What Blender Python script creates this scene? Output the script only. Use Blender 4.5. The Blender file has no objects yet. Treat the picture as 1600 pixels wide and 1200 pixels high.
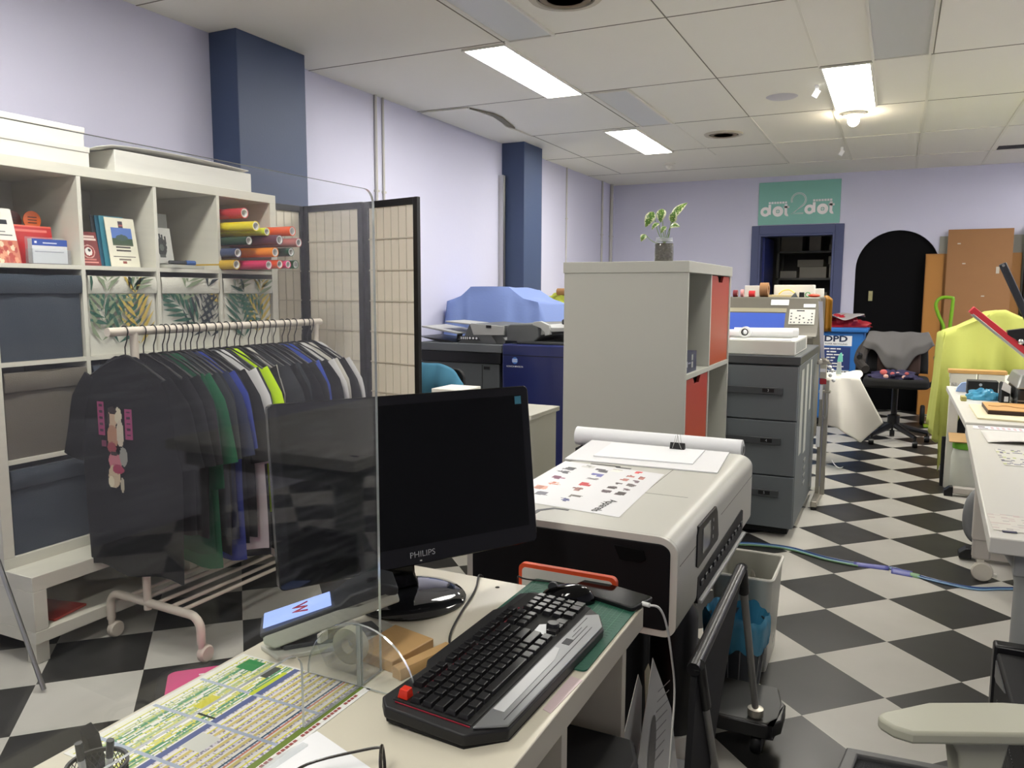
import bpy, math, random
from mathutils import Vector, Matrix
random.seed(7)
sc = bpy.context.scene
COL = sc.collection
PI = math.pi

# ---------------- camera, world, exposure ----------------
cam_d = bpy.data.cameras.new('camera')
cam = bpy.data.objects.new('camera', cam_d); COL.objects.link(cam)
cam_d.sensor_width = 36.0
cam_d.lens = 1234.55 / 1600 * 36.0
cam_d.clip_start = 0.02
YAW, PITCH, ROLL = 0.450749504, 0.117001920, 0.00360062
_f = Vector((-math.sin(YAW)*math.cos(PITCH), math.cos(YAW)*math.cos(PITCH), -math.sin(PITCH)))
_r = Vector((math.cos(YAW), math.sin(YAW), 0)); _u = _r.cross(_f)
_R = math.cos(ROLL)*_r + math.sin(ROLL)*_u; _U = -math.sin(ROLL)*_r + math.cos(ROLL)*_u
cam.matrix_world = Matrix(((_R.x, _U.x, -_f.x, 0), (_R.y, _U.y, -_f.y, 0), (_R.z, _U.z, -_f.z, 1.32), (0, 0, 0, 1)))
sc.camera = cam
w = bpy.data.worlds.new('world'); sc.world = w; w.use_nodes = True
w.node_tree.nodes['Background'].inputs[0].default_value = (0.5, 0.52, 0.55, 1)
w.node_tree.nodes['Background'].inputs[1].default_value = 0.15
sc.view_settings.view_transform = 'Standard'
sc.view_settings.look = 'None'
sc.view_settings.gamma = 1.0
sc.view_settings.use_curve_mapping = False
sc.view_settings.exposure = 2.02
LAMP = 10.5          # strength of the ceiling panels' diffusers
LAMP_COL = (1.0, 0.97, 0.90)

# ---------------- materials ----------------
def lin(c):
    return tuple(((v/255/12.92) if v/255 <= .04045 else ((v/255+.055)/1.055)**2.4) for v in c)
MATS = {}
def mat(name, rgb, rough=.5, metal=0., bump=0., bscale=60., var=0., vscale=8., spec=.5, coat=0., trans=0., ior=1.45, sheen=0., alpha=1.):
    if name in MATS: return MATS[name]
    m = bpy.data.materials.new(name); m.use_nodes = True; MATS[name] = m
    nt = m.node_tree; b = nt.nodes['Principled BSDF']
    c = lin(rgb) + (1,)
    b.inputs['Base Color'].default_value = c
    b.inputs['Roughness'].default_value = rough
    b.inputs['Metallic'].default_value = metal
    b.inputs['Specular IOR Level'].default_value = spec
    b.inputs['Coat Weight'].default_value = coat
    b.inputs['Transmission Weight'].default_value = trans
    b.inputs['IOR'].default_value = ior
    b.inputs['Sheen Weight'].default_value = sheen
    b.inputs['Alpha'].default_value = alpha
    tc = nt.nodes.new('ShaderNodeTexCoord')
    if var > 0:
        n = nt.nodes.new('ShaderNodeTexNoise'); n.inputs['Scale'].default_value = vscale; n.inputs['Detail'].default_value = 4
        mx = nt.nodes.new('ShaderNodeMix'); mx.data_type = 'RGBA'
        mx.inputs[6].default_value = tuple(v*(1-var) for v in c[:3]) + (1,)
        mx.inputs[7].default_value = tuple(min(1, v*(1+var)) for v in c[:3]) + (1,)
        nt.links.new(tc.outputs['Object'], n.inputs['Vector']); nt.links.new(n.outputs[0], mx.inputs[0])
        nt.links.new(mx.outputs[2], b.inputs['Base Color'])
    if bump > 0:
        n = nt.nodes.new('ShaderNodeTexNoise'); n.inputs['Scale'].default_value = bscale; n.inputs['Detail'].default_value = 3
        bp = nt.nodes.new('ShaderNodeBump'); bp.inputs['Strength'].default_value = bump; bp.inputs['Distance'].default_value = .01
        nt.links.new(tc.outputs['Object'], n.inputs['Vector']); nt.links.new(n.outputs[0], bp.inputs['Height'])
        nt.links.new(bp.outputs[0], b.inputs['Normal'])
    return m
def emit(name, rgb, s):
    m = bpy.data.materials.new(name); m.use_nodes = True; nt = m.node_tree
    nt.nodes.remove(nt.nodes['Principled BSDF'])
    e = nt.nodes.new('ShaderNodeEmission'); e.inputs[0].default_value = tuple(rgb)+(1,); e.inputs[1].default_value = s
    nt.links.new(e.outputs[0], nt.nodes['Material Output'].inputs[0]); MATS[name] = m
    return m
def printed(name='printed', rough=.5, coat=0.):
    if name in MATS: return MATS[name]
    m = mat(name, (255,255,255), rough, coat=coat); nt = m.node_tree
    a = nt.nodes.new('ShaderNodeAttribute'); a.attribute_name = 'Col'
    nt.links.new(a.outputs['Color'], nt.nodes['Principled BSDF'].inputs['Base Color'])
    return m
def clear(name, tint=(.965,.975,.975), haze=.04, scratch=True, ior=1.49):
    """clear acrylic: see-through sheet with fresnel gloss and a faint film of dust and wipe marks"""
    m = bpy.data.materials.new(name); m.use_nodes = True; nt = m.node_tree; MATS[name] = m
    nt.nodes.remove(nt.nodes['Principled BSDF'])
    t = nt.nodes.new('ShaderNodeBsdfTransparent'); t.inputs[0].default_value = tuple(tint)+(1,)
    g = nt.nodes.new('ShaderNodeBsdfGlossy'); g.inputs['Roughness'].default_value = .02
    d = nt.nodes.new('ShaderNodeBsdfDiffuse'); d.inputs[0].default_value = (.75,.77,.8,1)
    # Schlick reflectance from the angle of view, the same on both faces of the thin sheet
    ge = nt.nodes.new('ShaderNodeNewGeometry'); dp = nt.nodes.new('ShaderNodeVectorMath'); dp.operation = 'DOT_PRODUCT'
    nt.links.new(ge.outputs['Incoming'], dp.inputs[0]); nt.links.new(ge.outputs['Normal'], dp.inputs[1])
    def mm(op, a, b):
        q = nt.nodes.new('ShaderNodeMath'); q.operation = op
        for i_, z_ in enumerate((a, b)):
            if z_ is None: continue
            if isinstance(z_, float): q.inputs[i_].default_value = z_
            else: nt.links.new(z_, q.inputs[i_])
        return q
    f0 = ((ior-1)/(ior+1))**2
    fr = mm('ADD', mm('MULTIPLY', mm('POWER', mm('SUBTRACT', 1.0, mm('ABSOLUTE', dp.outputs['Value'], None).outputs[0]).outputs[0], 5.0).outputs[0], 1-f0).outputs[0], f0)
    m1 = nt.nodes.new('ShaderNodeMixShader'); m2 = nt.nodes.new('ShaderNodeMixShader')
    nt.links.new(fr.outputs[0], m1.inputs[0]); nt.links.new(t.outputs[0], m1.inputs[1]); nt.links.new(g.outputs[0], m1.inputs[2])
    nt.links.new(m1.outputs[0], m2.inputs[1]); nt.links.new(d.outputs[0], m2.inputs[2])
    if scratch:
        tc = nt.nodes.new('ShaderNodeTexCoord'); mp = nt.nodes.new('ShaderNodeMapping'); mp.inputs['Scale'].default_value = (1, 4, 45)
        mp.inputs['Rotation'].default_value = (.12, 0, 0)
        n = nt.nodes.new('ShaderNodeTexNoise'); n.inputs['Scale'].default_value = 3; n.inputs['Detail'].default_value = 5
        n2 = nt.nodes.new('ShaderNodeTexNoise'); n2.inputs['Scale'].default_value = 5; n2.inputs['Detail'].default_value = 2
        r = nt.nodes.new('ShaderNodeMapRange'); r.inputs[1].default_value = .45; r.inputs[2].default_value = .8; r.inputs[3].default_value = haze*.2; r.inputs[4].default_value = haze*5
        mu = nt.nodes.new('ShaderNodeMath'); mu.operation = 'MULTIPLY'
        nt.links.new(tc.outputs['Object'], mp.inputs[0]); nt.links.new(mp.outputs[0], n.inputs['Vector'])
        nt.links.new(tc.outputs['Object'], n2.inputs['Vector'])
        nt.links.new(n.outputs[0], r.inputs[0]); nt.links.new(r.outputs[0], mu.inputs[0]); nt.links.new(n2.outputs[0], mu.inputs[1])
        m3 = nt.nodes.new('ShaderNodeMath'); m3.operation = 'ADD'; m3.inputs[1].default_value = haze*.35
        nt.links.new(mu.outputs[0], m3.inputs[0]); nt.links.new(m3.outputs[0], m2.inputs[0])
    else:
        m2.inputs[0].default_value = haze
    nt.links.new(m2.outputs[0], nt.nodes['Material Output'].inputs[0])
    return m

# ---------------- mesh builder ----------------
class MB:
    def __init__(s, M=None):
        s.v, s.f, s.m, s.c = [], [], [], []; s.M = M
    def add(s, vs, fs, m=0, cols=None):
        o = len(s.v)
        for p in vs:
            p = Vector(p); s.v.append(s.M @ p if s.M else p)
        for i, f in enumerate(fs):
            s.f.append([o+k for k in f]); s.m.append(m); s.c.append(cols[i] if cols else None)
        return s
    def box(s, x0, x1, y0, y1, z0, z1, m=0):
        vs = [(x, y, z) for z in (z0, z1) for y in (y0, y1) for x in (x0, x1)]
        return s.add(vs, [(0,2,3,1), (4,5,7,6), (0,1,5,4), (2,6,7,3), (0,4,6,2), (1,3,7,5)], m)
    def obox(s, c, size, rot=(0,0,0), m=0):
        R = Matrix.Rotation(rot[2],4,'Z') @ Matrix.Rotation(rot[1],4,'Y') @ Matrix.Rotation(rot[0],4,'X')
        vs = [Vector(c) + R @ Vector((x*size[0]/2, y*size[1]/2, z*size[2]/2)) for z in (-1,1) for y in (-1,1) for x in (-1,1)]
        return s.add(vs, [(0,2,3,1), (4,5,7,6), (0,1,5,4), (2,6,7,3), (0,4,6,2), (1,3,7,5)], m)
    def cyl(s, p0, p1, r0, r1=None, n=16, m=0, cap=True):
        r1 = r0 if r1 is None else r1
        p0, p1 = Vector(p0), Vector(p1); d = (p1-p0).normalized()
        a = d.orthogonal().normalized(); b = d.cross(a)
        vs = []
        for p, r in ((p0, r0), (p1, r1)):
            for i in range(n):
                t = 2*PI*i/n; vs.append(p + a*math.cos(t)*r + b*math.sin(t)*r)
        fs = [(i, (i+1) % n, n+(i+1) % n, n+i) for i in range(n)]
        if cap: fs += [tuple(range(n-1, -1, -1)), tuple(range(n, 2*n))]
        return s.add(vs, fs, m)
    def tube(s, pts, r, n=8, m=0, closed=False, rs=None):
        pts = [Vector(p) for p in pts]; N = len(pts); a = None; vs = []
        for i, p in enumerate(pts):
            if closed: d = pts[(i+1) % N]-pts[i-1]
            else: d = pts[min(i+1, N-1)]-pts[max(i-1, 0)]
            d.normalize()
            a = d.orthogonal().normalized() if a is None else (a-d*a.dot(d)).normalized()
            b = d.cross(a); rr = rs[i] if rs else r
            for k in range(n):
                t = 2*PI*k/n; vs.append(p + a*math.cos(t)*rr + b*math.sin(t)*rr)
        fs = []
        for i in range(N if closed else N-1):
            j = (i+1) % N
            fs += [(i*n+k, i*n+(k+1) % n, j*n+(k+1) % n, j*n+k) for k in range(n)]
        if not closed: fs += [tuple(range(n-1, -1, -1)), tuple((N-1)*n+k for k in range(n))]
        return s.add(vs, fs, m)
    def lathe(s, prof, c=(0,0,0), n=28, m=0, axis='z'):
        c = Vector(c); vs = []
        for r, z in prof:
            for k in range(n):
                t = 2*PI*k/n
                q = (r*math.cos(t), r*math.sin(t), z)
                if axis == 'x': q = (q[2], q[0], q[1])
                if axis == 'y': q = (q[0], q[2], q[1])
                vs.append(c+Vector(q))
        fs = []
        for i in range(len(prof)-1):
            fs += [(i*n+k, i*n+(k+1) % n, (i+1)*n+(k+1) % n, (i+1)*n+k) for k in range(n)]
        if prof[0] == prof[-1]: return s.add(vs, fs, m)
        if prof[0][0] > 1e-5: fs.append(tuple(range(n-1, -1, -1)))
        if prof[-1][0] > 1e-5: fs.append(tuple((len(prof)-1)*n+k for k in range(n)))
        return s.add(vs, fs, m)
    def prism(s, poly, axis, a, b, m=0):
        def P(q, t):
            return (t, q[0], q[1]) if axis == 'x' else ((q[0], t, q[1]) if axis == 'y' else (q[0], q[1], t))
        n = len(poly); vs = [P(q, a) for q in poly] + [P(q, b) for q in poly]
        fs = [tuple(range(n-1, -1, -1)), tuple(range(n, 2*n))] + [(i, (i+1) % n, n+(i+1) % n, n+i) for i in range(n)]
        return s.add(vs, fs, m)
    def poly(s, pts, m=0): return s.add(pts, [tuple(range(len(pts)))], m)
    def ball(s, c, r, n=14, m=0, sc3=(1,1,1)):
        prof = [(0 if i in (0, n//2*1) else math.sin(PI*i/(n//2)), -math.cos(PI*i/(n//2))) for i in range(n//2+1)]
        vs0 = MB(); vs0.lathe([(max(p[0], 1e-6), p[1]) for p in prof], (0,0,0), n)
        return s.add([Vector(c)+Vector((v.x*r*sc3[0], v.y*r*sc3[1], v.z*r*sc3[2])) for v in vs0.v], vs0.f, m)
    def grid(s, nx, ny, fn, m=0, back=0.):
        vs = [Vector(fn(i/nx, j/ny)) for j in range(ny+1) for i in range(nx+1)]
        W = nx+1
        fs = [(j*W+i, j*W+i+1, (j+1)*W+i+1, (j+1)*W+i) for j in range(ny) for i in range(nx)]
        return s.add(vs, fs, m)
    def rot_mod(s, R): s.v = [R @ p for p in s.v]; return s
TM = {}
def thing(name, label, cat, loc=(0,0,0), rotz=0, group=None):
    o = bpy.data.objects.new(name, None); COL.objects.link(o); o.empty_display_size = .1
    o.location = loc; o.rotation_euler = (0, 0, rotz); tag(o, label, cat, group)
    TM[o.name] = (Matrix.Translation(Vector(loc)) @ Matrix.Rotation(rotz, 4, 'Z')).inverted()
    return o
def tag(o, label=None, cat=None, group=None, kind=None):
    if label: o['label'] = label
    if cat: o['category'] = cat
    if group: o['group'] = group
    if kind: o['kind'] = kind
    return o
def build(name, mb, mats, parent=None, bevel=0., smooth=35., local=False, label=None, kind=None, seg=2, thick=0., sub=0):
    if not isinstance(mats, (list, tuple)): mats = [mats]
    me = bpy.data.meshes.new(name)
    inv = TM.get(parent.name) if parent else None
    vs = mb.v
    if inv is not None and not local: vs = [inv @ p for p in vs]
    base = None
    if parent is None:      # top-level single mesh: origin at its foot
        xs = [p.x for p in vs]; ys = [p.y for p in vs]; zs = [p.z for p in vs]
        base = Vector(((min(xs)+max(xs))/2, (min(ys)+max(ys))/2, min(zs)))
        vs = [p-base for p in vs]
    me.from_pydata([tuple(p) for p in vs], [], mb.f)
    for m in mats: me.materials.append(m)
    me.polygons.foreach_set('material_index', mb.m)
    if any(c is not None for c in mb.c):
        ca = me.color_attributes.new('Col', 'BYTE_COLOR', 'CORNER')
        for p, c in zip(me.polygons, mb.c):
            cc = (lin(c) if c is not None else (1,1,1)) + (1,)
            for li in p.loop_indices: ca.data[li].color = cc
    me.polygons.foreach_set('use_smooth', [smooth > 0]*len(me.polygons))
    if smooth > 0: me.set_sharp_from_angle(angle=math.radians(smooth))
    me.update()
    o = bpy.data.objects.new(name, me); COL.objects.link(o)
    if base is not None: o.location = base; TM[o.name] = Matrix.Translation(base).inverted()
    else:
        o.parent = parent; TM[o.name] = TM[parent.name] if inv is not None else Matrix()
    if bevel > 0:
        b = o.modifiers.new('bevel', 'BEVEL'); b.width = bevel; b.segments = seg; b.limit_method = 'ANGLE'; b.angle_limit = math.radians(40); b.harden_normals = False
    if thick > 0:
        b = o.modifiers.new('thick', 'SOLIDIFY'); b.thickness = thick; b.offset = 0
    if sub: b = o.modifiers.new('sub', 'SUBSURF'); b.levels = sub; b.render_levels = sub
    if label: o['label'] = label
    if kind: o['kind'] = kind
    return o
def struct(name, mb, mats, **k):
    o = build(name, mb, mats, **k); o['kind'] = 'structure'; return o
def single(name, label, cat, mb, mats, group=None, **k):
    o = build(name, mb, mats, **k); return tag(o, label, cat, group)
def dup(root, loc, rotz=0, label=None, group=None):
    r = root.copy(); COL.objects.link(r); r.location = loc; r.rotation_euler = (0, 0, rotz)
    if label: r['label'] = label
    if group: r['group'] = group
    for ch in list(root.children):
        c = ch.copy(); COL.objects.link(c); c.parent = r
        for g in ch.children:
            d = g.copy(); COL.objects.link(d); d.parent = c
    return r
_tc = {}
def text_geo(body, bold=0.):
    k = (body, bold)
    if k not in _tc:
        cu = bpy.data.curves.new('lettering', 'FONT'); cu.body = body; cu.size = 1; cu.offset = bold; cu.align_x = 'CENTER'; cu.align_y = 'CENTER'; cu.resolution_u = 3
        o = bpy.data.objects.new('lettering', cu); COL.objects.link(o)
        dg = bpy.context.evaluated_depsgraph_get(); dg.update()
        me = o.evaluated_get(dg).to_mesh()
        _tc[k] = ([v.co.copy() for v in me.vertices], [tuple(p.vertices) for p in me.polygons])
        o.evaluated_get(dg).to_mesh_clear(); bpy.data.objects.remove(o); bpy.data.curves.remove(cu)
    return _tc[k]
def text(mb, body, c, U, V, size, m=0, bold=0., sx=1.):
    vs, fs = text_geo(body, bold); c, U, V = Vector(c), Vector(U).normalized(), Vector(V).normalized()
    mb.add([c+U*(p.x*size*sx)+V*(p.y*size) for p in vs], fs, m)
def rrect(x0, x1, y0, y1, r, n=5):
    o = []
    for cx, cy, a in ((x1-r, y1-r, 0), (x0+r, y1-r, 90), (x0+r, y0+r, 180), (x1-r, y0+r, 270)):
        for i in range(n+1):
            t = math.radians(a+90*i/n); o.append((cx+r*math.cos(t), cy+r*math.sin(t)))
    return o
class Ras:
    """a small printed picture: a grid of faces with flat ink colours"""
    def __init__(s, nx, ny, bg): s.nx, s.ny = nx, ny; s.a = [[bg]*nx for _ in range(ny)]
    def rect(s, x0, x1, y0, y1, c):
        for j in range(max(0, round(y0*s.ny)), min(s.ny, max(round(y1*s.ny), round(y0*s.ny)+1))):
            for i in range(max(0, round(x0*s.nx)), min(s.nx, max(round(x1*s.nx), round(x0*s.nx)+1))): s.a[j][i] = c
    def ell(s, cx, cy, rx, ry, c):
        for j in range(s.ny):
            for i in range(s.nx):
                if (((i+.5)/s.nx-cx)/rx)**2+(((j+.5)/s.ny-cy)/ry)**2 <= 1: s.a[j][i] = c
    def put(s, mb, O, U, V, m=0):
        O, U, V = Vector(O), Vector(U), Vector(V); W = s.nx+1
        # merge runs of equal colour in a row to keep the mesh light
        for j in range(s.ny):
            i = 0
            while i < s.nx:
                k = i
                while k < s.nx and s.a[j][k] == s.a[j][i]: k += 1
                a, b, c, d = O+U*(i/s.nx)+V*(j/s.ny), O+U*(k/s.nx)+V*(j/s.ny), O+U*(k/s.nx)+V*((j+1)/s.ny), O+U*(i/s.nx)+V*((j+1)/s.ny)
                mb.add([a, b, c, d], [(0,1,2,3)], m, [s.a[j][i]]); i = k

WHITE_LAM = mat('white_laminate', (216,213,200), .35)
WHITE_PL = mat('white_plastic', (222,220,210), .4)
PAPER = mat('white_paper', (235,236,238), .6)
BLACK = mat('black_plastic', (22,22,24), .35)
BLACKM = mat('matt_black', (18,18,20), .7)
GREY = mat('grey_plastic', (96,100,104), .5)
DGREY = mat('dark_grey_plastic', (58,60,63), .45)
LGREY = mat('light_grey_plastic', (165,166,165), .45)
STEEL = mat('brushed_metal', (190,190,186), .3, 1.)
ALU = mat('aluminium', (176,172,160), .38, .8)
CREAM = mat('cream_paint', (216,205,190), .4)
NAVY = mat('navy_paint', (64,78,108), .55, bump=.05, bscale=120)
BFRAME = mat('blue_frame_paint', (72,80,118), .5)
# ================= SETTING =================
X0, X1, Y0, Y1, H = -3.30, 2.30, -2.60, 9.77, 2.65
# floor: 33 cm tiles laid diagonally, one black one white
mf = bpy.data.materials.new('checker_tiles'); mf.use_nodes = True; nt = mf.node_tree; N = nt.nodes; Lk = nt.links
bs = N['Principled BSDF']; bs.inputs['Specular IOR Level'].default_value = .38
tc = N.new('ShaderNodeTexCoord'); mp = N.new('ShaderNodeMapping'); mp.vector_type = 'POINT'
Lk.new(tc.outputs['Object'], mp.inputs[0])
S_ = 0.3305; a_ = -PI/4; ox, oy = -0.1985, 3.442
rx = (math.cos(a_)*ox - math.sin(a_)*oy)/S_; ry = (math.sin(a_)*ox + math.cos(a_)*oy)/S_
mp.inputs['Rotation'].default_value = (0, 0, a_); mp.inputs['Scale'].default_value = (1/S_, 1/S_, 1)
mp.inputs['Location'].default_value = (0, 0, 0)
sub_ = N.new('ShaderNodeVectorMath'); sub_.operation = 'SUBTRACT'
# mapping scales before rotating, uniform in xy, so the offset is simply the corner in tile units
sub_.inputs[1].default_value = (rx, ry, 0); Lk.new(mp.outputs[0], sub_.inputs[0])
sep = N.new('ShaderNodeSeparateXYZ'); Lk.new(sub_.outputs[0], sep.inputs[0])
def mth(op, a, b=None, c=None):
    n = N.new('ShaderNodeMath'); n.operation = op
    for i, q in enumerate((a, b, c)):
        if q is None: continue
        if isinstance(q, (int, float)): n.inputs[i].default_value = q
        else: Lk.new(q, n.inputs[i])
    return n.outputs[0]
fu, fv = mth('FLOOR', sep.outputs[0]), mth('FLOOR', sep.outputs[1])
par = mth('FLOORED_MODULO', mth('ADD', fu, fv), 2.0)
gu, gv = mth('FRACT', sep.outputs[0]), mth('FRACT', sep.outputs[1])
du = mth('MINIMUM', gu, mth('SUBTRACT', 1.0, gu)); dv = mth('MINIMUM', gv, mth('SUBTRACT', 1.0, gv))
gr = mth('LESS_THAN', mth('MINIMUM', du, dv), 0.006)
nz = N.new('ShaderNodeTexNoise'); nz.inputs['Scale'].default_value = 3.5; nz.inputs['Detail'].default_value = 6; Lk.new(tc.outputs['Object'], nz.inputs['Vector'])
def mixc(f, a, b):
    n = N.new('ShaderNodeMix'); n.data_type = 'RGBA'
    if isinstance(f, float): n.inputs[0].default_value = f
    else: Lk.new(f, n.inputs[0])
    for i, q in ((6, a), (7, b)):
        if isinstance(q, tuple): n.inputs[i].default_value = q+(1,)
        else: Lk.new(q, n.inputs[i])
    return n.outputs[2]
wt = mixc(nz.outputs[0], lin((176,173,164)), lin((204,201,193)))
bt = mixc(nz.outputs[0], lin((33,33,34)), lin((50,49,47)))
tile = mixc(par, bt, wt)   # odd parity is white
Lk.new(mixc(gr, tile, mixc(par, lin((70,68,62)), lin((205,202,192)))), bs.inputs['Base Color'])
rg = N.new('ShaderNodeMapRange'); rg.inputs[3].default_value = .28; rg.inputs[4].default_value = .5; Lk.new(nz.outputs[0], rg.inputs[0]); Lk.new(rg.outputs[0], bs.inputs['Roughness'])
bp = N.new('ShaderNodeBump'); bp.inputs['Strength'].default_value = .25; bp.inputs['Distance'].default_value = .002
Lk.new(mth('SUBTRACT', 1.0, gr), bp.inputs['Height']); Lk.new(bp.outputs[0], bs.inputs['Normal'])
fl = MB().box(X0-.1, X1+.1, Y0-.1, Y1+1.8, -.1, 0)
fo = struct('floor', fl, mf)
fo.location = (0, 0, 0)
for v in fo.data.vertices: v.co += Vector(((X0+X1)/2, (Y0-.1+Y1+1.8)/2, -.1))   # keep object coords = room coords

WALL = mat('lavender_wall_paint', (206,206,226), .85, bump=.06, bscale=25, var=.02, vscale=1.5)
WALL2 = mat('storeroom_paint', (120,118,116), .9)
CEIL = mat('ceiling_board', (232,230,220), .9, bump=.04, bscale=90, var=.015, vscale=2)
SEAMD = mat('ceiling_joint', (128,124,112), .9); SEAML = mat('ceiling_bar_white', (222,220,208), .6)
struct('wall_left', MB().box(X0-.12, X0, Y0-.1, Y1+.1, 0, H), WALL)
struct('wall_right', MB().box(X1, X1+.12, Y0-.1, Y1+.1, 0, H), WALL)
struct('wall_front', MB().box(X0, X1, Y0-.12, Y0, 0, H), WALL)
# back wall with the doorway and the arch
wb = MB()
wb.box(X0, -1.50, Y1, Y1+.12, 0, H); wb.box(-1.50, -.67, Y1, Y1+.12, 1.99, H); wb.box(-.67, -.44, Y1, Y1+.12, 0, H); wb.box(.40, X1, Y1, Y1+.12, 0, H)
arc = [(-.02+.42*math.cos(t), 1.58+.42*math.sin(t)) for t in [PI*i/24 for i in range(25)]]   # right to left over the top
for i in range(24):
    (xa, za), (xb, zb) = arc[i], arc[i+1]
    wb.prism([(xa, za), (xa, H), (xb, H), (xb, zb)], 'y', Y1, Y1+.12)
struct('wall_back', wb, WALL, smooth=0)
# store room beyond
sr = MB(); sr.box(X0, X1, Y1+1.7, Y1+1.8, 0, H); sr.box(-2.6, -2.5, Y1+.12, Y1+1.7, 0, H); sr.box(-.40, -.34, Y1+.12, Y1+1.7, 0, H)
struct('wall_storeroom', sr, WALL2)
# ceiling
cb = MB().box(X0-.1, X1+.1, Y0-.1, Y1+1.8, H, H+.1)
cb.box(.76, 1.36, 8.60, 8.80, H-.003, H+.001, 3)
def seam(xa, ya, xb, yb, w=.006, m=1, t=.002): cb.box(min(xa, xb)-(w if xa == xb else 0), max(xa, xb)+(w if xa == xb else 0), min(ya, yb)-(w if ya == yb else 0), max(ya, yb)+(w if ya == yb else 0), H-t, H+.001, m)
for y in (-.90, .31, 1.53, 2.74, 3.96, 5.18, 6.39): seam(X0, y, X1, y, .003)
seam(X0, 7.60, -1.09, 7.60, .003); seam(X0, 8.83, -1.09, 8.83, .003)
for y in (7.60, 8.83): seam(-1.09, y, X1, y, .009, 2, .005)
for x in (-1.09, .72, 1.32): seam(x, Y0, x, 6.39, .003)
for x in (-1.09, -.49, .11, .72): seam(x, 6.39, x, 8.83 if x < 0 else 9.7, .010, 2, .005)
seam(-.49, Y0, -.49, 6.39, .006, 2, .003); seam(.11, 5.18, .11, 6.39, .009, 2, .005); seam(.11, Y0, .11, 5.18, .003)
seam(-1.98, 2.74, -1.98, 6.39, .003); seam(-1.67, 5.18, -1.67, 8.0, .004, 2, .003); seam(-2.9, 6.39, -2.9, 8.8, .003)
# the cracked corner board beside the second pilaster, hanging a little
cb.prism([(-3.28, 5.20), (-2.88, 5.20), (-2.84, 5.6), (-2.92, 5.9), (-2.90, 6.36), (-3.28, 6.36)], 'z', H-.012, H-.004, 0)
cb.prism([(-2.885, 5.20), (-2.83, 5.45), (-2.90, 5.9), (-2.885, 6.0), (-2.80, 5.6), (-2.80, 5.45)], 'z', H-.014, H-.002, 1)
struct('ceiling', cb, [CEIL, SEAMD, SEAML, BLACKM], smooth=0)
# pilasters
struct('trim_1', MB().box(X0, -3.11, 3.175, 3.70, 0, H), NAVY, bevel=.004)
struct('trim_2', MB().box(X0, -3.075, 6.59, 6.99, 0, H), NAVY, bevel=.004)
# doorway frame
dfm = MB()
for x0, x1 in ((-1.585, -1.50), (-.67, -.575)):
    dfm.box(x0, x1, Y1-.02, Y1+.0, 0, 2.09); 
dfm.box(-1.50, -.67, Y1-.02, Y1, 1.99, 2.09)
for x0, x1 in ((-1.50, -1.475), (-.695, -.67)): dfm.box(x0, x1, Y1-.03, Y1+.14, 0, 1.99)
dfm.box(-1.475, -.695, Y1-.03, Y1+.14, 1.965, 1.99)
struct('door_1', dfm, BFRAME, bevel=.004)
# black arched door, shut
ad = MB()
ad.prism([(.40, 0), (.40, 1.58)] + arc[1:-1] + [(-.44, 1.58), (-.44, 0)], 'y', Y1+.06, Y1+.11)
door2 = struct('door_2', ad, mat('black_door_paint', (5,5,8), .6, spec=.12))
lk = MB(); lk.box(-.292, -.250, Y1+.045, Y1+.06, 1.225, 1.335); lk.cyl((-.271, Y1+.045, 1.305), (-.271, Y1+.02, 1.305), .014)
lk.cyl((-.271, Y1+.045, 1.25), (-.271, Y1+.02, 1.25), .010)
build('lock_plate', lk, [mat('pale_brass', (190,185,140), .3, .9)], door2, bevel=.002, label='pale brass lock plate')
struct('baseboard_back', MB().box(X0, -1.585, Y1-.012, Y1, 0, .08), WHITE_PL)
# conduits on the wall
def pipe(n, x, y, z0, z1, r, m=WHITE_PL, sq=False):
    b = MB()
    if sq: b.box(x, x+r*2, y-r, y+r, z0, z1)
    else:
        b.cyl((x+r, y, z0), (x+r, y, z1), r, n=10)
        for z in [z0+.5+k*.7 for k in range(int((z1-z0)/.7))]: b.box(x, x+r*2+.003, y-r-.006, y+r+.006, z, z+.014)
    return struct(n, b, m)
GP = mat('grey_pipe_paint', (186,184,180), .5)
pipe('trim_3', X0, 4.63, .1, H, .011, GP); pipe('trim_4', X0, 4.72, .1, H, .009, GP)
pipe('trim_5', X0, 8.15, .9, H, .008, GP); pipe('trim_6', X0, 9.30, .1, H, .012, GP); pipe('trim_7', X0, 9.62, .1, H, .02, GP)
b = MB(); b.box(X0+.0, X0+.035, 6.52, 6.58, 1.2, 2.36, 0); b.box(X0+.035, X0+.05, 6.52, 6.532, 1.2, 2.36, 0); b.box(X0+.035, X0+.045, 6.566, 6.58, 1.2, 2.36, 0)
struct('trim_8', b, STEEL)
# ceiling lights
DIFF = emit('lit_diffuser', LAMP_COL, LAMP)
UNL = mat('unlit_diffuser', (206,208,204), .35)
FR = mat('light_frame_white', (222,220,210), .5)
DIFF2 = emit('dimmer_diffuser', LAMP_COL, LAMP*.42)
def clight(x0, x1, y0, y1, lit, label, grp=None):
    cx, cy = (x0+x1)/2, (y0+y1)/2
    t = thing('ceiling_light', label, 'ceiling light', (cx, cy, H), 0, grp)
    b = MB(); w = .014
    b.box(x0-w, x1+w, y0-w, y0, H-.012, H); b.box(x0-w, x1+w, y1, y1+w, H-.012, H); b.box(x0-w, x0, y0, y1, H-.012, H); b.box(x1, x1+w, y0, y1, H-.012, H)
    build('frame', b, FR, t)
    build('diffuser', MB().box(x0, x1, y0, y1, H-.006, H-.001), (DIFF if lit == 1 else DIFF2) if lit else UNL, t, smooth=0)
clight(-2.235, -1.99, 4.00, 5.17, 1, 'long lit ceiling light nearest the camera, in front of the second blue pilaster')
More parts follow.
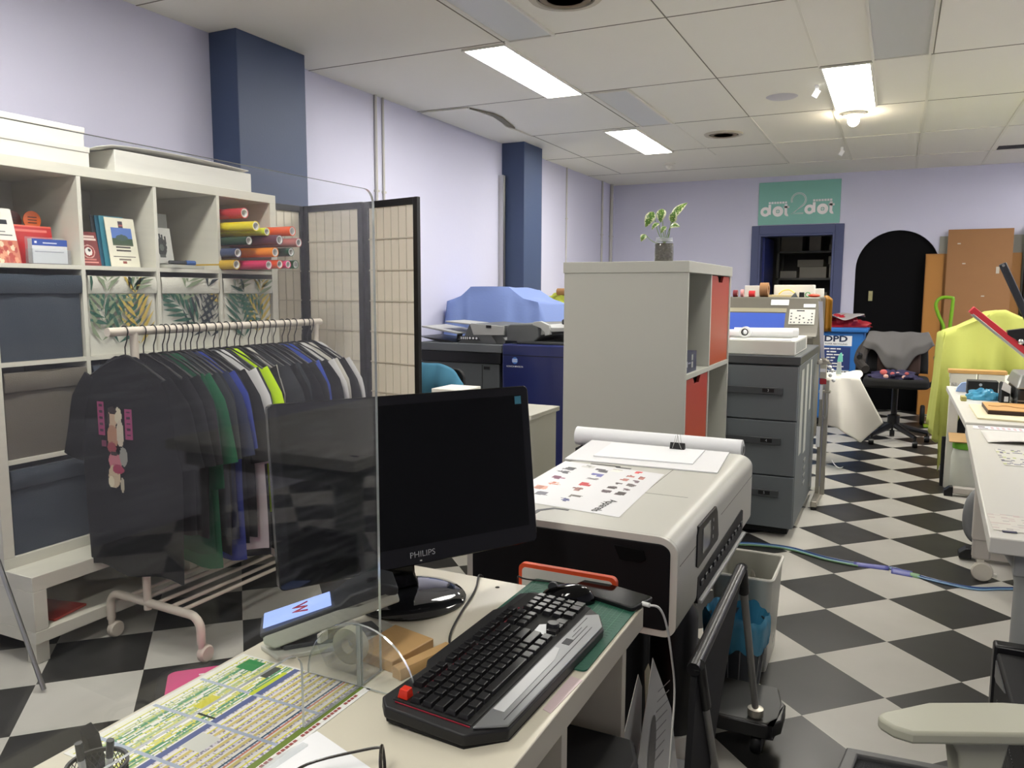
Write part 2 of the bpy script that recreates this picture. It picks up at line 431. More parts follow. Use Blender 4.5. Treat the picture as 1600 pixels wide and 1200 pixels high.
clight(-2.265, -2.005, 6.45, 7.63, 1, 'lit ceiling light further back beside the smoke detector')
clight(-.475, -.215, 5.20, 6.38, 1, 'lit ceiling light on the right with a small round bulb at its far end')
clight(-1.935, -1.69, 2.79, 3.95, 0, 'unlit ceiling light panel just before the nearest lit one at the top edge')
clight(-1.925, -1.69, 5.20, 6.36, 0, 'unlit ceiling light panel between the two lit ones by the left wall')
clight(-.19, .085, 3.98, 5.14, 0, 'unlit ceiling light panel at the top edge, right of the lit ones')
for x, y in ((-.475, 2.76), (-2.25, .9), (-.6, -1.2), (1.62, 4.6), (1.62, 6.6), (1.75, 8.1)):  # the right-hand three are added fill for the back wall and ceiling
    clight(x, x+.26, y, y+1.16, 2 if x in (-.475, 1.75) else 1, 'unseen ceiling light, one of those inferred and added outside the view', 'ceiling lights outside the view')
# small ceiling fittings
def vent(x, y, r, label):
    t = thing('ceiling_vent', label, 'vent', (x, y, H))
    ring = MB().lathe([(r*.80, H-.001), (r*.82, H-.012), (r, H-.010), (r*1.06, H)], (x, y, 0), 32)
    build('rim', ring, mat('beige_rim', (190,184,165), .5), t)
    g = MB()
    g.lathe([(0, H-.002), (r*.8, H-.002)], (x, y, 0), 28, 1)
    for k in (.25, .45, .65): g.lathe([(r*k, H-.006), (r*(k+.08), H-.010)], (x, y, 0), 28, 0)
    build('grille', g, [mat('brown_grille', (120,104,76), .5), mat('grille_dark', (60,52,38), .8)], t)
vent(-1.40, 7.0, .155, 'round brown-grilled ceiling vent beside the open seam near the second lit panel')
vent(-1.43, 3.50, .165, 'round ceiling vent cut off by the top edge of the photo')
single('ceiling_speaker', 'flat round white disc set in the ceiling left of the right-hand lit panel', 'speaker', MB().lathe([(0, H-.009), (.09, H-.008), (.105, H-.001)], (-.785, 5.85, 0), 28), mat('pale_disc', (196,194,200), .6))
t = thing('emergency_light', 'small glowing round bulb fitting at the far end of the right ceiling light', 'lamp', (-.365, 6.60, H))
build('base', MB().lathe([(.085, H-.001), (.08, H-.02), (.05, H-.03)], (-.365, 6.60, 0), 24), WHITE_PL, t)
build('bulb', MB().ball((-.365, 6.60, H-.055), .042), emit('bulb_glow', (1, .86, .66), 38), t)
def det(n, x, y, label, cat='smoke detector'):
    t = thing(n, label, cat, (x, y, H))
    build('base', MB().lathe([(.06, H), (.06, H-.012), (.045, H-.02)], (x, y, 0), 20), WHITE_PL, t)
    build('sensor', MB().lathe([(.038, H-.02), (.034, H-.045), (.018, H-.06), (0.001, H-.062)], (x, y, 0), 20), WHITE_PL, t)
det('smoke_detector', -2.22, 8.35, 'white conical smoke detector on the ceiling near the back left corner')
for (x, y), lb in (((-.53, 8.05), 'small white clip hanging from the ceiling bar above the wall sign'), ((-.54, 5.62), 'small white clip hanging from the ceiling left of the right-hand lit panel')):
    b = MB(); b.box(x-.012, x+.012, y-.002, y+.002, H-.03, H); b.obox((x-.004, y, H-.055), (.035, .02, .05), (0, .5, .3))
    single('ceiling_clip', lb, 'clip', b, PAPER)
# ================= LEFT SIDE =================
# low bench under the cube shelf
t = thing('tv_bench', 'low white bench on short legs carrying the tall cube shelf', 'bench', (-2.90, 2.37, 0))
b = MB(); xf, xb, ya, yb = -2.65, -3.20, 1.655, 3.06
b.box(xb, xf, ya, yb, .27, .325); b.box(xb, xf, ya, yb, .08, .125); b.box(xb, xf, ya, ya+.05, .125, .27); b.box(xb, xf, yb-.05, yb, .125, .27); b.box(xb, xb+.02, ya+.05, yb-.05, .125, .27)
b.box(xb+.02, xf-.01, 2.34, 2.38, .125, .27)
build('body', b, WHITE_LAM, t, bevel=.002)
for x in (xf-.07, xb+.02):
    for y in (ya+.01, yb-.06): build('leg', MB().box(x, x+.05, y, y+.05, 0, .08), WHITE_LAM, t, bevel=.002)
single('red_folder', 'flat red folder lying inside the low white bench', 'folder', MB().obox((-2.80, 1.80, .131), (.21, .15, .008), (0,0,.2)), mat('red_card', (190,70,60), .5))

# cube shelf 4 x 4
t = thing('cube_shelf', 'tall white cube shelf with sixteen compartments standing on the low bench', 'shelf', (-2.99, 2.37, .325))
KX0, KX1, KY0, KY1, KZ0, KZ1 = -3.19, -2.80, 1.655, 3.085, .325, 1.785
b = MB(); T_ = .040
b.box(KX0, KX1, KY0, KY1, KZ1-T_, KZ1); b.box(KX0, KX1, KY0, KY1, KZ0, KZ0+T_)
b.box(KX0, KX1, KY0, KY0+T_, KZ0+T_, KZ1-T_); b.box(KX0, KX1, KY1-T_, KY1, KZ0+T_, KZ1-T_)
build('frame', b, WHITE_LAM, t, bevel=.0015)
cw = (KY1-KY0-2*T_-3*.016)/4; ch = (KZ1-KZ0-2*T_-3*.016)/4
CY = [KY0+T_+i*(cw+.016) for i in range(4)]; CZ = [KZ0+T_+i*(ch+.016) for i in range(4)]
for i in range(3): build('divider', MB().box(KX0, KX1-.001, CY[i]+cw, CY[i]+cw+.016, KZ0+T_, KZ1-T_), WHITE_LAM, t)
for i in range(3):
    b = MB()
    for j in range(4): b.box(KX0, KX1-.002, CY[j], CY[j]+cw, CZ[i]+ch, CZ[i]+ch+.016)
    build('shelf_board', b, WHITE_LAM, t)
b = MB().box(KX0-.004, KX0, KY0+.01, KY1-.01, KZ0+.01, KZ1-.01); build('back_panel', b, WHITE_LAM, t)

def fabric_box(i, j, m, label, trim=None, pat=None, dy=0., grp=None):
    y0, y1, z0, z1 = CY[i]+.008, CY[i]+cw-.008, CZ[j]+.001, CZ[j]+ch-.022
    x1 = KX1-.012
    t = thing('storage_box', label, 'storage box', ((KX0+x1)/2, (y0+y1)/2, z0), 0, grp)
    b = MB()
    def fr(u, v):
        return (x1 + .006*math.sin(PI*u)*math.sin(PI*v) + .0015*math.sin(17*u+5*v+i), y0+(y1-y0)*u, z0+(z1-z0)*v)
    b.grid(14, 12, fr)
    b.add([(KX0+.01,y0,z0),(x1,y0,z0),(x1,y0,z1),(KX0+.01,y0,z1),(KX0+.01,y1,z0),(x1,y1,z0),(x1,y1,z1),(KX0+.01,y1,z1)], [(0,1,2,3),(5,4,7,6),(4,0,3,7),(0,4,5,1)], 0)
    build('body', b, m, t)
    # folded cuff at the top
    c = MB(); zc = z1-.068
    def cf(u, v): return (x1+.011+.006*math.sin(PI*v)+.003*math.sin(9*u+i*2)*v, y0-.003+(y1-y0+.006)*u, zc+(z1-zc)*v)
    c.grid(14, 5, cf); c.add([cf(0,0), cf(1,0), (x1,y1,zc), (x1,y0,zc)], [(0,1,2,3)]); c.add([cf(0,1), cf(1,1), (x1-.01,y1,z1), (x1-.01,y0,z1)], [(0,1,2,3)])
    build('cuff', c, m, t)
    if pat: pat(t, x1, y0, y1, z0, z1, zc)
    return t
DNAVY = mat('dark_blue_fabric', (48,58,70), .95, bump=.3, bscale=300, sheen=.2)
TAUPE = mat('taupe_fabric', (104,98,88), .95, bump=.3, bscale=300)
PALMW = mat('white_patterned_fabric', (214,212,200), .9, bump=.15, bscale=200)
PALM = [mat('leaf_dark_green', (52,92,78), .9), mat('leaf_ochre', (196,170,84), .9), mat('leaf_black', (48,56,62), .9), mat('leaf_sage', (132,146,118), .9)]
def palm(seed):
    def f(t, x1, y0, y1, z0, z1, zc):
        R = random.Random(seed)
        W_, H_ = y1-y0, z1-z0
        fr_ = [(.10, .02, 62, .33, 0), (.46, .00, 96, .30, 1), (.80, .05, 74, .34, 2), (.16, .62, 40, .24, 3), (.62, .60, 64, .26, 3), (.96, .30, 128, .26, 0)]
        for (u, v, a, L, k) in fr_:
            u = (u+R.uniform(-.08,.08)+seed*.31) % 1; a = math.radians(a+R.uniform(-15,15)); k = (k+seed) % 4 if R.random() < .4 else k
            b = MB(); py, pz = y0+u*W_, z0+v*H_
            def on(q):   # keep ink on the face
                y, z = min(max(q[0], y0+.002), y1-.002), min(max(q[1], z0+.002), z1-.002)
                x = (x1+.0085 + .0065*math.sin(PI*(y-y0)/W_)*math.sin(PI*(z-z0)/H_)) if z < zc-.002 else x1+.0205
                return (x, y, z)
            n = 7
            for s_ in range(n):
                f0 = .12+.8*s_/n; cy, cz = py+math.cos(a)*L*f0, pz+math.sin(a)*L*f0
                if cz > z1 or cy < y0 or cy > y1: continue
                for sd in (-1, 1):
                    la = a+sd*(.85-.45*f0); ll = L*.46*(1-.5*abs(f0-.35)); wd = .0085
                    d = (math.cos(la), math.sin(la)); nn = (-d[1], d[0])
                    P = [(cy, cz), (cy+d[0]*ll*.35+nn[0]*wd, cz+d[1]*ll*.35+nn[1]*wd), (cy+d[0]*ll*.75+nn[0]*wd*.6, cz+d[1]*ll*.75+nn[1]*wd*.6), (cy+d[0]*ll, cz+d[1]*ll), (cy+d[0]*ll*.75-nn[0]*wd*.5, cz+d[1]*ll*.75-nn[1]*wd*.5), (cy+d[0]*ll*.35-nn[0]*wd, cz+d[1]*ll*.35-nn[1]*wd)]
                    if (P[0][1] < zc-.002) != (P[3][1] < zc-.002): P = [(q[0], min(q[1], zc-.003) if P[0][1] < zc-.002 else max(q[1], zc-.001)) for q in P]
                    b.poly([on(q) for q in P])
            if b.f: build('printed_leaf', b, PALM[k], t, smooth=0)
    return f
fabric_box(0, 2, DNAVY, 'dark blue fabric box directly left of the leaf-patterned boxes in the cube shelf')
fabric_box(1, 2, PALMW, 'leaf-patterned white box directly right of the dark blue one', pat=palm(1))
fabric_box(2, 2, PALMW, 'middle one of the three leaf-patterned boxes in the cube shelf', pat=palm(2))
fabric_box(3, 2, PALMW, 'leaf-patterned box at the right end of the cube shelf below the coloured rolls', pat=palm(3))
fabric_box(0, 1, TAUPE, 'grey-brown fabric box in the cube shelf, between two dark blue ones')
fabric_box(0, 0, DNAVY, 'dark blue fabric box in the bottom row of the cube shelf')
for i, lb in ((1, 'dark blue fabric box behind the black shirts, third row of the cube shelf'), (2, 'dark blue fabric box hidden behind the green shirts on the rack, third row')):
    fabric_box(i, 1, DNAVY, lb)
single('orange_folder', 'orange folder standing beside the bottom dark blue box in the cube shelf', 'folder', MB().box(-3.10, -2.84, CY[1]+.012, CY[1]+.032, CZ[0]+.001, CZ[0]+.29), mat('orange_card', (226,110,30), .6), bevel=.002)
single('brown_carton', 'plain carton in the bottom row of the cube shelf behind the shirts', 'box', MB().box(-3.1, -2.86, CY[2]+.02, CY[2]+.30, CZ[0]+.001, CZ[0]+.22), mat('carton', (150,112,74), .8), bevel=.003)
# white boxes on top
Z = KZ1
def carton(x0, x1, y0, y1, z0, z1, label, m=None, lift=.0):
    t = thing('flat_box', label, 'box', ((x0+x1)/2, (y0+y1)/2, z0))
    build('tray', MB().box(x0, x1, y0, y1, z0, z1-.006), m or PAPER, t, bevel=.003)
    b = MB(); b.box(x0-.003, x1+.003, y0-.003, y1+.003, z1-.022, z1); build('lid', b, m or PAPER, t, bevel=.003)
WBOX = mat('white_carton', (226,224,216), .6)
carton(-3.16, -2.815, 1.50, 2.09, Z, Z+.075, 'lower white flat box at the left end on top of the cube shelf', WBOX)
carton(-3.14, -2.825, 1.48, 2.08, Z+.0755, Z+.148, 'upper white flat box at the left end, stacked on another', WBOX)
t = thing('long_box', 'long white open carton lying along the right half of the cube shelf top', 'box', (-2.97, 2.57, Z))
b = MB(); b.box(-3.12, -2.82, 2.205, 2.945, Z, Z+.088)
build('carton', b, WBOX, t, bevel=.003)
b = MB(); b.grid(12, 6, lambda u, v: (-3.14+.33*v, 2.12+.80*u, Z+.095+.012*math.sin(PI*u)+.006*math.sin(7*v)-.02*max(0, .1-u)*8), 0)
build('flap', b, WBOX, t, thick=.003)

# literature in the top row
SF = CZ[3]+.0005
PR = printed('printed_gloss', .35)
def sheet(name, label, cat, y0, y1, z0, h, x, lean, bg, draw=None, nx=36, ny=48, th=.003, yaw=0., group=None, edge=None):
    """upright card on the shelf; lean tips the top backwards (towards -x)"""
    b = MB(); w_ = y1-y0
    R = Matrix.Translation((x, (y0+y1)/2, z0)) @ Matrix.Rotation(yaw, 4, 'Z') @ Matrix.Rotation(-lean, 4, 'Y')
    c = MB(R).box(-th, 0, -w_/2, w_/2, 0, h)
    r = Ras(nx, ny, bg)
    if draw: draw(r)
    c.c = [bg if not edge else edge]*len(c.f)
    r.put(c, (.0006, -w_/2, 0), (0, w_, 0), (0, 0, h))
    return single(name, label, cat, c, PR, group, smooth=0)
def d_fly(r):
    r.rect(0, 1, 0, .42, (196,120,96)); 
    for k in range(40): r.rect(random.random(), random.random()*.1+.05, 0, .1, (170,80,70))
    for k in range(26):
        x, y = random.random()*.9, random.random()*.36; r.ell(x, y, .07, .05, random.choice([(214,150,120),(170,70,60),(232,200,170)]))
    r.rect(.1, .9, .50, .52, (90,90,90)); r.rect(.1, .7, .56, .58, (120,120,120)); r.rect(.1,.8,.70,.80,(40,44,50))
sheet('leaflet', 'white leaflet with a reddish food picture at the far left of the shelf', 'leaflet', 1.700, 1.815, SF, .20, -2.835, .25, (225,222,214), d_fly)
def d_red(r): r.rect(.1, .9, .84, .90, (226,120,110)); r.rect(0, 1, .95, 1, (230,110,90))
sheet('red_booklet', 'red booklet behind the clear business card holder', 'booklet', 1.825, 1.99, SF, .145, -2.905, .12, (190,44,44), d_red)
def d_disc(c): 
    def f(r):
        r.ell(.5, .5, .5, .5, c); r.rect(.2, .8, .44, .5, (90,40,20)); r.rect(.25, .75, .6, .63, (90,40,20))
    return f
def disc(y, z, r_, c, label, x):
    t_ = MB().cyl((x-.004, y, z), (x, y, z), r_, n=28); t_.c = [c]*len(t_.f)
    for k in range(3): t_.box(x, x+.0008, y-r_*.5, y+r_*.5, z-r_*.35+k*r_*.3, z-r_*.35+k*r_*.3+.004); t_.c[-6:] = [(90,44,20)]*6
    t_.box(x-.004, x, y-.012, y+.012, SF, z-r_*.6); t_.c[-6:] = [(90,44,20)]*6
    return single('display_card', label, 'card', t_, PR, smooth=30)
disc(1.925, SF+.165, .034, (226,104,30), 'round orange display card behind the red booklet', -2.93)
disc(1.862, SF+.160, .036, (112,56,36), 'round brown display card left of the round orange one', -2.95)
t = thing('card_holder', 'clear plastic holder with a blue and white business card pad', 'card holder', (-2.85, 1.93, SF))
CLR = clear('clear_plastic', haze=.10, scratch=False)
b = MB(); b.box(-2.875, -2.872, 1.855, 2.005, SF, SF+.10); b.box(-2.838, -2.835, 1.855, 2.005, SF, SF+.055); b.box(-2.875, -2.835, 1.855, 1.858, SF, SF+.055); b.box(-2.875, -2.835, 2.002, 2.005, SF, SF+.055); b.box(-2.875, -2.835, 1.855, 2.005, SF, SF+.003)
build('holder', b, CLR, t, smooth=0)
b = MB().box(-2.870, -2.845, 1.862, 1.998, SF+.004, SF+.092); b.c = [(225,226,230)]*6
r = Ras(30, 22, (225,226,230)); r.rect(0, 1, .72, 1, (52,84,170)); r.rect(.08,.14,.82,.9,(240,240,250)); r.rect(.3,.7,.80,.86,(230,235,250)); r.rect(.05,.9,.45,.48,(150,150,160)); r.put(b, (-2.8445, 1.862, SF+.004), (0,.136,0), (0,0,.088))
build('card_pad', b, PR, t, smooth=0)
def d_pass(r):
    r.rect(.1,.9,.84,.90,(225,200,190)); r.rect(.05,.95,.76,.81,(235,215,205)); r.ell(.5,.42,.30,.20,(205,160,150)); r.ell(.5,.42,.26,.17,(140,36,34))
    r.ell(.5,.42,.17,.12,(238,232,228)); r.ell(.54,.46,.07,.05,(30,28,30)); r.rect(.1,.9,.08,.13,(220,150,140)); r.rect(.15,.8,.17,.2,(200,120,110))
sheet('passport_booklet', 'dark red passport booklet with a round white emblem', 'booklet', 2.050, 2.140, SF, .135, -2.845, .20, (122,44,42), d_pass)
sheet('grey_card', 'pale grey card with a rounded top behind the dark red passport booklet', 'card', 2.055, 2.11, SF, .19, -2.93, .06, (150,150,146))
for k, (c, lb) in enumerate([((60,66,70), 'dark grey booklet leaning at the left of the booklet group'), ((40,96,120), 'teal booklet leaning behind the welcome booklet'), ((70,140,160), 'light teal booklet directly behind the cream booklet')]):
    sheet('booklet', lb, 'booklet', 2.150+k*.012, 2.26+k*.012, SF, .205, -2.885+k*.010, .14, c)
def d_wel(r):
    r.rect(.43,.60,.80,.93,(70,60,70)); r.rect(.45,.58,.83,.86,(170,90,90)); r.rect(.16,.86,.47,.80,(86,120,190)); r.rect(.16,.86,.47,.58,(52,78,50)); r.ell(.5,.60,.2,.06,(60,84,80)); r.rect(.16,.86,.44,.47,(80,90,70))
    for z_ in (.38,.32): r.rect(.25,.75,z_,z_+.03,(60,54,50))
    r.rect(.12,.88,.20,.22,(90,84,76)); r.rect(.3,.7,.14,.16,(120,110,100)); r.rect(.42,.54,.06,.11,(150,70,60))
sheet('welcome_booklet', 'cream welcome booklet with a blue mountain landscape picture', 'booklet', 2.185, 2.320, SF, .200, -2.845, .16, (226,222,202), d_wel, 44, 60)
def d_glove(r):
    r.rect(0,1,0,1,(206,206,200)); r.ell(.5,.46,.24,.26,(52,56,54))
    for k in range(4): r.rect(.30+.12*k,.38+.12*k,.55,.84-.03*abs(k-1),(52,56,54))
    r.rect(.35,.65,.16,.24,(80,84,82)); r.ell(.5,.45,.10,.10,(96,104,100))
sheet('picture_card', 'white card with a dark glove picture, leaning in the third compartment', 'card', 2.415, 2.525, SF+.022, .155, -2.88, .15, (206,206,200), d_glove)
sheet('grey_board', 'grey backing board behind the card with the glove picture', 'board', 2.40, 2.545, SF, .24, -2.93, .05, (140,140,130))
single('leaflet_tray', 'thin pale leaflet stack lying flat in the third compartment', 'leaflet', MB().obox((-2.87, 2.53, SF+.008), (.12, .22, .015), (0,0,.2)), mat('pale_card', (190,190,180), .5), bevel=.002)
t = thing('marker_pen', 'grey marker with a blue cap lying on the flat leaflets in the shelf', 'pen', (-2.86, 2.54, SF+.016), 0)
build('barrel', MB().cyl((-2.86, 2.48, SF+.027), (-2.85, 2.56, SF+.027), .0085), DGREY, t)
build('cap', MB().cyl((-2.85, 2.56, SF+.027), (-2.845, 2.605, SF+.027), .0105), mat('blue_cap', (60,96,160), .4), t)

# coloured vinyl rolls
rolls = [(-2.728,2.8,1.673,.024,(196,60,66),'red'),(-2.633,2.77,1.609,.022,(232,214,44),'bright yellow'),(-2.625,2.83,1.588,.018,(214,226,50),'yellow-green'),(-2.562,2.93,1.595,.022,(240,96,44),'orange'),(-2.668,2.76,1.544,.021,(44,72,52),'dark green'),(-2.569,2.85,1.550,.023,(96,50,66),'maroon'),(-2.543,2.95,1.543,.021,(190,120,116),'dusty pink'),(-2.713,2.735,1.489,.022,(70,80,112),'slate blue'),(-2.588,2.84,1.494,.022,(240,140,36),'amber'),(-2.564,2.92,1.498,.020,(36,92,66),'bottle green'),(-2.714,2.725,1.434,.022,(206,168,56),'mustard'),(-2.592,2.80,1.435,.021,(206,50,96),'magenta'),(-2.586,2.865,1.440,.020,(240,90,40),'red-orange'),(-2.589,2.925,1.441,.018,(236,84,140),'pink'),(-2.591,2.98,1.443,.020,(46,110,66),'mid green')]
INS = mat('roll_core_white', (232,230,226), .6)
pos_l = ['highest, alone at the top', 'second row', 'second row, behind the yellow one', 'second row at the right', 'third row at the left', 'third row in the middle', 'third row at the right', 'fourth row at the left', 'fourth row in the middle', 'fourth row at the right', 'bottom row at the left', 'bottom row, second', 'bottom row, third', 'bottom row, fourth', 'bottom row at the right']
for (x, y, z, r_, c, nm), pl in zip(rolls, pos_l):
    z = max(z, SF+r_+.001)
    t = thing('vinyl_roll', '%s vinyl roll in the cube shelf, %s' % (nm, pl), 'roll', (x-.2, y, z-r_), 0, 'coloured vinyl rolls in the cube shelf')
    b = MB(); xi = max(x-.42, -3.17)
    b.lathe([(r_*.84, x-xi), (r_, x-xi), (r_, 0), (r_*.84, 0), (r_*.84, x-xi)], (xi, y, z), 22, axis='x')
    build('film', b, mat('vinyl_'+nm.replace(' ','_'), c, .25, spec=.6), t)
    build('core', MB().lathe([(r_*.84, 0), (r_*.84, x-xi-.0005), (r_*.66, x-xi-.0005), (r_*.66, 0), (r_*.84, 0)], (xi, y, z), 22, axis='x'), INS, t)

# garment rack
RX, RY0, RY1, RZ = -2.425, 1.935, 2.912, 1.175
t = thing('clothes_rack', 'white tubular clothes rack on castors hung with shirts', 'clothes rack', (RX, 2.4, 0))
build('rail', MB().cyl((RX, 1.83, RZ), (RX, 2.945, RZ), .0155, n=18), CREAM, t)
for y in (RY0, RY1):
    build('post', MB().cyl((RX, y, .15), (RX, y, RZ-.002), .0145, n=14), CREAM, t)
    pts = [(-2.63, y, .075), (-2.63, y, .13)] + [(-2.63+.05*(1-math.cos(a)), y, .13+.05*math.sin(a)) for a in (.4,.8,1.2,1.57)] + [(-2.5, y, .178), (-2.3, y, .172)] + [(-2.21+.05*math.sin(a), y, .12+.05*math.cos(a)) for a in (0,.4,.8,1.2,1.57)] + [(-2.16, y, .07)]
    build('base_tube', MB().tube(pts, .0155, 12), CREAM, t)
    for x in (-2.63, -2.16):
        c = build('caster', MB().lathe([(.008,-.016),(.026,-.015),(.031,-.008),(.031,.008),(.026,.015),(.008,.016)], (x+.004, y+.012, .0315), 24, axis='x'), CREAM, t)
        build('caster_stem', MB().cyl((x, y, .055), (x, y, .085), .012), CREAM, c)
for k, x in enumerate((-2.54, -2.47, -2.385, -2.31, -2.25)):
    build('shelf_bar', MB().cyl((x, RY0, .178), (x, RY1, .178), .0075, n=10), CREAM, t)

# hangers
HM = mat('hanger_black', (26,26,26), .4)
HY = [1.897,1.972,2.016,2.055,2.075,2.107,2.136,2.16,2.184,2.215,2.249,2.297,2.33,2.367,2.408,2.436,2.486,2.522,2.56,2.598,2.633,2.688,2.725,2.766,2.817,2.852,2.878]
HY = [y if abs(y-RY0) > .01 and abs(y-RY1) > .012 else y+.02 for y in HY]
def hanger_mesh():
    b = MB()
    hook = [(RX+.0190*math.cos(a), 0, RZ+.0190*math.sin(a)) for a in [math.radians(q) for q in range(200, -31, -23)]]
    b.tube(hook + [(RX+.012, 0, RZ-.03), (RX, 0, RZ-.055), (RX, 0, RZ-.085)], .0022, 6)
    b.tube([(RX-.19, 0, RZ-.165), (RX-.10, 0, RZ-.118), (RX-.02, 0, RZ-.087), (RX, 0, RZ-.084), (RX+.02, 0, RZ-.087), (RX+.10, 0, RZ-.118), (RX+.19, 0, RZ-.165)], .0042, 6)
    b.tube([(RX-.188, 0, RZ-.167), (RX, 0, RZ-.185), (RX+.188, 0, RZ-.167)], .003, 6)
    return b
colors = [(24,24,26),(30,30,33),(36,36,38),(28,84,58),(32,98,66),(52,56,60),(46,48,52),(46,54,84),(52,68,152),(28,28,30),(34,34,36),(214,212,212),(38,38,40),(196,236,20),(32,32,34),(196,192,182),(42,44,46),(36,38,40),(44,46,48),(34,35,37),(40,42,44),(62,84,178),(36,36,38),(206,202,192),(198,194,184),(40,40,42),(206,202,194)]
cname = ['black','near-black','charcoal','dark green','green','slate grey','dark grey','navy','royal blue','black','charcoal','white','dark grey','neon yellow','black','off-white','dark grey','black','slate grey','black','charcoal','blue','black','white','off-white','black','white']
words = ['printed black shirt at the front', 'plain near-black shirt behind the printed one', 'charcoal shirt before the dark green one', 'dark green shirt, first of the two greens', 'brighter green shirt, second of the two greens', 'slate grey shirt just behind the greens', 'dark grey shirt before the navy one', 'navy shirt in front of the royal blue one', 'royal blue shirt in the front half', 'black shirt just behind the royal blue one', 'charcoal shirt before the first white one', 'first white shirt from the front', 'dark grey shirt between white and neon yellow', 'neon yellow shirt, the only one', 'black shirt just behind the neon yellow one', 'long off-white shirt behind the neon yellow one', 'first dark shirt behind the long off-white one', 'second dark shirt behind the long off-white one', 'third dark shirt behind the long off-white one', 'fourth dark shirt behind the long off-white one', 'charcoal shirt just before the bright blue one', 'bright blue shirt in the rear half', 'black shirt just behind the bright blue one', 'white shirt, second behind the bright blue one', 'off-white shirt before the last black one', 'last black shirt before the rear end', 'rearmost white shirt at the rail end']
hm = None
for i, y in enumerate(HY):
    b = hanger_mesh()
    if hm is None:
        b.v = [p+Vector((-RX, 0, -RZ)) for p in b.v]
        me_o = build('clothes_hanger', b, HM); base = me_o.location.copy(); hm = me_o
        for v in me_o.data.vertices: v.co += base
    else:
        me_o = hm.copy(); COL.objects.link(me_o)
    me_o.location = (RX, y, RZ); me_o.rotation_euler = (0, 0, 0)
    tag(me_o, 'black hanger on the rail with the ' + words[i], 'hanger', 'black hangers on the clothes rail')

def shirt_geo(y, seed, hw=.25, bot=.44, slv=.33, th=.010, long=False, sp=.06):
    """a tee on a hanger: flattened body with shoulders, plus two drooping sleeves"""
    R = random.Random(seed); b = MB(); ph = R.uniform(0, 6)
    zt = RZ-.088
    def halfw(z):
        d = zt-z
        if d < .10: return .055+(hw-.035-.055)*min(1, d/.10)**.85
        if d < .16: return hw-.035+.035*(d-.10)/.06
        return hw+.006*math.sin(d*7+ph)-.012*min(1, d/.3)
    rows = [0,.012,.03,.05,.075,.12,.18,.26,.34,.42,.50,.58,.66,.72,.76]; rows = [q for q in rows if zt-q > bot]+[zt-bot]
    ns = 26; ring = []
    for j, d in enumerate(rows):
        z = zt-d; a = halfw(z); tt = th*(.35+.65*min(1, d/.12))*(1+.5*min(1, d/.6))
        for k in range(ns):
            t_ = 2*PI*k/ns; cx, sy = math.cos(t_), math.sin(t_)
            fold = th*.3*math.sin(cx*9+ph+d*3)*min(1, d/.25)
            zz = z + (.012*math.sin(cx*5+ph) if j == len(rows)-1 else 0) - (.018*(1-abs(cx)) if j == 0 and sy < 0 else 0)
            ring.append((RX+cx*a, y+sy*tt+fold, zz))
    fs = []
    for j in range(len(rows)-1):
        fs += [(j*ns+k, (j+1)*ns+k, (j+1)*ns+(k+1) % ns, j*ns+(k+1) % ns) for k in range(ns)]
    fs.append(tuple(range(ns))); b.add(ring, fs)
    for s_ in (-1, 1):
        L = slv*R.uniform(.94, 1.06); steps = 7; n2 = 14; rg = []
        for j in range(steps+1):
            f = j/steps
            cx = hw-.055+(.030*math.sin(min(1, f*2)*PI/2)+sp*f)*(1 if not long else .6)
            cz = zt-.075-L*f
            wdt = (.078-.004*f if not long else .070-.030*f)*(.45+.55*min(1, f*3.5))
            tt = th*1.05*(.5+.5*min(1, f*3))
            for k in range(n2):
                t_ = 2*PI*k/n2
                tiltz = -.02*math.cos(t_)*(0 if f > .9 else 1)
                rg.append((RX+s_*(cx-.01+math.cos(t_)*wdt*.72), y+math.sin(t_)*tt+th*.25*math.sin(f*6+ph+s_), cz+tiltz*0+math.cos(t_)*(.012)))
        fs = [(j*n2+k, (j+1)*n2+k, (j+1)*n2+(k+1) % n2, j*n2+(k+1) % n2) for j in range(steps) for k in range(n2)]
        fs += [tuple(range(n2)), tuple(steps*n2+k for k in range(n2-1, -1, -1))]
        b.add(rg, fs)
    return b
bots = [.30,.46,.44,.36,.30,.40,.33,.38,.30,.34,.36,.30,.26,.44,.28,.22,.36,.40,.38,.42,.40,.40,.42,.45,.44,.42,.46]
slvs = [.30,.30,.33,.42,.32,.30,.30,.30,.30,.31,.34,.34,.34,.34,.55,.62,.34,.34,.30,.34,.30,.36,.30,.34,.34,.32,.34]
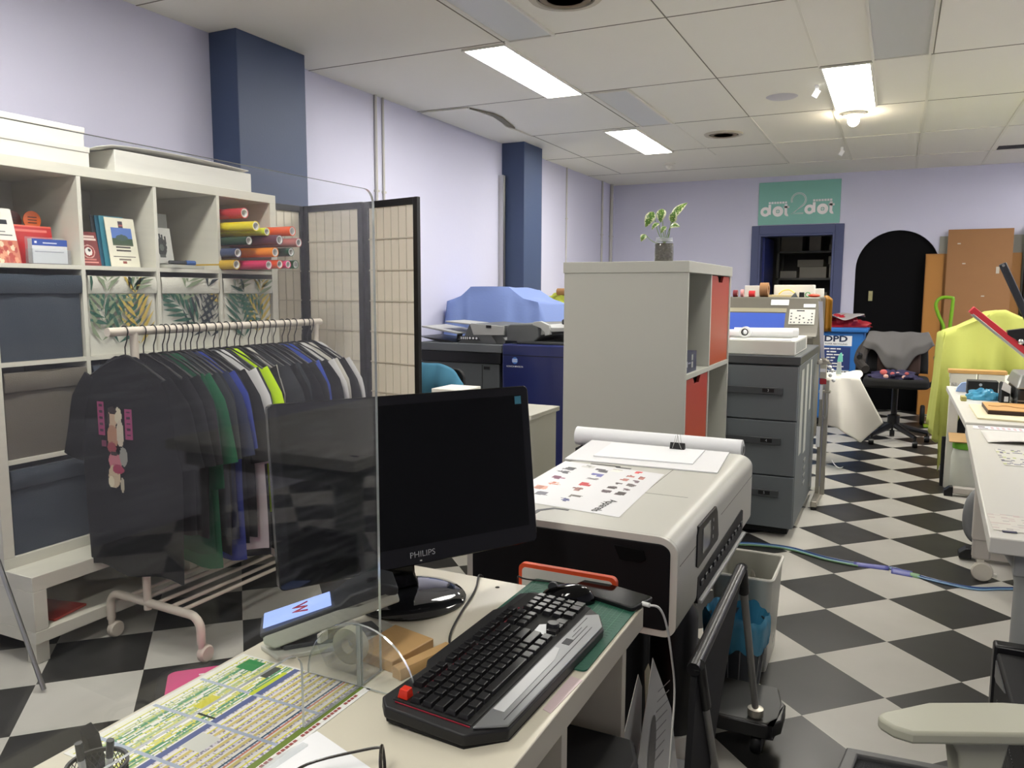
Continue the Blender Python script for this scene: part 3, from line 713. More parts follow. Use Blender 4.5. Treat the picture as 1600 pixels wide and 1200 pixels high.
for i, y in enumerate(HY):
    gap = min(abs(HY[j]-y) for j in (i-1, i+1) if 0 <= j < len(HY))
    gap = min(gap, .05)
    m_ = mat('jersey_'+cname[i].replace(' ','_').replace('-','_'), colors[i], .95, spec=.2)
    lb = words[i] + ' on the clothes rack'
    g = shirt_geo(y, i, hw=(.258 if i == 0 else .248+.010*((i*7) % 3-1)), bot=bots[i], slv=slvs[i], th=max(.003, min(.009, gap*.30)), long=slvs[i] > .5, sp=.045+.02*((i*5) % 3-1) if i else .085)
    if i == 0:
        t = thing('t_shirt', 'black T-shirt with a pink and cream printed picture, frontmost on the rack', 'shirt', (RX, y, bots[0]), 0, 'shirts on the clothes rack')
        build('shirt_body', g, m_, t)
        pr = Ras(44, 76, (26,26,28)); R0 = random.Random(3)
        pr.rect(.02,.20,.62,.98,(150,60,104)); pr.rect(.80,.98,.60,.92,(150,60,104))
        for k in range(5): pr.rect(.06,.16,.66+.065*k,.69+.065*k,(60,30,50)); pr.rect(.84,.94,.64+.06*k,.66+.06*k,(60,30,50))
        for (x_, y_, rx_, ry_, c_) in [(.44,.80,.14,.10,(196,168,140)),(.62,.84,.10,.09,(206,196,170)),(.44,.62,.17,.12,(176,130,104)),(.66,.66,.10,.14,(196,184,164)),(.40,.50,.14,.06,(150,70,80)),(.48,.36,.20,.10,(196,120,130)),(.44,.20,.18,.12,(200,180,150)),(.72,.42,.10,.10,(150,148,140)),(.56,.28,.16,.05,(166,60,90)),(.34,.14,.10,.06,(220,210,180)),(.66,.12,.05,.08,(180,170,150)),(.46,.44,.12,.02,(60,40,40))]: pr.ell(x_, y_, rx_, ry_, c_)
        pr.ell(.45,.89,.13,.04,(48,34,34)); pr.ell(.33,.80,.03,.08,(48,34,34)); pr.rect(.08,.22,.50,.56,(120,50,80))
        b = MB(); pr.put(b, (-2.580, y-.018, .585), (.190, 0, 0), (0, 0, .345))
        # drop the cloth-coloured cells so that only ink remains
        keep = [q for q in range(len(b.f)) if b.c[q] != (26,26,28)]
        b.f = [b.f[q] for q in keep]; b.m = [b.m[q] for q in keep]; b.c = [b.c[q] for q in keep]
        def bend(p):
            d = RZ-.088-p.z; cx = (p.x-RX)/.258; tt = .009*(.35+.65*min(1, d/.12))*(1+.5*min(1, d/.6))
            ph_ = random.Random(0).uniform(0, 6); 
            return Vector((p.x, y-math.sqrt(max(0, 1-cx*cx))*min(tt, 1)-.0025+.0027*math.sin(cx*9+ph_+d*3)*min(1, d/.25), p.z))
        b.v = [bend(p) for p in b.v]
        build('printed_picture', b, printed('shirt_ink', .8), t, smooth=60)
    else:
        single('t_shirt', lb, 'shirt', g, m_, 'shirts on the clothes rack')

# folding screen with paper panes
t = thing('folding_screen', 'black-framed folding screen with cream paper panes behind the clothes rack', 'folding screen', (-2.65, 3.55, 0))
WOOD = mat('black_lacquer', (24,22,22), .4); RICE = mat('rice_paper', (236,228,212), .85, var=.02)
LAT = mat('lattice_cream', (214,206,190), .6)
pn = [((-2.19, 3.44), (-2.59, 3.525)), ((-2.60, 3.525), (-3.06, 3.66)), ]
pts3 = [(-2.19, 3.44), (-2.59, 3.54), (-3.05, 3.60)]
def screen_panel(a, c):
    a, c = Vector((a[0], a[1], 0)), Vector((c[0], c[1], 0)); L = (c-a).length; ang = math.atan2((c-a).y, (c-a).x)
    M = Matrix.Translation(a) @ Matrix.Rotation(ang, 4, 'Z')
    fr = MB(M); fr.box(0, .032, -.011, .011, .03, 1.79); fr.box(L-.032, L, -.011, .011, .03, 1.79); fr.box(.032, L-.032, -.011, .011, 1.755, 1.79); fr.box(.032, L-.032, -.011, .011, .06, .10); fr.box(.032, L-.032, -.011, .011, .42, .45)
    fr.box(.002, .03, -.009, .009, 0, .03); fr.box(L-.03, L-.002, -.009, .009, 0, .03)
    f = build('frame', fr, WOOD, t, bevel=.0015)
    build('paper', MB(M).box(.032, L-.032, -.0015, .0015, .10, 1.755), RICE, f)
    la = MB(M)
    n = 6
    for k in range(1, n):
        x = .032+(L-.064)*k/n; 
        for s_ in (-1, 1): la.box(x-.002, x+.002, s_*.0035-.0018, s_*.0035+.0018, .45, 1.755)
    for z in [.45+.163*k for k in range(1, 8)]:
        for s_ in (-1, 1): la.box(.032, L-.032, s_*.0065-.0018, s_*.0065+.0018, z-.003, z+.003)
    build('lattice', la, LAT, f)
screen_panel(pts3[0], pts3[1]); screen_panel((-2.595, 3.525), (-3.035, 3.575))
screen_panel((-3.048, 3.575), (-3.090, 3.19))

# thin chrome leg and pink floor mat
b = MB().tube([(-2.462, 1.552, .009), (-2.482, 1.55, .06), (-2.647, 1.55, .401), (-2.70, 1.55, .52), (-2.74, 1.50, .56), (-2.78, 1.1, .56), (-2.70, .95, .52), (-2.46, .95, .009)], .008, 10)
single('chrome_leg', 'thin chrome stand leg leaning in front of the low white bench', 'stand', b, STEEL)
t = thing('floor_mat', 'pink printed floor mat with a dark border by the rack castor', 'mat', (-1.9, 1.72, 0), 0)
Mm = Matrix.Translation((-2.222, 1.818, 0)) @ Matrix.Rotation(PI/4, 4, 'Z')
build('border', MB(Mm).prism(rrect(-.01, .60, -.86, .01, .03), 'z', 0, .006), mat('mat_border', (34,34,36), .8), t)
b = MB(Mm); b.prism(rrect(.02, .57, -.83, -.02, .03), 'z', .006, .008, 0)
b.prism([(.28+.17*math.cos(a), -.36+.10*math.sin(a)) for a in [2*PI*k/28 for k in range(28)]], 'z', .008, .0086, 1)
for y_ in (-.07, -.10):
    for k in range(14):
        if k % 5 != 4: b.box(.12+.025*k, .137+.025*k, y_-.005, y_+.005, .008, .0086, 1)
build('mat_face', b, [mat('pink_rubber', (206,72,128), .7), mat('mat_white', (226,220,218), .7)], t, smooth=0)
# ================= SERVICE DESK =================
DZ = .74
t = thing('desk', 'cream laminate service desk carrying the keyboard and monitor', 'desk', (-.65, .6, 0))
DESKM = mat('cream_laminate', (208,202,184), .32, var=.03, vscale=3)
build('desktop', MB().box(-.92, -.392, -.05, 1.374, DZ-.042, DZ), DESKM, t, bevel=.002)
for y in (1.283, 1.0, .2): build('leg_panel', MB().box(-.90, -.402, y, y+.022, 0, DZ-.042), DESKM, t, bevel=.001)
b = MB(); b.cyl((-.678, 1.338, DZ), (-.678, 1.338, DZ+.0006), .0045, n=14)
build('screw_hole', b, mat('dark_hole', (40,34,28), .8), t)
for q in ((-.60, .93), (-.575, .965)): pass

# --- price chart under laminate
t = thing('price_chart', 'laminated yellow and green price chart lying on the desk', 'chart', (-.79, .72, DZ), 0)
cx0, cx1, cy0, cy1 = -.908, -.668, .598, .896
b = MB(); b.box(cx0-.004, cx1+.006, cy0-.004, cy1+.004, DZ+.0002, DZ+.0010, 0)
b.c = [(232,232,228)]*6
NX, NY = 92, 150
r = Ras(NX, NY, (232,230,222)); RR = random.Random(11)
pal = [(232,230,222)]*4 + [(214,206,70), (226,220,90), (150,176,96), (196,196,190), (206,190,100), (120,160,110), (176,170,190)]
for i in range(NX):
    u = i/NX
    if u < .44: base = RR.choice([(226,226,214), (214,214,110), (160,188,130), (236,236,230), (90,150,110), (198,206,150)])
    else: base = [(236,234,226), (220,212,84), (214,210,218), (234,230,218), (212,196,120), (216,212,222)][(i*2//3) % 6]
    for j in range(NY):
        v = j/NY
        c = base
        if u < .44:
            if RR.random() < .16: c = RR.choice([(236,236,228), (110,150,120), (150,160,150), (214,206,80)])
            if (j//9+i//2) % 4 == 0 and i % 2: c = (238,238,232)
        else:
            if (i*2//3) % 6 in (2, 5) and RR.random() < .45: c = RR.choice([(134,130,144), (166,162,174), (150,146,156)])
            elif RR.random() < .03: c = (190,186,170)
        r.a[j][i] = c
r.rect(.44,.475,0,1,(92,104,150)); r.rect(.80,.815,0,1,(52,86,110)); r.rect(.83,.84,0,1,(214,130,100))
r.rect(.93,.975,0,1,(104,124,52)); r.rect(.975,1,0,1,(232,230,224)); r.rect(0,.03,0,1,(234,234,216)); r.rect(.03,.045,0,1,(206,206,110))
for v in (.12,.42,.70): r.rect(0,.93,v,v+.018,(172,182,200))
r.rect(.08,.22,.88,.98,(52,140,76)); r.rect(.48,.62,.24,.36,(214,216,206)); r.rect(.28,.44,.46,.475,(40,50,40)); r.rect(.62,.93,.02,.06,(236,236,230)); r.rect(.40,.44,.70,.95,(196,210,60)); r.rect(.22,.30,.50,.62,(212,206,60)); r.rect(.30,.36,.86,.97,(70,74,70))
r.put(b, (cx0, cy0, DZ+.0013), (cx1-cx0, 0, 0), (0, cy1-cy0, 0))
build('printed_sheet', b, printed('printed_satin', .25), t, smooth=0)
tx = MB(); 
for k in range(34): 
    if k % 6 != 5: tx.box(cx1-.0035, cx1+.001, .62+k*.0075, .6255+k*.0075, DZ+.0013, DZ+.0016)
build('small_print', tx, mat('red_print', (140,60,50), .5), t, smooth=0)

# --- acrylic guard
AC = clear('scratched_acrylic', haze=.013)
ACE = mat('acrylic_edge', (205,212,208), .2, trans=.55, ior=1.49)
t = thing('acrylic_screen', 'large clear acrylic counter screen with a rounded corner standing on the desk', 'screen', (-.68, .5, DZ))
def arcp(cx, cy, r_, a0, a1, n=6): return [(cx+r_*math.cos(math.radians(a0+(a1-a0)*i/n)), cy+r_*math.sin(math.radians(a0+(a1-a0)*i/n))) for i in range(n+1)]
zt = 1.462
out = [(.772, DZ+.0025), (.948, DZ+.0025)] + arcp(.928, zt-.020, .020, 0, 90) + arcp(.02, zt-.02, .02, 90, 180) + [(0, DZ+.0025), (.15, DZ+.0025)] + arcp(.175, .825, .025, 180, 90, 5) + arcp(.747, .825, .025, 90, 0, 5)
pl = MB(); n = len(out)
# two broad faces carry the clear film, the cut edge is a part of its own
pl.add([(-.6822, q[0], q[1]) for q in out], [tuple(range(n-1, -1, -1))]); pl.add([(-.6780, q[0], q[1]) for q in out], [tuple(range(n))])
build('sheet', pl, AC, t, smooth=0)
ed = MB(); vs = [(-.6822, q[0], q[1]) for q in out] + [(-.6780, q[0], q[1]) for q in out]
ed.add(vs, [(i, (i+1) % n, n+(i+1) % n, n+i) for i in range(n)])
build('cut_edge', ed, ACE, t, smooth=0)
AC2 = clear('foot_acrylic', haze=.03, scratch=False)
for yf in (.896, .06):
    R_ = .097
    half = [(-.68+R_*math.cos(math.radians(a)), DZ+.001+R_*.99*math.sin(math.radians(a))) for a in range(0, 181, 9)]
    b = MB(); n = len(half)
    b.add([(q[0], yf-.002, q[1]) for q in half], [tuple(range(n))]); b.add([(q[0], yf+.002, q[1]) for q in half], [tuple(range(n-1, -1, -1))])
    f = build('foot', b, AC2, t, smooth=0)
    e = MB(); e.add([(q[0], yf-.002, q[1]) for q in half]+[(q[0], yf+.002, q[1]) for q in half], [(i, (i+1) % n, n+(i+1) % n, n+i) for i in range(n)])
    build('foot_edge', e, ACE, f, smooth=0)
b = MB(); b.box(-.6835, -.6765, .893, .8935, DZ+.002, .836); b.box(-.6835, -.6765, .8985, .899, DZ+.002, .836); build('foot_slot', b, ACE, t, smooth=0)

# --- card terminal
t = thing('card_terminal', 'card payment terminal with a pale blue screen on the desk', 'card terminal', (-.84, .99, DZ), 0)
SH = mat('terminal_shell', (196,198,186), .45)
Mt = Matrix.Translation((-.815, 1.003, DZ+.016)) @ Matrix.Rotation(-.85, 4, 'Z') @ Matrix.Rotation(.25, 4, 'X')
# local: long axis +y, tilted so that the face looks to +x
b = MB(Mt)
prof = [(-.100, .028), (.10, .030), (.118, .018), (.118, .004), (-.09, -.002), (-.104, .012)]
b.prism([(q[0], q[1]+.022) for q in prof], 'x', -.038, .038)
build('shell', b, SH, t, bevel=.004)
b = MB(Mt); b.prism([(-.105, .052), (-.105, .044), (.02, .046), (.05, .040), (.118, .040), (.122, .052), (.10, .066), (.045, .066), (.025, .056)], 'x', -.038, .038)
fb = build('face', b, DGREY, t, bevel=.003)
b = MB(Mt); b.box(-.030, .030, -.098, .012, .0566, .0575)
scr = emit('terminal_glow', (.30, .40, .80), .42)
s_ = build('screen', b, scr, t, smooth=0)
b = MB(Mt)
for k in range(3): b.obox((-.004+(k-1)*.0, -.040+.0, .0583), (.030, .004, .0004), (0, 0, 0))
b = MB(Mt); text(b, 'W', (0, -.040, .0579), (1,0,0), (0,1,0), .034, 0, .035, 1.1)
build('logo_bars', b, mat('logo_red', (170,36,60), .5), s_, smooth=0)
b = MB(Mt); b.cyl((.004, .085, .066), (.004, .085, .0672), .010, n=20); build('camera_window', b, BLACK, t)
build('stand', MB().prism([(-.900, .925), (-.845, .905), (-.735, 1.035), (-.72, 1.075), (-.775, 1.095), (-.885, .99)], 'z', DZ, DZ+.008), mat('stand_white', (196,196,184), .4), t, bevel=.002)
build('stand_neck', MB().prism([(-.875, .935), (-.85, .925), (-.745, 1.045), (-.785, 1.07)], 'z', DZ+.008, DZ+.016), DGREY, t, bevel=.002)

# --- tape dispenser
t = thing('tape_dispenser', 'clear plastic tape dispenser with a roll of clear tape behind the acrylic foot', 'tape dispenser', (-.725, .93, DZ))
TC = (-.722, .930, DZ+.043)
b = MB(); sh = [(TC[0]+.036*math.cos(math.radians(a)), TC[2]+.036*math.sin(math.radians(a))) for a in range(-60, 200, 20)] + [(TC[0]-.052, DZ+.050), (TC[0]-.056, DZ+.034), (TC[0]-.040, DZ+.004), (TC[0]+.02, DZ+.001)]
n = len(sh)
b.add([(q[0], .920, q[1]) for q in sh], [tuple(range(n))]); b.add([(q[0], .940, q[1]) for q in sh], [tuple(range(n-1, -1, -1))])
b.add([(q[0], .920, q[1]) for q in sh]+[(q[0], .940, q[1]) for q in sh], [(i, (i+1) % n, n+(i+1) % n, n+i) for i in range(n)])
build('housing', b, clear('dispenser_plastic', haze=.05, scratch=False), t, smooth=0)
b = MB().lathe([(.011, -.008), (.028, -.008), (.028, .008), (.011, .008), (.011, -.008)], TC, 26, axis='y')
build('tape_roll', b, mat('tape_cream', (222,216,190), .4), t)
b = MB(); 
for k in range(6): b.box(TC[0]-.057, TC[0]-.051, .921+k*.0032, .923+k*.0032, DZ+.038, DZ+.052)
build('cutter', b, WHITE_PL, t)

# --- wooden phone stand
t = thing('phone_stand', 'small bamboo phone stand lying beside the keyboard', 'phone stand', (-.67, 1.0, DZ))
BAM = mat('bamboo', (186,150,100), .45, var=.12, vscale=30)
b = MB().prism([(-.742, .966), (-.662, .952), (-.648, 1.050), (-.735, 1.068)], 'z', DZ, DZ+.019)
build('block', b, BAM, t, bevel=.0015)
b = MB(); a0, a1 = Vector((-.646, .940, DZ)), Vector((-.616, 1.048, DZ)); dv_ = (a1-a0).normalized(); nn = Vector((dv_.y, -dv_.x, 0))
pf = [(-.010, 0), (.010, 0), (.010, .010), (.006, .016), (0, .018), (-.010, .018)]
vs = [a0+nn*q[0]+Vector((0,0,q[1])) for q in pf]+[a1+nn*q[0]+Vector((0,0,q[1])) for q in pf]
b.add(vs, [tuple(range(5,-1,-1)), tuple(range(6,12))]+[(i, (i+1) % 6, 6+(i+1) % 6, 6+i) for i in range(6)])
build('lip', b, BAM, t, bevel=.001)
b = MB().box(-.665, -.648, .985, 1.01, DZ, DZ+.006); build('link', b, BAM, t)

# --- monitor
t = thing('monitor', 'black glossy computer monitor on a round base, screen off', 'monitor', (-.785, 1.225, DZ))
GL = mat('gloss_black', (7,8,8), .12, spec=.18)
PIANO = mat('piano_black', (11,11,12), .08, spec=.4)
b = MB().lathe([(0, DZ+.017), (.05, DZ+.0168), (.084, DZ+.013), (.101, DZ+.009), (.106, DZ+.004), (.104, DZ)], (-.800, 1.213, 0), 56)
build('base', b, mat('smoked_base', (26,27,30), .05, coat=.5), t)
MW, MH = .530, .320
Mm_ = Matrix.Translation((-.795, 1.228, .969)) @ Matrix.Rotation(1.018, 4, 'Z') @ Matrix.Rotation(-.131, 4, 'X')
# local x right, y back, z up
b = MB(Mm_); b.prism(rrect(-MW/2, MW/2, -MH/2, MH/2, .010), 'y', 0, .018); bez = build('bezel', b, PIANO, t, bevel=.002)
b = MB(Mm_); b.prism(rrect(-MW/2+.05, MW/2-.05, -MH/2+.03, MH/2-.04, .03), 'y', .018, .045); build('back_shell', b, BLACK, t, bevel=.008)
b = MB(Mm_); b.box(-MW/2+.018, MW/2-.018, -.0007, .0, -MH/2+.036, MH/2-.018); build('panel', b, GL, t, smooth=0)
b = MB(Mm_); text(b, 'PHILIPS', (0.004, -.0012, -MH/2+.019), (1,0,0), (0,0,1), .0155, 0, .002, 1.08); build('maker_name', b, mat('silver_letter', (170,172,174), .4), bez, smooth=0)
b = MB(Mm_); b.box(MW/2-.034, MW/2-.019, -.0012, -.0008, MH/2-.036, MH/2-.020, 0); build('sticker', b, mat('teal_sticker', (60,120,140), .5), bez, smooth=0)
b = MB(Mm_); b.box(-.002, .002, -.001, 0, -MH/2+.006, -MH/2+.008); build('power_light', b, PAPER, bez)
Mn = Matrix.Translation((-.803, 1.200, 0)) @ Matrix.Rotation(1.018, 4, 'Z')
b = MB(Mn); b.prism([(-.040, DZ+.016), (.040, DZ+.016), (.030, DZ+.045), (.027, .86), (-.027, .86), (-.030, DZ+.045)], 'y', .014, .044); build('neck', b, PIANO, t, bevel=.006)

# --- cutting mat
t = thing('cutting_mat', 'green cutting mat with a fine grid on the desk under the mouse and keyboard', 'cutting mat', (-.51, 1.24, DZ))
mx0, mx1, my0, my1 = -.628, -.398, 1.085, 1.410
build('mat_base', MB().prism(rrect(mx0, mx1, my0, my1, .008), 'z', DZ+.0005, DZ+.003), mat('mat_green', (36,92,74), .55, bump=.05, bscale=400), t)
b = MB()
for k in range(1, 22): b.box(mx0+.01*k-.0002, mx0+.01*k+.0002, my0+.012, my1-.012, DZ+.0031, DZ+.0033)
for k in range(1, 31): b.box(mx0+.010, mx1-.010, my0+.0103*k-.0002, my0+.0103*k+.0002, DZ+.0031, DZ+.0033)
for k in (1, 6, 11, 16, 21): b.box(mx0+.01*k-.0005, mx0+.01*k+.0005, my0+.010, my1-.010, DZ+.0031, DZ+.0034)
build('grid_lines', b, mat('mat_lines', (92,146,120), .6), t, smooth=0)

# --- keyboard
t = thing('keyboard', 'black gaming keyboard with a silver wrist strip and one red key', 'keyboard', (-.51, 1.05, DZ))
KB = mat('keyboard_black', (20,20,22), .5); KC = mat('keycap_black', (26,26,28), .28)
Mk = Matrix.Translation((-.600, .835, DZ+.003)) @ Matrix.Rotation(-.012, 4, 'Z') @ Matrix.Rotation(.055, 4, 'Y')
b = MB(Mk)
op = [(-.006, .010), (.012, -.010), (.135, -.012), (.178, .030), (.182, .375), (.160, .420), (.125, .448), (.020, .452), (-.002, .430), (-.002, .36), (-.010, .34), (-.010, .13), (0, .11)]
b.prism(op, 'z', .009, .026)
build('case', b, KB, t, bevel=.003)
build('underside', MB(Mk).prism([(q[0]*.98+.002, q[1]*.985+.003) for q in op], 'z', .004, .009), mat('under_black', (12,12,13), .8), t)
b = MB(Mk)
for x, y in ((.006, .03), (.006, .42), (.02, .03), (.02, .42)): b.box(x-.005, x+.012, y-.02, y+.02, -.002, .0045)
build('foot', b, BLACKM, t)
SILV = mat('silver_plastic', (140,142,144), .28, .55)
b = MB(Mk); b.prism([(.139, .004), (.176, .032), (.180, .374), (.158, .416), (.139, .40)], 'z', .0262, .030)
st = build('wrist_strip', b, SILV, t, bevel=.0012)
b = MB(Mk); b.prism([(.142, .055), (.158, .055), (.158, .225), (.150, .262), (.142, .262)], 'z', .0302, .0308); build('bright_patch', b, mat('bright_patch', (216,218,220), .12, .3), st, smooth=0)  # pale glossy patch laid on the silver strip
b = MB(Mk)
for (xa, ya, xb, yb) in ((.166, .04, .166, .36), (.146, .28, .158, .30), (.158, .30, .158, .36), (.146, .33, .146, .39), (.152, .31, .152, .35)): b.box(min(xa,xb)-.0004, max(xa,xb)+.0004, min(ya,yb)-.0004, max(ya,yb)+.0004, .0301, .0305)
build('strip_groove', b, mat('groove_dark', (50,50,54), .6), st, smooth=0)
b = MB(Mk); b.box(.012, .134, .010, .440, .0262, .0268); build('key_bed', b, mat('bed_black', (10,10,11), .7), t)
b = MB(Mk); b.box(.0315, .0325, .03, .33, .0268, .0275); b.box(.018, .134, .0055, .0065, .0262, .0275)
for k in range(3): b.box(.020+k*.006, .022+k*.006, .360+.006*k, .364+.006*k, .0268, .0274)
build('red_glow_line', b, mat('red_line', (150,30,50), .4), t, smooth=0)
b = MB(Mk); b.prism([(.088, .300), (.118, .292), (.126, .302), (.122, .330), (.100, .338), (.086, .326)], 'z', .0270, .0282); build('grey_island', b, SILV, t, smooth=0)
b = MB(Mk); b.lathe([(.011, .028), (.011, .036), (.009, .040), (0, .040)], (.112, .322, 0), 18); build('knob', b, KC, t)
U = .0186
rows = [  # x position, list of (start, width) in key units
 (.0225, [(0,1)] + [(2+k,1) for k in range(4)] + [(6.5+k,1) for k in range(4)] + [(11+k,1) for k in range(4)] + [(15.4+k,1) for k in range(3)]),
 (.0425, [(k,1) for k in range(13)] + [(13,2)] + [(15.4+k,1) for k in range(3)] + [(18.8+k,1) for k in range(4)]),
 (.0611, [(0,1.5)] + [(1.5+k,1) for k in range(12)] + [(13.5,1.5)] + [(15.4+k,1) for k in range(3)] + [(18.8+k,1) for k in range(4)]),
 (.0797, [(0,1.75)] + [(1.75+k,1) for k in range(11)] + [(12.75,2.25)] + [(18.8+k,1) for k in range(4)]),
 (.0983, [(0,2.25)] + [(2.25+k,1) for k in range(10)] + [(12.25,2.75)] + [(18.8+k,1) for k in range(4)]),
 (.1169, [(0,1.25),(1.25,1.25),(2.5,1.25),(3.75,6.25),(10,1.25),(11.25,1.25),(12.5,1.25),(13.75,1.25)] + [(15.4+k,1) for k in range(3)] + [(18.8,2),(20.8,1),(21.8,1)])]
RED = mat('red_keycap', (214,50,30), .35)
kmesh = {}; cnt = 0; rest = MB(Mk)
Y0k = .0145
for ri, (kx, keys) in enumerate(rows):
    for st_, wd in keys:
        red = (ri == 0 and st_ == 0)
        cy = Y0k+(st_+wd/2)*U
        if cnt >= 99 and not red:
            rest.box(kx-.008, kx+.008, cy-.008, cy+.008, .0268, .034); continue
        kk = (wd, red)
        if kk not in kmesh:
            h_, l_ = .0080, wd*U/2-.0012; tp = .0018; hz = .0075 if not red else .013
            me = bpy.data.meshes.new('key')
            vs = [(x*h_, y*l_, 0) for y in (-1,1) for x in (-1,1)] + [(x*(h_-tp)+.0004, y*(l_-tp), hz) for y in (-1,1) for x in (-1,1)]
            me.from_pydata(vs, [], [(0,2,3,1), (4,5,7,6), (0,1,5,4), (2,6,7,3), (0,4,6,2), (1,3,7,5)]); me.materials.append(RED if red else KC)
            kmesh[kk] = me
        o = bpy.data.objects.new('key', kmesh[kk]); COL.objects.link(o); o.parent = t
        loc = TM[t.name] @ (Mk @ Vector((kx, cy, .0268)))
        o.matrix_local = Matrix.Translation(loc) @ Mk.to_3x3().to_4x4()
        if (wd, red) == (1, False) or red or True:
            bv = o.modifiers.new('bevel', 'BEVEL'); bv.width = .0008; bv.segments = 1; bv.limit_method = 'NONE'
        if red: o['label'] = 'raised red key'
        cnt += 1
if rest.f:
    build('key_block', rest, KC, t, kind='stuff')

# --- mouse
t = thing('mouse', 'glossy black computer mouse at the far end of the keyboard', 'mouse', (-.528, 1.335, DZ+.003))
Mo = Matrix.Translation((-.527, 1.332, DZ+.0035)) @ Matrix.Rotation(1.78, 4, 'Z')
b = MB(Mo)
def mo(u, v):
    a = 2*PI*u; p = PI/2*v
    r_ = math.cos(p)**.8 if v < 1 else 0
    wx = .029*(1+.08*math.sin(a)); return (wx*math.cos(a)*r_, .052*math.sin(a)*r_, .030*math.sin(p)*(1-.25*math.sin(a)*r_))
b.grid(28, 12, mo); b.add([mo(i/28, 0) for i in range(28)], [tuple(range(27, -1, -1))])
build('body', b, PIANO, t, smooth=60)
b = MB(Mo); b.lathe([(.003,-.004),(.009,-.004),(.009,.004),(.003,.004)], (0, .028, .024), 16, axis='x'); build('scroll_wheel', b, DGREY, t)
# black cable of the keyboard/monitor
CB = mat('cable_black', (22,22,22), .5)
def spl(pts, n=6):
    P = [Vector(p) for p in pts]; o = []
    for i in range(len(P)-1):
        p0, p1, p2, p3 = P[max(i-1,0)], P[i], P[i+1], P[min(i+2, len(P)-1)]
        for k in range(n):
            t_ = k/n; o.append(.5*((2*p1)+(p2-p0)*t_+(2*p0-5*p1+4*p2-p3)*t_*t_+(3*p1-p0-3*p2+p3)*t_**3))
    return o+[P[-1]]
single('keyboard_cable', 'thin black cable curving over the desk from the keyboard past the monitor base', 'cable', MB().tube(spl([(-.610, 1.056, DZ+.010), (-.633, 1.076, DZ+.003), (-.655, 1.12, DZ+.003), (-.68, 1.20, DZ+.003), (-.699, 1.274, DZ+.003), (-.715, 1.32, DZ+.003), (-.738, 1.375, DZ+.003), (-.735, 1.392, DZ-.03), (-.73, 1.395, DZ-.2)]), .0020, 8), CB)
single('mouse_cable', 'short black mouse cable looping over the edge of the green cutting mat', 'cable', MB().tube(spl([(-.555, 1.385, DZ+.012), (-.585, 1.40, DZ+.006), (-.625, 1.392, DZ+.006), (-.640, 1.376, DZ+.012), (-.648, 1.372, DZ+.016), (-.655, 1.384, DZ+.001), (-.657, 1.392, DZ-.06)]), .0017, 8), CB)
# --- phone
t = thing('phone', 'black smartphone lying on the far edge of the green cutting mat', 'phone', (-.44, 1.385, DZ+.003), 0)
Mp = Matrix.Translation((-.462, 1.385, DZ+.0036)) @ Matrix.Rotation(-.28, 4, 'Z')
build('body', MB(Mp).prism(rrect(-.075, .075, -.036, .036, .008), 'z', 0, .008), BLACK, t, bevel=.0015)
build('glass', MB(Mp).prism(rrect(-.072, .072, -.033, .033, .007), 'z', .0081, .0085), GL, t)
t = thing('charging_cable', 'white charging cable hanging from the phone down beside the plotter', 'cable', (-.375, 1.4, .3))
WC = mat('white_cable', (222,222,218), .45)
build('plug', MB().cyl((-.392, 1.365, DZ+.009), (-.377, 1.360, DZ+.010), .0042, n=12), WC, t)
build('cord', MB().tube(spl([(-.377, 1.360, DZ+.010), (-.362, 1.37, DZ+.004), (-.356, 1.40, .705), (-.358, 1.455, .62), (-.360, 1.50, .52), (-.362, 1.49, .40), (-.365, 1.48, .25), (-.37, 1.50, .08), (-.38, 1.56, .004), (-.46, 1.62, .004)]), .0022, 8), WC, t)
single('clear_label', 'pale translucent tape strip stuck on the desk at the keyboard edge', 'tape', MB().prism([(-.414, .958), (-.400, .952), (-.378-.016, 1.06), (-.414, 1.064)], 'z', DZ+.0002, DZ+.0008), mat('tape_pink', (206,186,188), .3))
# orange framed board behind the desk
t = thing('whiteboard', 'small whiteboard with an orange rim standing behind the desk edge', 'board', (-.58, 1.42, 0))
b = MB(); po = rrect(-.672, -.462, .0, .765, .012); b.prism(po, 'y', 1.424, 1.436)
build('rim', b, mat('orange_rim', (206,74,34), .5), t)
build('face', MB().prism(rrect(-.664, -.470, .31, .757, .008), 'y', 1.4225, 1.4238), mat('board_white', (200,198,190), .4), t)

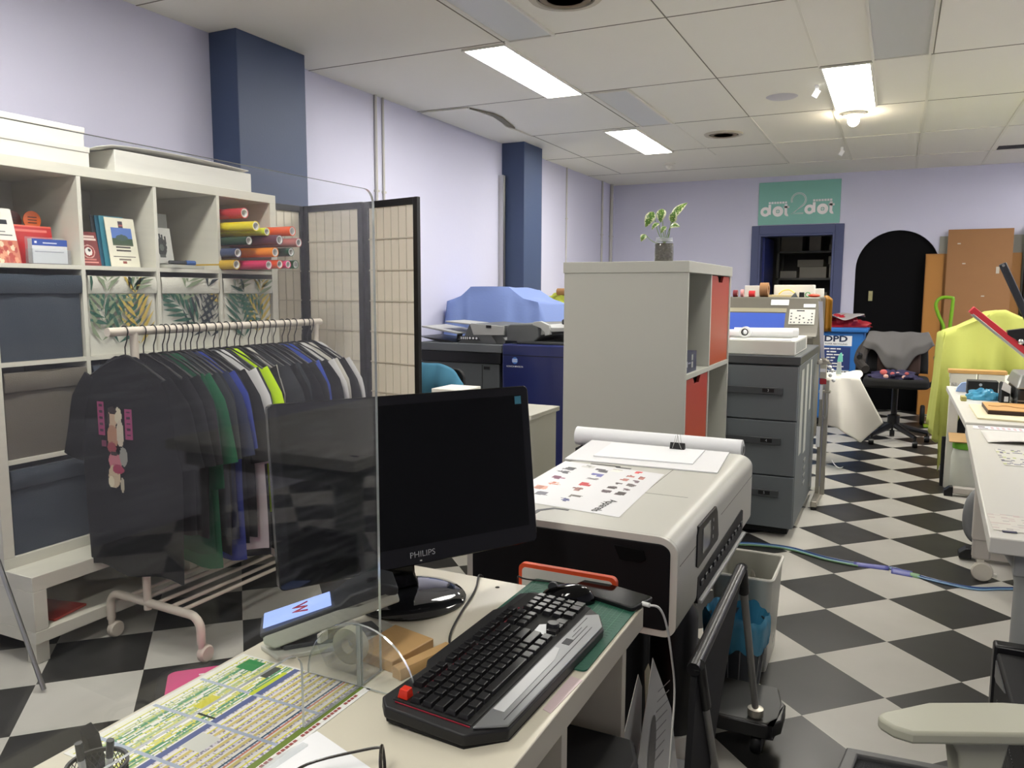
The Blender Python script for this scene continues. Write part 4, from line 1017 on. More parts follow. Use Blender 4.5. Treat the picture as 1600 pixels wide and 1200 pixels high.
# --- paper, glasses, pen cup
single('paper_sheet', 'white sheet of paper at the bottom edge of the desk under the glasses', 'paper', MB().prism([(-.660, .775), (-.487, .72), (-.52, .48), (-.71, .52)], 'z', DZ+.0002, DZ+.0008), PAPER)
single('clear_sleeve', 'clear plastic sleeve with a small metal tip on the desk beside the price chart', 'sleeve', MB().prism([(-.667, .70), (-.6555, .742), (-.647, .742), (-.655, .64), (-.668, .60)], 'z', DZ+.0012, DZ+.004), CLR)
t = thing('glasses', 'black-rimmed glasses lying at the bottom edge of the desk', 'glasses', (-.52, .70, DZ+.001))
Mg = Matrix.Translation((-.497, .694, DZ+.003)) @ Matrix.Rotation(-1.0, 4, 'Z') @ Matrix.Rotation(.10, 4, 'X')
TORT = mat('dark_rim', (46,42,38), .25)
for sx in (-1, 1):
    rp = [(sx*.032+.025*abs(math.cos(a))**.7*(1 if math.cos(a) > 0 else -1), 0, .020+.018*abs(math.sin(a))**.7*(1 if math.sin(a) > 0 else -1)) for a in [2*PI*k/28 for k in range(28)]]
    rim = build('rim', MB(Mg).tube(rp, .0022, 6, closed=True), TORT, t)
    lens = MB(Mg); lens.add(rp, [tuple(range(28))]); build('lens', lens, clear('lens', haze=.01, scratch=False) if 'lens' not in MATS else MATS['lens'], rim, smooth=0)
    build('temple', MB(Mg).tube(spl([(sx*.058, 0, .028), (sx*.061, -.02, .027), (sx*.058, -.09, .022), (sx*.052, -.13, .004)]), .0018, 6), TORT, t)
build('bridge', MB(Mg).tube([(-.008, 0, .026), (0, .001, .029), (.008, 0, .026)], .0018, 6), TORT, t)
t = thing('pen_cup', 'black wire mesh pen cup at the bottom left corner of the desk', 'pen cup', (-.722, .505, DZ))
PC = Vector((-.722, .505, DZ)); r_ = .029
build('rim', MB().lathe([(r_-.0015, .088), (r_+.0015, .088), (r_+.0015, .092), (r_-.0015, .092), (r_-.0015, .088)], PC, 32), BLACK, t)
b = MB(); b.lathe([(0, .001), (r_, .001), (r_, .004)], PC, 28)
for k in range(34):
    for sg in (-1, 1):
        pts = [(PC.x+r_*math.cos(2*PI*k/34+sg*f*1.6), PC.y+r_*math.sin(2*PI*k/34+sg*f*1.6), PC.z+.004+.084*f) for f in [i/8 for i in range(9)]]
        b.tube(pts, .00045, 4)
build('wire_mesh', b, BLACK, t)
for (dx, dy, lx, ly, lb) in ((.002, -.016, .000, -.010, 'left clear ballpoint pen with a black end in the mesh cup'), (.014, -.002, .030, .0, 'right clear ballpoint pen with a black end in the mesh cup')):
    tp = thing('ballpoint_pen', lb, 'pen', (PC.x, PC.y, DZ), 0, 'pens in the mesh cup')
    p0, p1 = PC+Vector((dx*.5, dy*.5, .006)), PC+Vector((dx+lx*.4, dy+ly*.4, .125)); d = (p1-p0)
    build('barrel', MB().cyl(p0, p0+d*.84, .0036, n=8), clear('pen_plastic', haze=.55, scratch=False) if 'pen_plastic' not in MATS else MATS['pen_plastic'], tp)
    build('refill', MB().cyl(p0, p0+d*.8, .0012, n=6), BLACK, tp)
    build('end_cap', MB().cyl(p0+d*.84, p1, .0038, n=8), DGREY, tp)
single('tape_roll', 'dark red cap lying at the bottom left corner of the desk', 'cap', MB().lathe([(0,0),(.022,0),(.022,.012),(.018,.016),(0,.016)], (-.775, .505, DZ), 24), mat('dark_red', (120,40,44), .4))
single('black_strap', 'black strap end standing up between the red cap and the mesh pen cup', 'strap', MB().prism([(-.762, DZ), (-.752, DZ), (-.750, DZ+.075), (-.757, DZ+.10), (-.770, DZ+.11), (-.768, DZ+.10), (-.762, DZ+.07)], 'y', .52, .535), BLACKM, bevel=.001)
# ================= PLOTTER AND THE MIDDLE OF THE ROOM =================
PX0, PX1, PY0, PY1, PZ0, PZ1 = -.925, -.400, 1.66, 2.655, .556, .784
SHELL = mat('plotter_white', (196,195,186), .4)
t = thing('plotter_stand', 'matt black cabinet carrying the wide-format printer', 'cabinet', (-.70, 2.15, 0))
build('carcass', MB().box(-.90, -.60, 1.70, 2.62, .02, PZ0-.012), BLACKM, t, bevel=.004)
b = MB(); 
for k in range(1, 4): b.box(-.5998, -.599, 1.70+.23*k-.001, 1.70+.23*k+.001, .03, PZ0-.02)
b.box(-.90, -.60, 1.698, 1.70, PZ0-.06, PZ0-.058); build('panel_seam', b, DGREY, t, smooth=0)
build('plinth', MB().box(-.88, -.62, 1.73, 2.59, 0, .02), BLACKM, t)
t = thing('plotter', 'large white wide-format printer with a black end panel beyond the desk', 'printer', (-.66, 2.15, PZ0-.012))
def profile(ins=0., rt=.038, rb=.030):
    x0, x1, z0, z1 = PX0+ins, PX1-ins, PZ0+ins, PZ1-ins; rt = max(.006, rt-ins); rb = max(.006, rb-ins)
    P = [(x0, z0), (x1-rb, z0)]
    P += [(x1-rb+rb*math.sin(a), z0+rb-rb*math.cos(a)) for a in [PI/2*i/6 for i in range(1, 7)]]
    P += [(x1-rt*1.25+rt*1.25*math.cos(a), z1-rt+rt*math.sin(a)) for a in [PI/2*i/9 for i in range(0, 10)]]
    P += [(x0+.03, z1), (x0+.01, z1-.006), (x0, z1-.02)]
    return P
op_, ip_ = profile(), profile(.016)
b = MB(); n = len(op_)
b.prism(op_, 'y', PY0+.012, PY1)
body = build('body', b, SHELL, t, bevel=.002)
b = MB(); vs = [(q[0], PY0, q[1]) for q in op_]+[(q[0], PY0, q[1]) for q in ip_]
b.add(vs, [(i, (i+1) % n, n+(i+1) % n, n+i) for i in range(n)])
b.add([(q[0], PY0, q[1]) for q in op_]+[(q[0], PY0+.012, q[1]) for q in op_], [(i, (i+1) % n, n+(i+1) % n, n+i) for i in range(n)])
build('end_rim', b, SHELL, t)
b = MB()
xs0 = PX0-.002
b.prism(ip_, 'y', PY0-.003, PY0+.02)
ep = build('end_panel', b, mat('end_panel_black', (15,16,18), .6, spec=.2), t, bevel=.002)
b = MB(); b.prism([(-.545, PZ1-.03), (-.475, PZ1-.034), (-.470, PZ1-.055), (-.484, PZ1-.064), (-.530, PZ1-.062)], 'y', PY0-.006, PY0-.004); build('latch_recess', b, mat('recess_black', (9,9,10), .8, spec=.1), ep, bevel=.001)
# seams and slot on the lid
SE = mat('seam_dark', (90,88,80), .6)
b = MB(); b.box(PX0+.03, PX1-.065, 2.02, 2.0215, PZ1-.0003, PZ1+.0003); b.box(-.583, -.5815, 2.02, PY1-.01, PZ1-.0003, PZ1+.0003)
b.box(PX1-.0003, PX1+.0005, 1.68, 1.84, .716, .7175); b.box(PX1-.0003, PX1+.0005, 2.14, 2.65, .716, .7175)
build('seam', b, SE, t, smooth=0)
b = MB(); b.prism([(-.772, 1.664), (-.760, 1.664), (-.760, 1.735), (-.735, 1.765), (-.700, 1.765), (-.700, 1.775), (-.742, 1.775), (-.772, 1.74)], 'z', PZ1-.003, PZ1+.0006)
b.prism([(-.835, 2.30), (-.74, 2.30), (-.735, 2.285), (-.700, 2.285), (-.70, 2.275), (-.745, 2.275), (-.755, 2.29), (-.835, 2.29)], 'z', PZ1-.003, PZ1+.0006)
build('roll_slot', b, BLACK, t, smooth=0)
# control panel on the front
b = MB(); b.prism([(1.842, .742), (1.857, .760), (2.06, .760), (2.078, .742), (2.100, .672), (2.09, .660), (1.862, .655), (1.842, .664)], 'x', PX1-.004, PX1+.003)
cp = build('control_panel', b, mat('panel_black', (20,20,22), .35, spec=.2), t, bevel=.002)
build('display', MB().box(PX1+.003, PX1+.004, 1.90, 1.985, .680, .742), mat('display_grey', (120,124,124), .15), cp, smooth=0)
b = MB()
for k in range(3): b.cyl((PX1+.003, 2.02, .69+.022*k), (PX1+.0042, 2.02, .69+.022*k), .005, n=12)
build('button', b, LGREY, cp)
b = MB(); b.prism([(1.868, .630), (2.46, .650), (2.49, .640), (2.492, .585), (2.46, .562), (1.875, .560), (1.862, .575)], 'x', PX1-.02, PX1+.0015)
sl = build('output_slot', b, mat('slot_black', (10,10,11), .6), t, bevel=.001)
for k in range(12): build('roller', MB().box(PX1+.0015, PX1+.006, 1.89+.05*k, 1.915+.05*k, .600, .614), DGREY, sl, bevel=.002)
build('output_lip', MB().box(PX1+.001, PX1+.012, 1.87, 2.49, .563, .572), LGREY, t, bevel=.002)
# the roll holder behind, sheets and clip
t = thing('paper_roll', 'white roll of plotter paper lying across the far end of the wide-format printer', 'paper roll', (-.74, 2.72, .752))
b = MB(); b.lathe([(0, 0), (.034, 0), (.034, .60), (0, .60)], (-1.045, 2.72, .787), 30, axis='x'); build('paper', b, PAPER, t)
b = MB(); b.lathe([(.014, 0), (.014, .004), (.022, .004), (.022, 0)], (-.4449, 2.72, .787), 20, axis='x'); build('core', b, LGREY, t)
b = MB(); b.box(-1.03, -.46, 2.66, 2.79, .735, .752); b.box(-.95, -.60, 2.66, 2.78, 0, .735)
single('roll_table', 'black roll holder behind the wide-format printer under the white roll', 'stand', b, BLACKM, bevel=.003)
single('paper_board', 'large white sheet of card at the far end of the printer top', 'paper', MB().prism([(-.930, 2.311), (-.962, 2.650), (-.476, 2.650), (-.451, 2.331)], 'z', PZ1+.0007, PZ1+.0045), mat('card_white', (226,226,228), .6))
single('paper_pile', 'smaller white sheets held by the black clip on top of the large card', 'paper', MB().prism([(-.858, 2.380), (-.874, 2.614), (-.553, 2.632), (-.541, 2.402)], 'z', PZ1+.005, PZ1+.0085), PAPER)
t = thing('binder_clip', 'black binder clip with wire loops standing on the white sheets', 'clip', (-.64, 2.60, PZ1+.0088))
b = MB(); b.prism([(2.598, PZ1+.0088), (2.618, PZ1+.0088), (2.610, PZ1+.030), (2.606, PZ1+.030)], 'x', -.665, -.615); build('body', b, BLACK, t, bevel=.001)
for y in (2.598, 2.618):
    s_ = -1 if y < 2.608 else 1
    build('wire_loop', MB().tube([(-.655, y, PZ1+.012), (-.647, y+s_*.006, PZ1+.035), (-.644, y+s_*.003, PZ1+.056), (-.636, y+s_*.003, PZ1+.056), (-.633, y+s_*.006, PZ1+.035), (-.625, y, PZ1+.012)], .0009, 6), STEEL, t)
t = thing('printed_poster', 'white poster of coloured product pictures lying on the printer lid', 'poster', (-.72, 2.0, PZ1+.001))
O = Vector((-.569, 1.763, PZ1+.0008)); U_ = Vector((-.020, .49, 0)); V_ = Vector((-.283, .034, 0))*1.17
r = Ras(120, 96, (228,228,230)); q = random.Random(5)
cc = [(60,56,54),(110,60,64),(52,50,110),(150,60,60),(90,84,80),(190,120,90)]
def blob(u, v, w_, h_, c):
    for k in range(7): r.rect(u+q.uniform(-w_, w_)*.5, u+q.uniform(-w_, w_)*.5+w_*.5, v+q.uniform(-h_, h_)*.5, v+q.uniform(-h_, h_)*.5+h_*.45, q.choice([c, tuple(min(255, z+40) for z in c)]))
for i in range(5):
    for j in range(2): blob(.42+.10*i, .17+.12*j-.01*i, .05, .06, q.choice([(120,60,64),(96,80,86),(70,60,60),(150,84,74)]))
blob(.94, .22, .05, .07, (196,50,50))
for (u, v, c) in ((.14,.50,(52,56,110)),(.24,.47,(96,92,84)),(.38,.50,(120,70,60)),(.50,.52,(196,40,50)),(.63,.52,(120,116,120)),(.74,.53,(70,72,140)),(.86,.53,(80,76,84)),(.92,.40,(200,196,190)),(.18,.74,(110,110,120)),(.42,.76,(206,110,70)),(.56,.80,(120,60,90)),(.70,.84,(70,72,80)),(.80,.82,(60,60,66)),(.92,.70,(170,170,166)),(.30,.80,(180,120,100))): blob(u, v, .06, .10, c)
b = MB(); r.put(b, O, U_, V_); build('sheet', b, printed('poster_ink', .45), t, smooth=0)
b = MB(); text(b, 'Apparels', O+U_*.20+V_*.16+Vector((0,0,.0004)), U_*-1, V_*-1, .032, 0, .008); 
# reading from the far right: letters run along the short side
b = MB(); text(b, 'Apparels', Vector((-.634, 1.846, PZ1+.0014)), (-.09,-1,0), (1,-.09,0), .034, 0, .006)
build('heading', b, BLACKM, t, smooth=0)

# open cube unit in the centre
t = thing('cube_unit', 'tall pale cube unit with red fronts and a plant on top', 'shelf', (-1.06, 3.77, 0))
UX0, UX1, UY0, UY1, UZ = -1.34, -.785, 3.30, 4.25, 1.448
UM = mat('putty_laminate', (190,190,180), .45, var=.01)
b = MB(); b.box(UX0-.004, UX1+.004, UY0-.004, UY1+.004, UZ-.048, UZ); build('top', b, UM, t, bevel=.002)
build('side', MB().box(UX0, UX1, UY0, UY0+.022, 0, UZ-.048), UM, t, bevel=.0015); build('side', MB().box(UX0, UX1, UY1-.022, UY1, 0, UZ-.048), UM, t, bevel=.0015)
YM = (UY0+UY1)/2
build('divider', MB().box(UX0+.012, UX1-.002, YM-.009, YM+.009, .05, UZ-.048), UM, t, bevel=.001)
for z in (.028, .505, .968): build('shelf_board', MB().box(UX0+.012, UX1-.001, UY0+.022, UY1-.022, z-.022, z), UM, t, bevel=.001)
b = MB(); b.box(UX0, UX0+.012, UY0+.022, UY1-.022, 0, UZ-.048); build('back_panel', b, UM, t)
# red insert fronts
md = bpy.data.materials.new('red_orange_lacquer'); md.use_nodes = True; nt = md.node_tree; MATS['red_orange_lacquer'] = md
tc = nt.nodes.new('ShaderNodeTexCoord'); cr = nt.nodes.new('ShaderNodeValToRGB'); sp = nt.nodes.new('ShaderNodeSeparateXYZ')
nt.links.new(tc.outputs['Generated'], sp.inputs[0]); nt.links.new(sp.outputs[2], cr.inputs[0]); nt.links.new(cr.outputs[0], nt.nodes['Principled BSDF'].inputs['Base Color'])
cr.color_ramp.elements[0].color = lin((186,84,44))+(1,); cr.color_ramp.elements[1].color = lin((176,52,44))+(1,)
nt.nodes['Principled BSDF'].inputs['Roughness'].default_value = .45
def front(y0, y1, z0, z1):
    b = MB(); c = (y0+y1)/2
    b.prism([(y0, z0), (y1, z0), (y1, z1)] + [(c+.075+.0*k, z1) for k in (0,)] + [(c+.06, z1-.012), (c+.045, z1-.03), (c-.045, z1-.03), (c-.06, z1-.012), (c-.075, z1), (y0, z1)], 'x', UX1-.020, UX1-.006)
    return build('insert_front', b, md, t, bevel=.001, label='red-orange insert front with a cut-out grip')
front(YM+.010, UY1-.024, .970, UZ-.052); front(UY0+.023, YM-.010, .507, .942)
t = thing('small_box', 'small dark blue printed box in the upper near compartment of the cube unit', 'box', (-.85, 3.46, .968))
b = MB().box(-.93, -.80, 3.34, 3.56, .969, 1.058); b.c = [(52,56,88)]*6
r = Ras(24, 14, (58,62,92)); r.rect(.12,.24,.3,.6,(190,190,200)); r.rect(.6,.72,.6,.85,(180,186,180)); r.rect(.6,.72,.2,.5,(196,196,190)); r.rect(.3,.5,.44,.52,(170,170,190)); r.put(b, (-.7995, 3.34, .969), (0,.22,0), (0,0,.089))
build('carton', b, PR, t, smooth=0)
# plant in a jar
t = thing('potted_plant', 'green and white seedling in a glass jar on the cube unit', 'plant', (-.905, 3.42, UZ))
pc = Vector((-.918, 3.40, UZ))
b = MB().lathe([(.034, .001), (.040, .004), (.041, .012), (.041, .070), (.036, .082), (.034, .086), (.034, .100), (.037, .101), (.037, .105), (.034, .105)], pc, 28)
jar = build('jar', b, clear('jar_glass', haze=.10, scratch=False), t)
b = MB(); b.lathe([(.0355, .086), (.0365, .088), (.0365, .091), (.0355, .093), (.0365, .096), (.0355, .099)], pc, 28); build('screw_thread', b, clear('jar_thread', haze=.3, scratch=False), jar)
ms = mat('potting_mix', (74,66,48), .95, bump=1., bscale=120, var=.8, vscale=90)
def soil(u, v):
    a = 2*PI*u; rr = .0385+.0015*math.sin(a*7+v*20)*math.cos(v*31+a*3); return (pc.x+rr*math.cos(a), pc.y+rr*math.sin(a), pc.z+.003+.075*v)
b = MB(); b.grid(36, 14, soil); b.add([soil(i/36, 1) for i in range(36)], [tuple(range(36))]); build('potting_mix', b, ms, jar)
ml = bpy.data.materials.new('variegated_leaf'); ml.use_nodes = True; nt = ml.node_tree; MATS['variegated_leaf'] = ml
a = nt.nodes.new('ShaderNodeAttribute'); a.attribute_name = 'Col'; nt.links.new(a.outputs['Color'], nt.nodes['Principled BSDF'].inputs['Base Color']); nt.nodes['Principled BSDF'].inputs['Roughness'].default_value = .35
def leaf(base, tip, w_, nrm, sd):
    base, tip, nrm = Vector(base), Vector(tip), Vector(nrm).normalized(); d = tip-base; L = d.length; sdv = d.cross(nrm).normalized(); b = MB(); R = random.Random(sd)
    NU, NV = 16, 10
    def f(u, v):
        s_ = v*2-1; wd = w_*math.sin(PI*min(1, u**.75))**.8*(1-.15*u) if 0 < u < 1 else 0
        return base+d*u+sdv*(s_*wd)+nrm*(.012*math.sin(PI*u)-.35*wd*(abs(s_)**1.5)*.6)
    P = [[f(i/NU, j/NV) for i in range(NU+1)] for j in range(NV+1)]
    for j in range(NV):
        for i in range(NU):
            edge = abs((j+.5)/NV*2-1); c = (86,124,52)
            if edge > .72+R.uniform(-.25,.1): c = (226,230,190)
            elif R.random() < .12: c = (170,196,110)
            b.add([P[j][i], P[j][i+1], P[j+1][i+1], P[j+1][i]], [(0,1,2,3)], 0, [c])
    return b
GS = mat('stem_green', (120,150,80), .5)
top = pc+Vector((.0, .0, .075))
lv = [((-.050,0,.215), (-.085,0,.150), .024, (.1,-1,.2)), ((-.010,-.01,.225), (-.012,-.02,.165), .023, (0,-1,.2)), ((.030,0,.190), (.092,.02,.250), .024, (-.4,-1,.4)), ((.035,-.01,.165), (.050,-.02,.215), .020, (0,-1,.1)), ((-.020,-.02,.165), (-.045,-.04,.135), .012, (0,-1,.5)), ((.030,-.02,.150), (.075,-.03,.145), .014, (0,-1,.6)), ((-.086,0,.120), (-.100,-.01,.088), .014, (.2,-1,.2)), ((.01,-.02,.150), (-.005,-.03,.120), .012, (0,-1,.3))]
for k, (ba, ti, wd, nn_) in enumerate(lv):
    ba, ti = top-Vector((0,0,.075))+Vector(ba), top-Vector((0,0,.075))+Vector(ti)
    lf = build('leaf', leaf(ba, ti, wd, nn_, k), ml, t)
    build('stem', MB().tube(spl([top, (top+ba)/2+Vector((.006*(k % 3-1), 0, -.01)), ba]), .0016, 6), GS, lf)

# grey paper-feed cabinet
t = thing('paper_feed_unit', 'grey three-drawer paper feed cabinet right of the cube unit', 'cabinet', (-.75, 4.9, 0))
CG = mat('copier_grey', (108,114,118), .5); CGD = mat('copier_dark', (74,77,80), .45)
cX0, cX1, cY0, cY1 = -1.10, -.440, 4.36, 5.42
build('carcass', MB().box(cX0, cX1, cY0+.02, cY1, .05, .935), CG, t, bevel=.006)
build('top_slab', MB().box(cX0-.005, cX1+.006, cY0-.006, cY1, .937, .985), CGD, t, bevel=.006)
build('plinth', MB().box(cX0+.03, cX1-.03, cY0+.05, cY1-.04, .012, .05), BLACKM, t)
for x in (cX0+.1, cX1-.08):
    for y in (cY0+.1, cY1-.1): build('castor', MB().lathe([(0,-.012),(.022,-.012),(.022,.012),(0,.012)], (x, y, .0222), 18, axis='x'), BLACK, t)
for (z0, z1, hz, num) in ((.055, .335, .245, '5'), (.342, .635, .530, '4'), (.642, .930, .800, '3')):
    d_ = build('drawer', MB().box(cX0+.004, cX1-.004, cY0, cY0+.019, z0, z1), CG, t, bevel=.003)
    b = MB(); b.box(cX0+.10, -.575+.06, cY0-.014, cY0, hz-.022, hz+.016); h_ = build('handle', b, CGD, d_, bevel=.003)
    b = MB(); b.box(-.620, -.560, cY0-.0150, cY0-.0141, hz-.010, hz+.010, 0); text(b, num, (-.590, cY0-.0154, hz), (1,0,0), (0,0,1), .020, 1); 
    d2 = build('number_plate', b, [BLACK, mat('pale_ink', (190,192,194), .5)], d_, smooth=0)
b = MB()
for k, (y0, y1, z0, z1) in enumerate(((4.50, 4.62, .43, .90), (4.74, 4.86, .40, .91), (4.98, 5.06, .62, .92))): b.box(cX1, cX1+.0012, y0, y1, z0, z1)
build('side_notice', b, mat('notice_pale', (196,198,192), .5), t, smooth=0)
b = MB()
for k in range(4): b.box(cX1, cX1+.003, 4.80, 4.90, .20+.045*k, .215+.045*k)
build('vent_slot', b, mat('slot_grey', (150,152,150), .5), t, smooth=0)
# big white carton lid with rolls
t = thing('white_carton', 'large flat white carton lying on the grey paper feed cabinet', 'box', (-.75, 4.75, .985))
build('carton', MB().box(-1.08, -.470, 4.39, 5.02, .9855, 1.062), mat('white_carton_b', (222,222,214), .6, var=.03), t, bevel=.003)
build('end_print', MB().box(-.4697, -.4690, 4.46, 4.94, .995, 1.052), mat('carton_end', (168,170,164), .7, var=.25, vscale=25), t, smooth=0)
b = MB(); b.box(-1.06, -.49, 4.40, 4.412, 1.062, 1.066); build('tape_edge', b, PAPER, t)
for (ya, yb, z, r_, lb, xa, xb) in ((4.62, 4.70, 0, .022, 'white poster tube nearest the front edge on the flat white carton', -.86, -.52), (4.70, 4.80, 0, .026, 'white poster tube behind another on the flat white carton', -.84, -.50)):
    q_ = MB().cyl((xa, ya, 1.0635+r_), (xb, yb, 1.0635+r_), r_, n=20)
    single('poster_tube', lb, 'tube', q_, PAPER)
t = thing('tape_gun', 'white tape ring with a black inner core lying on the flat white carton', 'tape', (-.80, 4.52, 1.0625))
b = MB().lathe([(.020, -.022), (.030, -.022), (.030, .022), (.020, .022), (.020, -.022)], (-.755, 4.56, 1.0975), 26, axis='y'); build('ring', b, PAPER, t)
b = MB().lathe([(.014, -.02), (.0205, -.02), (.0205, .02), (.014, .02), (.014, -.02)], (-.755, 4.56, 1.0975), 26, axis='y'); build('core', b, BLACK, t)
single('magazine', 'pink and white magazine lying at the left end of the flat white carton', 'magazine', MB().obox((-.95, 4.62, 1.0665), (.2, .26, .007), (0,0,.15)), mat('magazine_pink', (214,160,170), .4))
single('label_strip', 'white ruler-like label strip leaning behind the tape ring', 'ruler', MB().obox((-.83, 4.88, 1.072), (.17, .02, .018), (0,0,0)), mat('strip_white', (220,222,214), .5))

# laminator / trimmer with key panel behind it
t = thing('trimming_machine', 'grey trimming machine with a blue front and a white key panel', 'machine', (-.80, 5.7, 0))
TM_G = mat('warm_grey_metal', (104,100,90), .45, .2)
b = MB(); b.box(-1.25, -.475, 5.46, 6.05, .30, 1.03); b.prism([(5.46, 1.03), (6.05, 1.03), (6.05, 1.285), (5.62, 1.285), (5.50, 1.06)], 'x', -1.25, -.455); body = build('housing', b, TM_G, t, bevel=.006)
build('base', MB().box(-1.20, -.50, 5.55, 6.0, 0, .30), DGREY, t, bevel=.005)
sd_ = (5.62-5.50, 1.285-1.06); ll = math.hypot(*sd_); dy_, dz_ = sd_[0]/ll, sd_[1]/ll
def onf(x, s, o=.002): return (x, 5.50+dy_*s-dz_*o, 1.06+dz_*s+dy_*o)
def panel(nm, x0, x1, s0, s1, m, par, o=.002, **k):
    b = MB(); b.add([onf(x0,s0,o), onf(x1,s0,o), onf(x1,s1,o), onf(x0,s1,o), onf(x0,s0,-.001), onf(x1,s0,-.001), onf(x1,s1,-.001), onf(x0,s1,-.001)], [(0,1,2,3),(1,0,4,5),(2,1,5,6),(3,2,6,7),(0,3,7,4)]); return build(nm, b, m, par, smooth=0, **k)
panel('blue_cover', -1.22, -.665, .000, .135, mat('blue_cover', (64,94,190), .35), t)
panel('chrome_rail', -1.22, -.66, .142, .172, mat('warm_rail', (190,184,160), .3, .6), t)
kp = panel('key_panel', -.640, -.480, .055, .165, mat('key_panel', (216,216,208), .45), t, .003)
panel('display_window', -.595, -.545, .150, .158, BLACK, kp, .0036)
b = MB()
for (u, v) in [(0,0),(1,0),(2.5,0),(4,0),(5,0),(6,0),(0,1),(0,2),(0,3),(1.5,1.5),(2.5,1),(2.5,2.2),(3.6,1.5),(5.2,.9),(6,1),(6,2),(6,3)]:
    c_ = onf(-.626+.0215*u, .068+.022*v, .0036); b.obox(c_, (.010, .002, .008), (-.5,0,0))
build('key', b, mat('key_ink', (90,90,90), .5), kp, kind='stuff')
panel('white_label', -.765, -.650, .195, .235, PAPER, t, .003); panel('maker_plate', -.555, -.480, .180, .205, PAPER, t, .003)
# clutter along the top of the machine
def small(n, lb, cat, b, m, **k): return single(n, lb, cat, b, m, **k)
TZ = 1.2855
def rollx(n, lb, x0, x1, y, r_, c, inner=None):
    t_ = thing(n, lb, 'tape', ((x0+x1)/2, y, TZ))
    b = MB().lathe([(r_*.6, 0), (r_, 0), (r_, x1-x0), (r_*.6, x1-x0), (r_*.6, 0)], (x0, y, TZ+r_), 22, axis='x'); build('tape', b, mat('tape_%d_%d_%d' % c, c, .4), t_)
    b = MB().lathe([(r_*.45, .001), (r_*.6, .001), (r_*.6, x1-x0-.001), (r_*.45, x1-x0-.001), (r_*.45, .001)], (x0, y, TZ+r_), 22, axis='x'); build('core', b, mat('tape_core', inner or (200,190,170), .6), t_)
rollx('tape_roll', 'black and red tape roll at the left end of the trimming machine top', -1.035, -1.005, 5.70, .024, (120,44,50))
rollx('tape_roll', 'pink tape roll beside the black and red one on the trimming machine', -.985, -.965, 5.71, .026, (216,150,150))
rollx('tape_roll', 'red tape roll with a white core on the trimming machine', -.925, -.885, 5.68, .022, (200,44,48), (230,220,214))
small('brown_tape', 'wide brown packing tape roll standing among white cartons on the machine', 'tape', MB().lathe([(.03,-.028),(.05,-.028),(.05,.028),(.03,.028),(.03,-.028)], (-.84, 5.80, TZ+.05), 28, axis='x'), mat('brown_tape', (150,110,74), .35))
small('white_packet', 'short white packet behind the red tape roll on the machine', 'packet', MB().box(-.985, -.875, 5.86, 5.92, TZ, TZ+.080), WBOX, bevel=.002)
small('long_white_box', 'long low white box lying behind the tapes on top of the machine', 'box', MB().box(-.79, -.520, 5.90, 5.98, TZ, TZ+.085), WBOX, bevel=.002)
small('white_strip_box', 'thin white strip sticking out to the right behind the long white box', 'box', MB().box(-.77, -.465, 5.985, 6.02, TZ, TZ+.060), WBOX, bevel=.002)
small('paper_stack', 'small stack of cream paper in front of the long white box', 'paper', MB().box(-.80, -.62, 5.72, 5.86, TZ, TZ+.016), mat('cream_paper', (224,206,160), .6), bevel=.001)
small('yellow_cable', 'yellow coiled strip arching over the cream paper on the machine', 'cable', MB().tube(spl([(-.74, 5.77, TZ+.020), (-.71, 5.76, TZ+.045), (-.67, 5.76, TZ+.050), (-.635, 5.75, TZ+.030), (-.622, 5.74, TZ+.020)]), .005, 8), mat('pale_yellow', (232,206,110), .5))
small('black_block', 'small black block on the machine top between cream paper and green tape', 'block', MB().box(-.598, -.568, 5.70, 5.74, TZ, TZ+.034), BLACK, bevel=.002)
small('green_tape', 'green and white tape piece on the machine top', 'tape', MB().lathe([(.012,-.012),(.018,-.012),(.018,.012),(.012,.012),(.012,-.012)], (-.545, 5.72, TZ+.018), 20, axis='y'), mat('green_tape', (110,180,120), .5))
small('grey_wedge', 'grey wedge-shaped cutter in front of the black block on the machine', 'cutter', MB().prism([(-.650, TZ), (-.606, TZ), (-.622, TZ+.034)], 'y', 5.68, 5.71), GREY, bevel=.001)
small('red_pouch', 'orange-red pouch at the right end of the trimming machine top', 'pouch', MB().ball((-.505, 5.72, TZ+.012), .03, 16, 0, (1.3, .8, .4)), mat('orange_red', (222,84,60), .6))
small('amber_sheet', 'folded amber plastic sheet hanging behind the right end of the machine', 'sheet', MB().grid(8, 8, lambda u, v: (-.56+.15*u, 6.062+.02*math.sin(u*9)**2, 1.04+.24*v+.02*math.sin(u*8+v*2)*v)), mat('amber_film', (150,104,30), .35), thick=.003)

# blue printer and finisher at the back left
t = thing('digital_press', 'dark blue and grey digital press with a document feeder on top', 'printer', (-2.1, 5.0, 0))
BLU = mat('press_blue', (32,40,92), .3, coat=.2)
a_ = .05
Mq = Matrix.Translation((-2.36, 4.72, 0)) @ Matrix.Rotation(-.03, 4, 'Z')
def LB(): return MB(Mq)
build('blue_body', LB().box(0, .95, 0, .72, .03, .972), BLU, t, bevel=.012)
build('base', LB().box(.02, .93, .03, .70, 0, .03), BLACKM, t)
b = LB(); b.box(.004, .946, -.0012, .0, .895, .899); build('seam', b, BLACKM, t, smooth=0)
b = LB(); b.cyl((.098, -.001, .862), (.098, -.0025, .862), .022, n=24, m=0); 
for k in range(4): b.box(.080+.0, .116, -.0032, -.0026, .852+.006*k, .8545+.006*k, 1)
text(b, 'KONICA MINOLTA', (.098, -.002, .822), (1,0,0), (0,0,1), .0145, 1, .008)
build('maker_mark', b, [mat('mark_blue', (70,120,200), .4), PAPER], t, smooth=0)
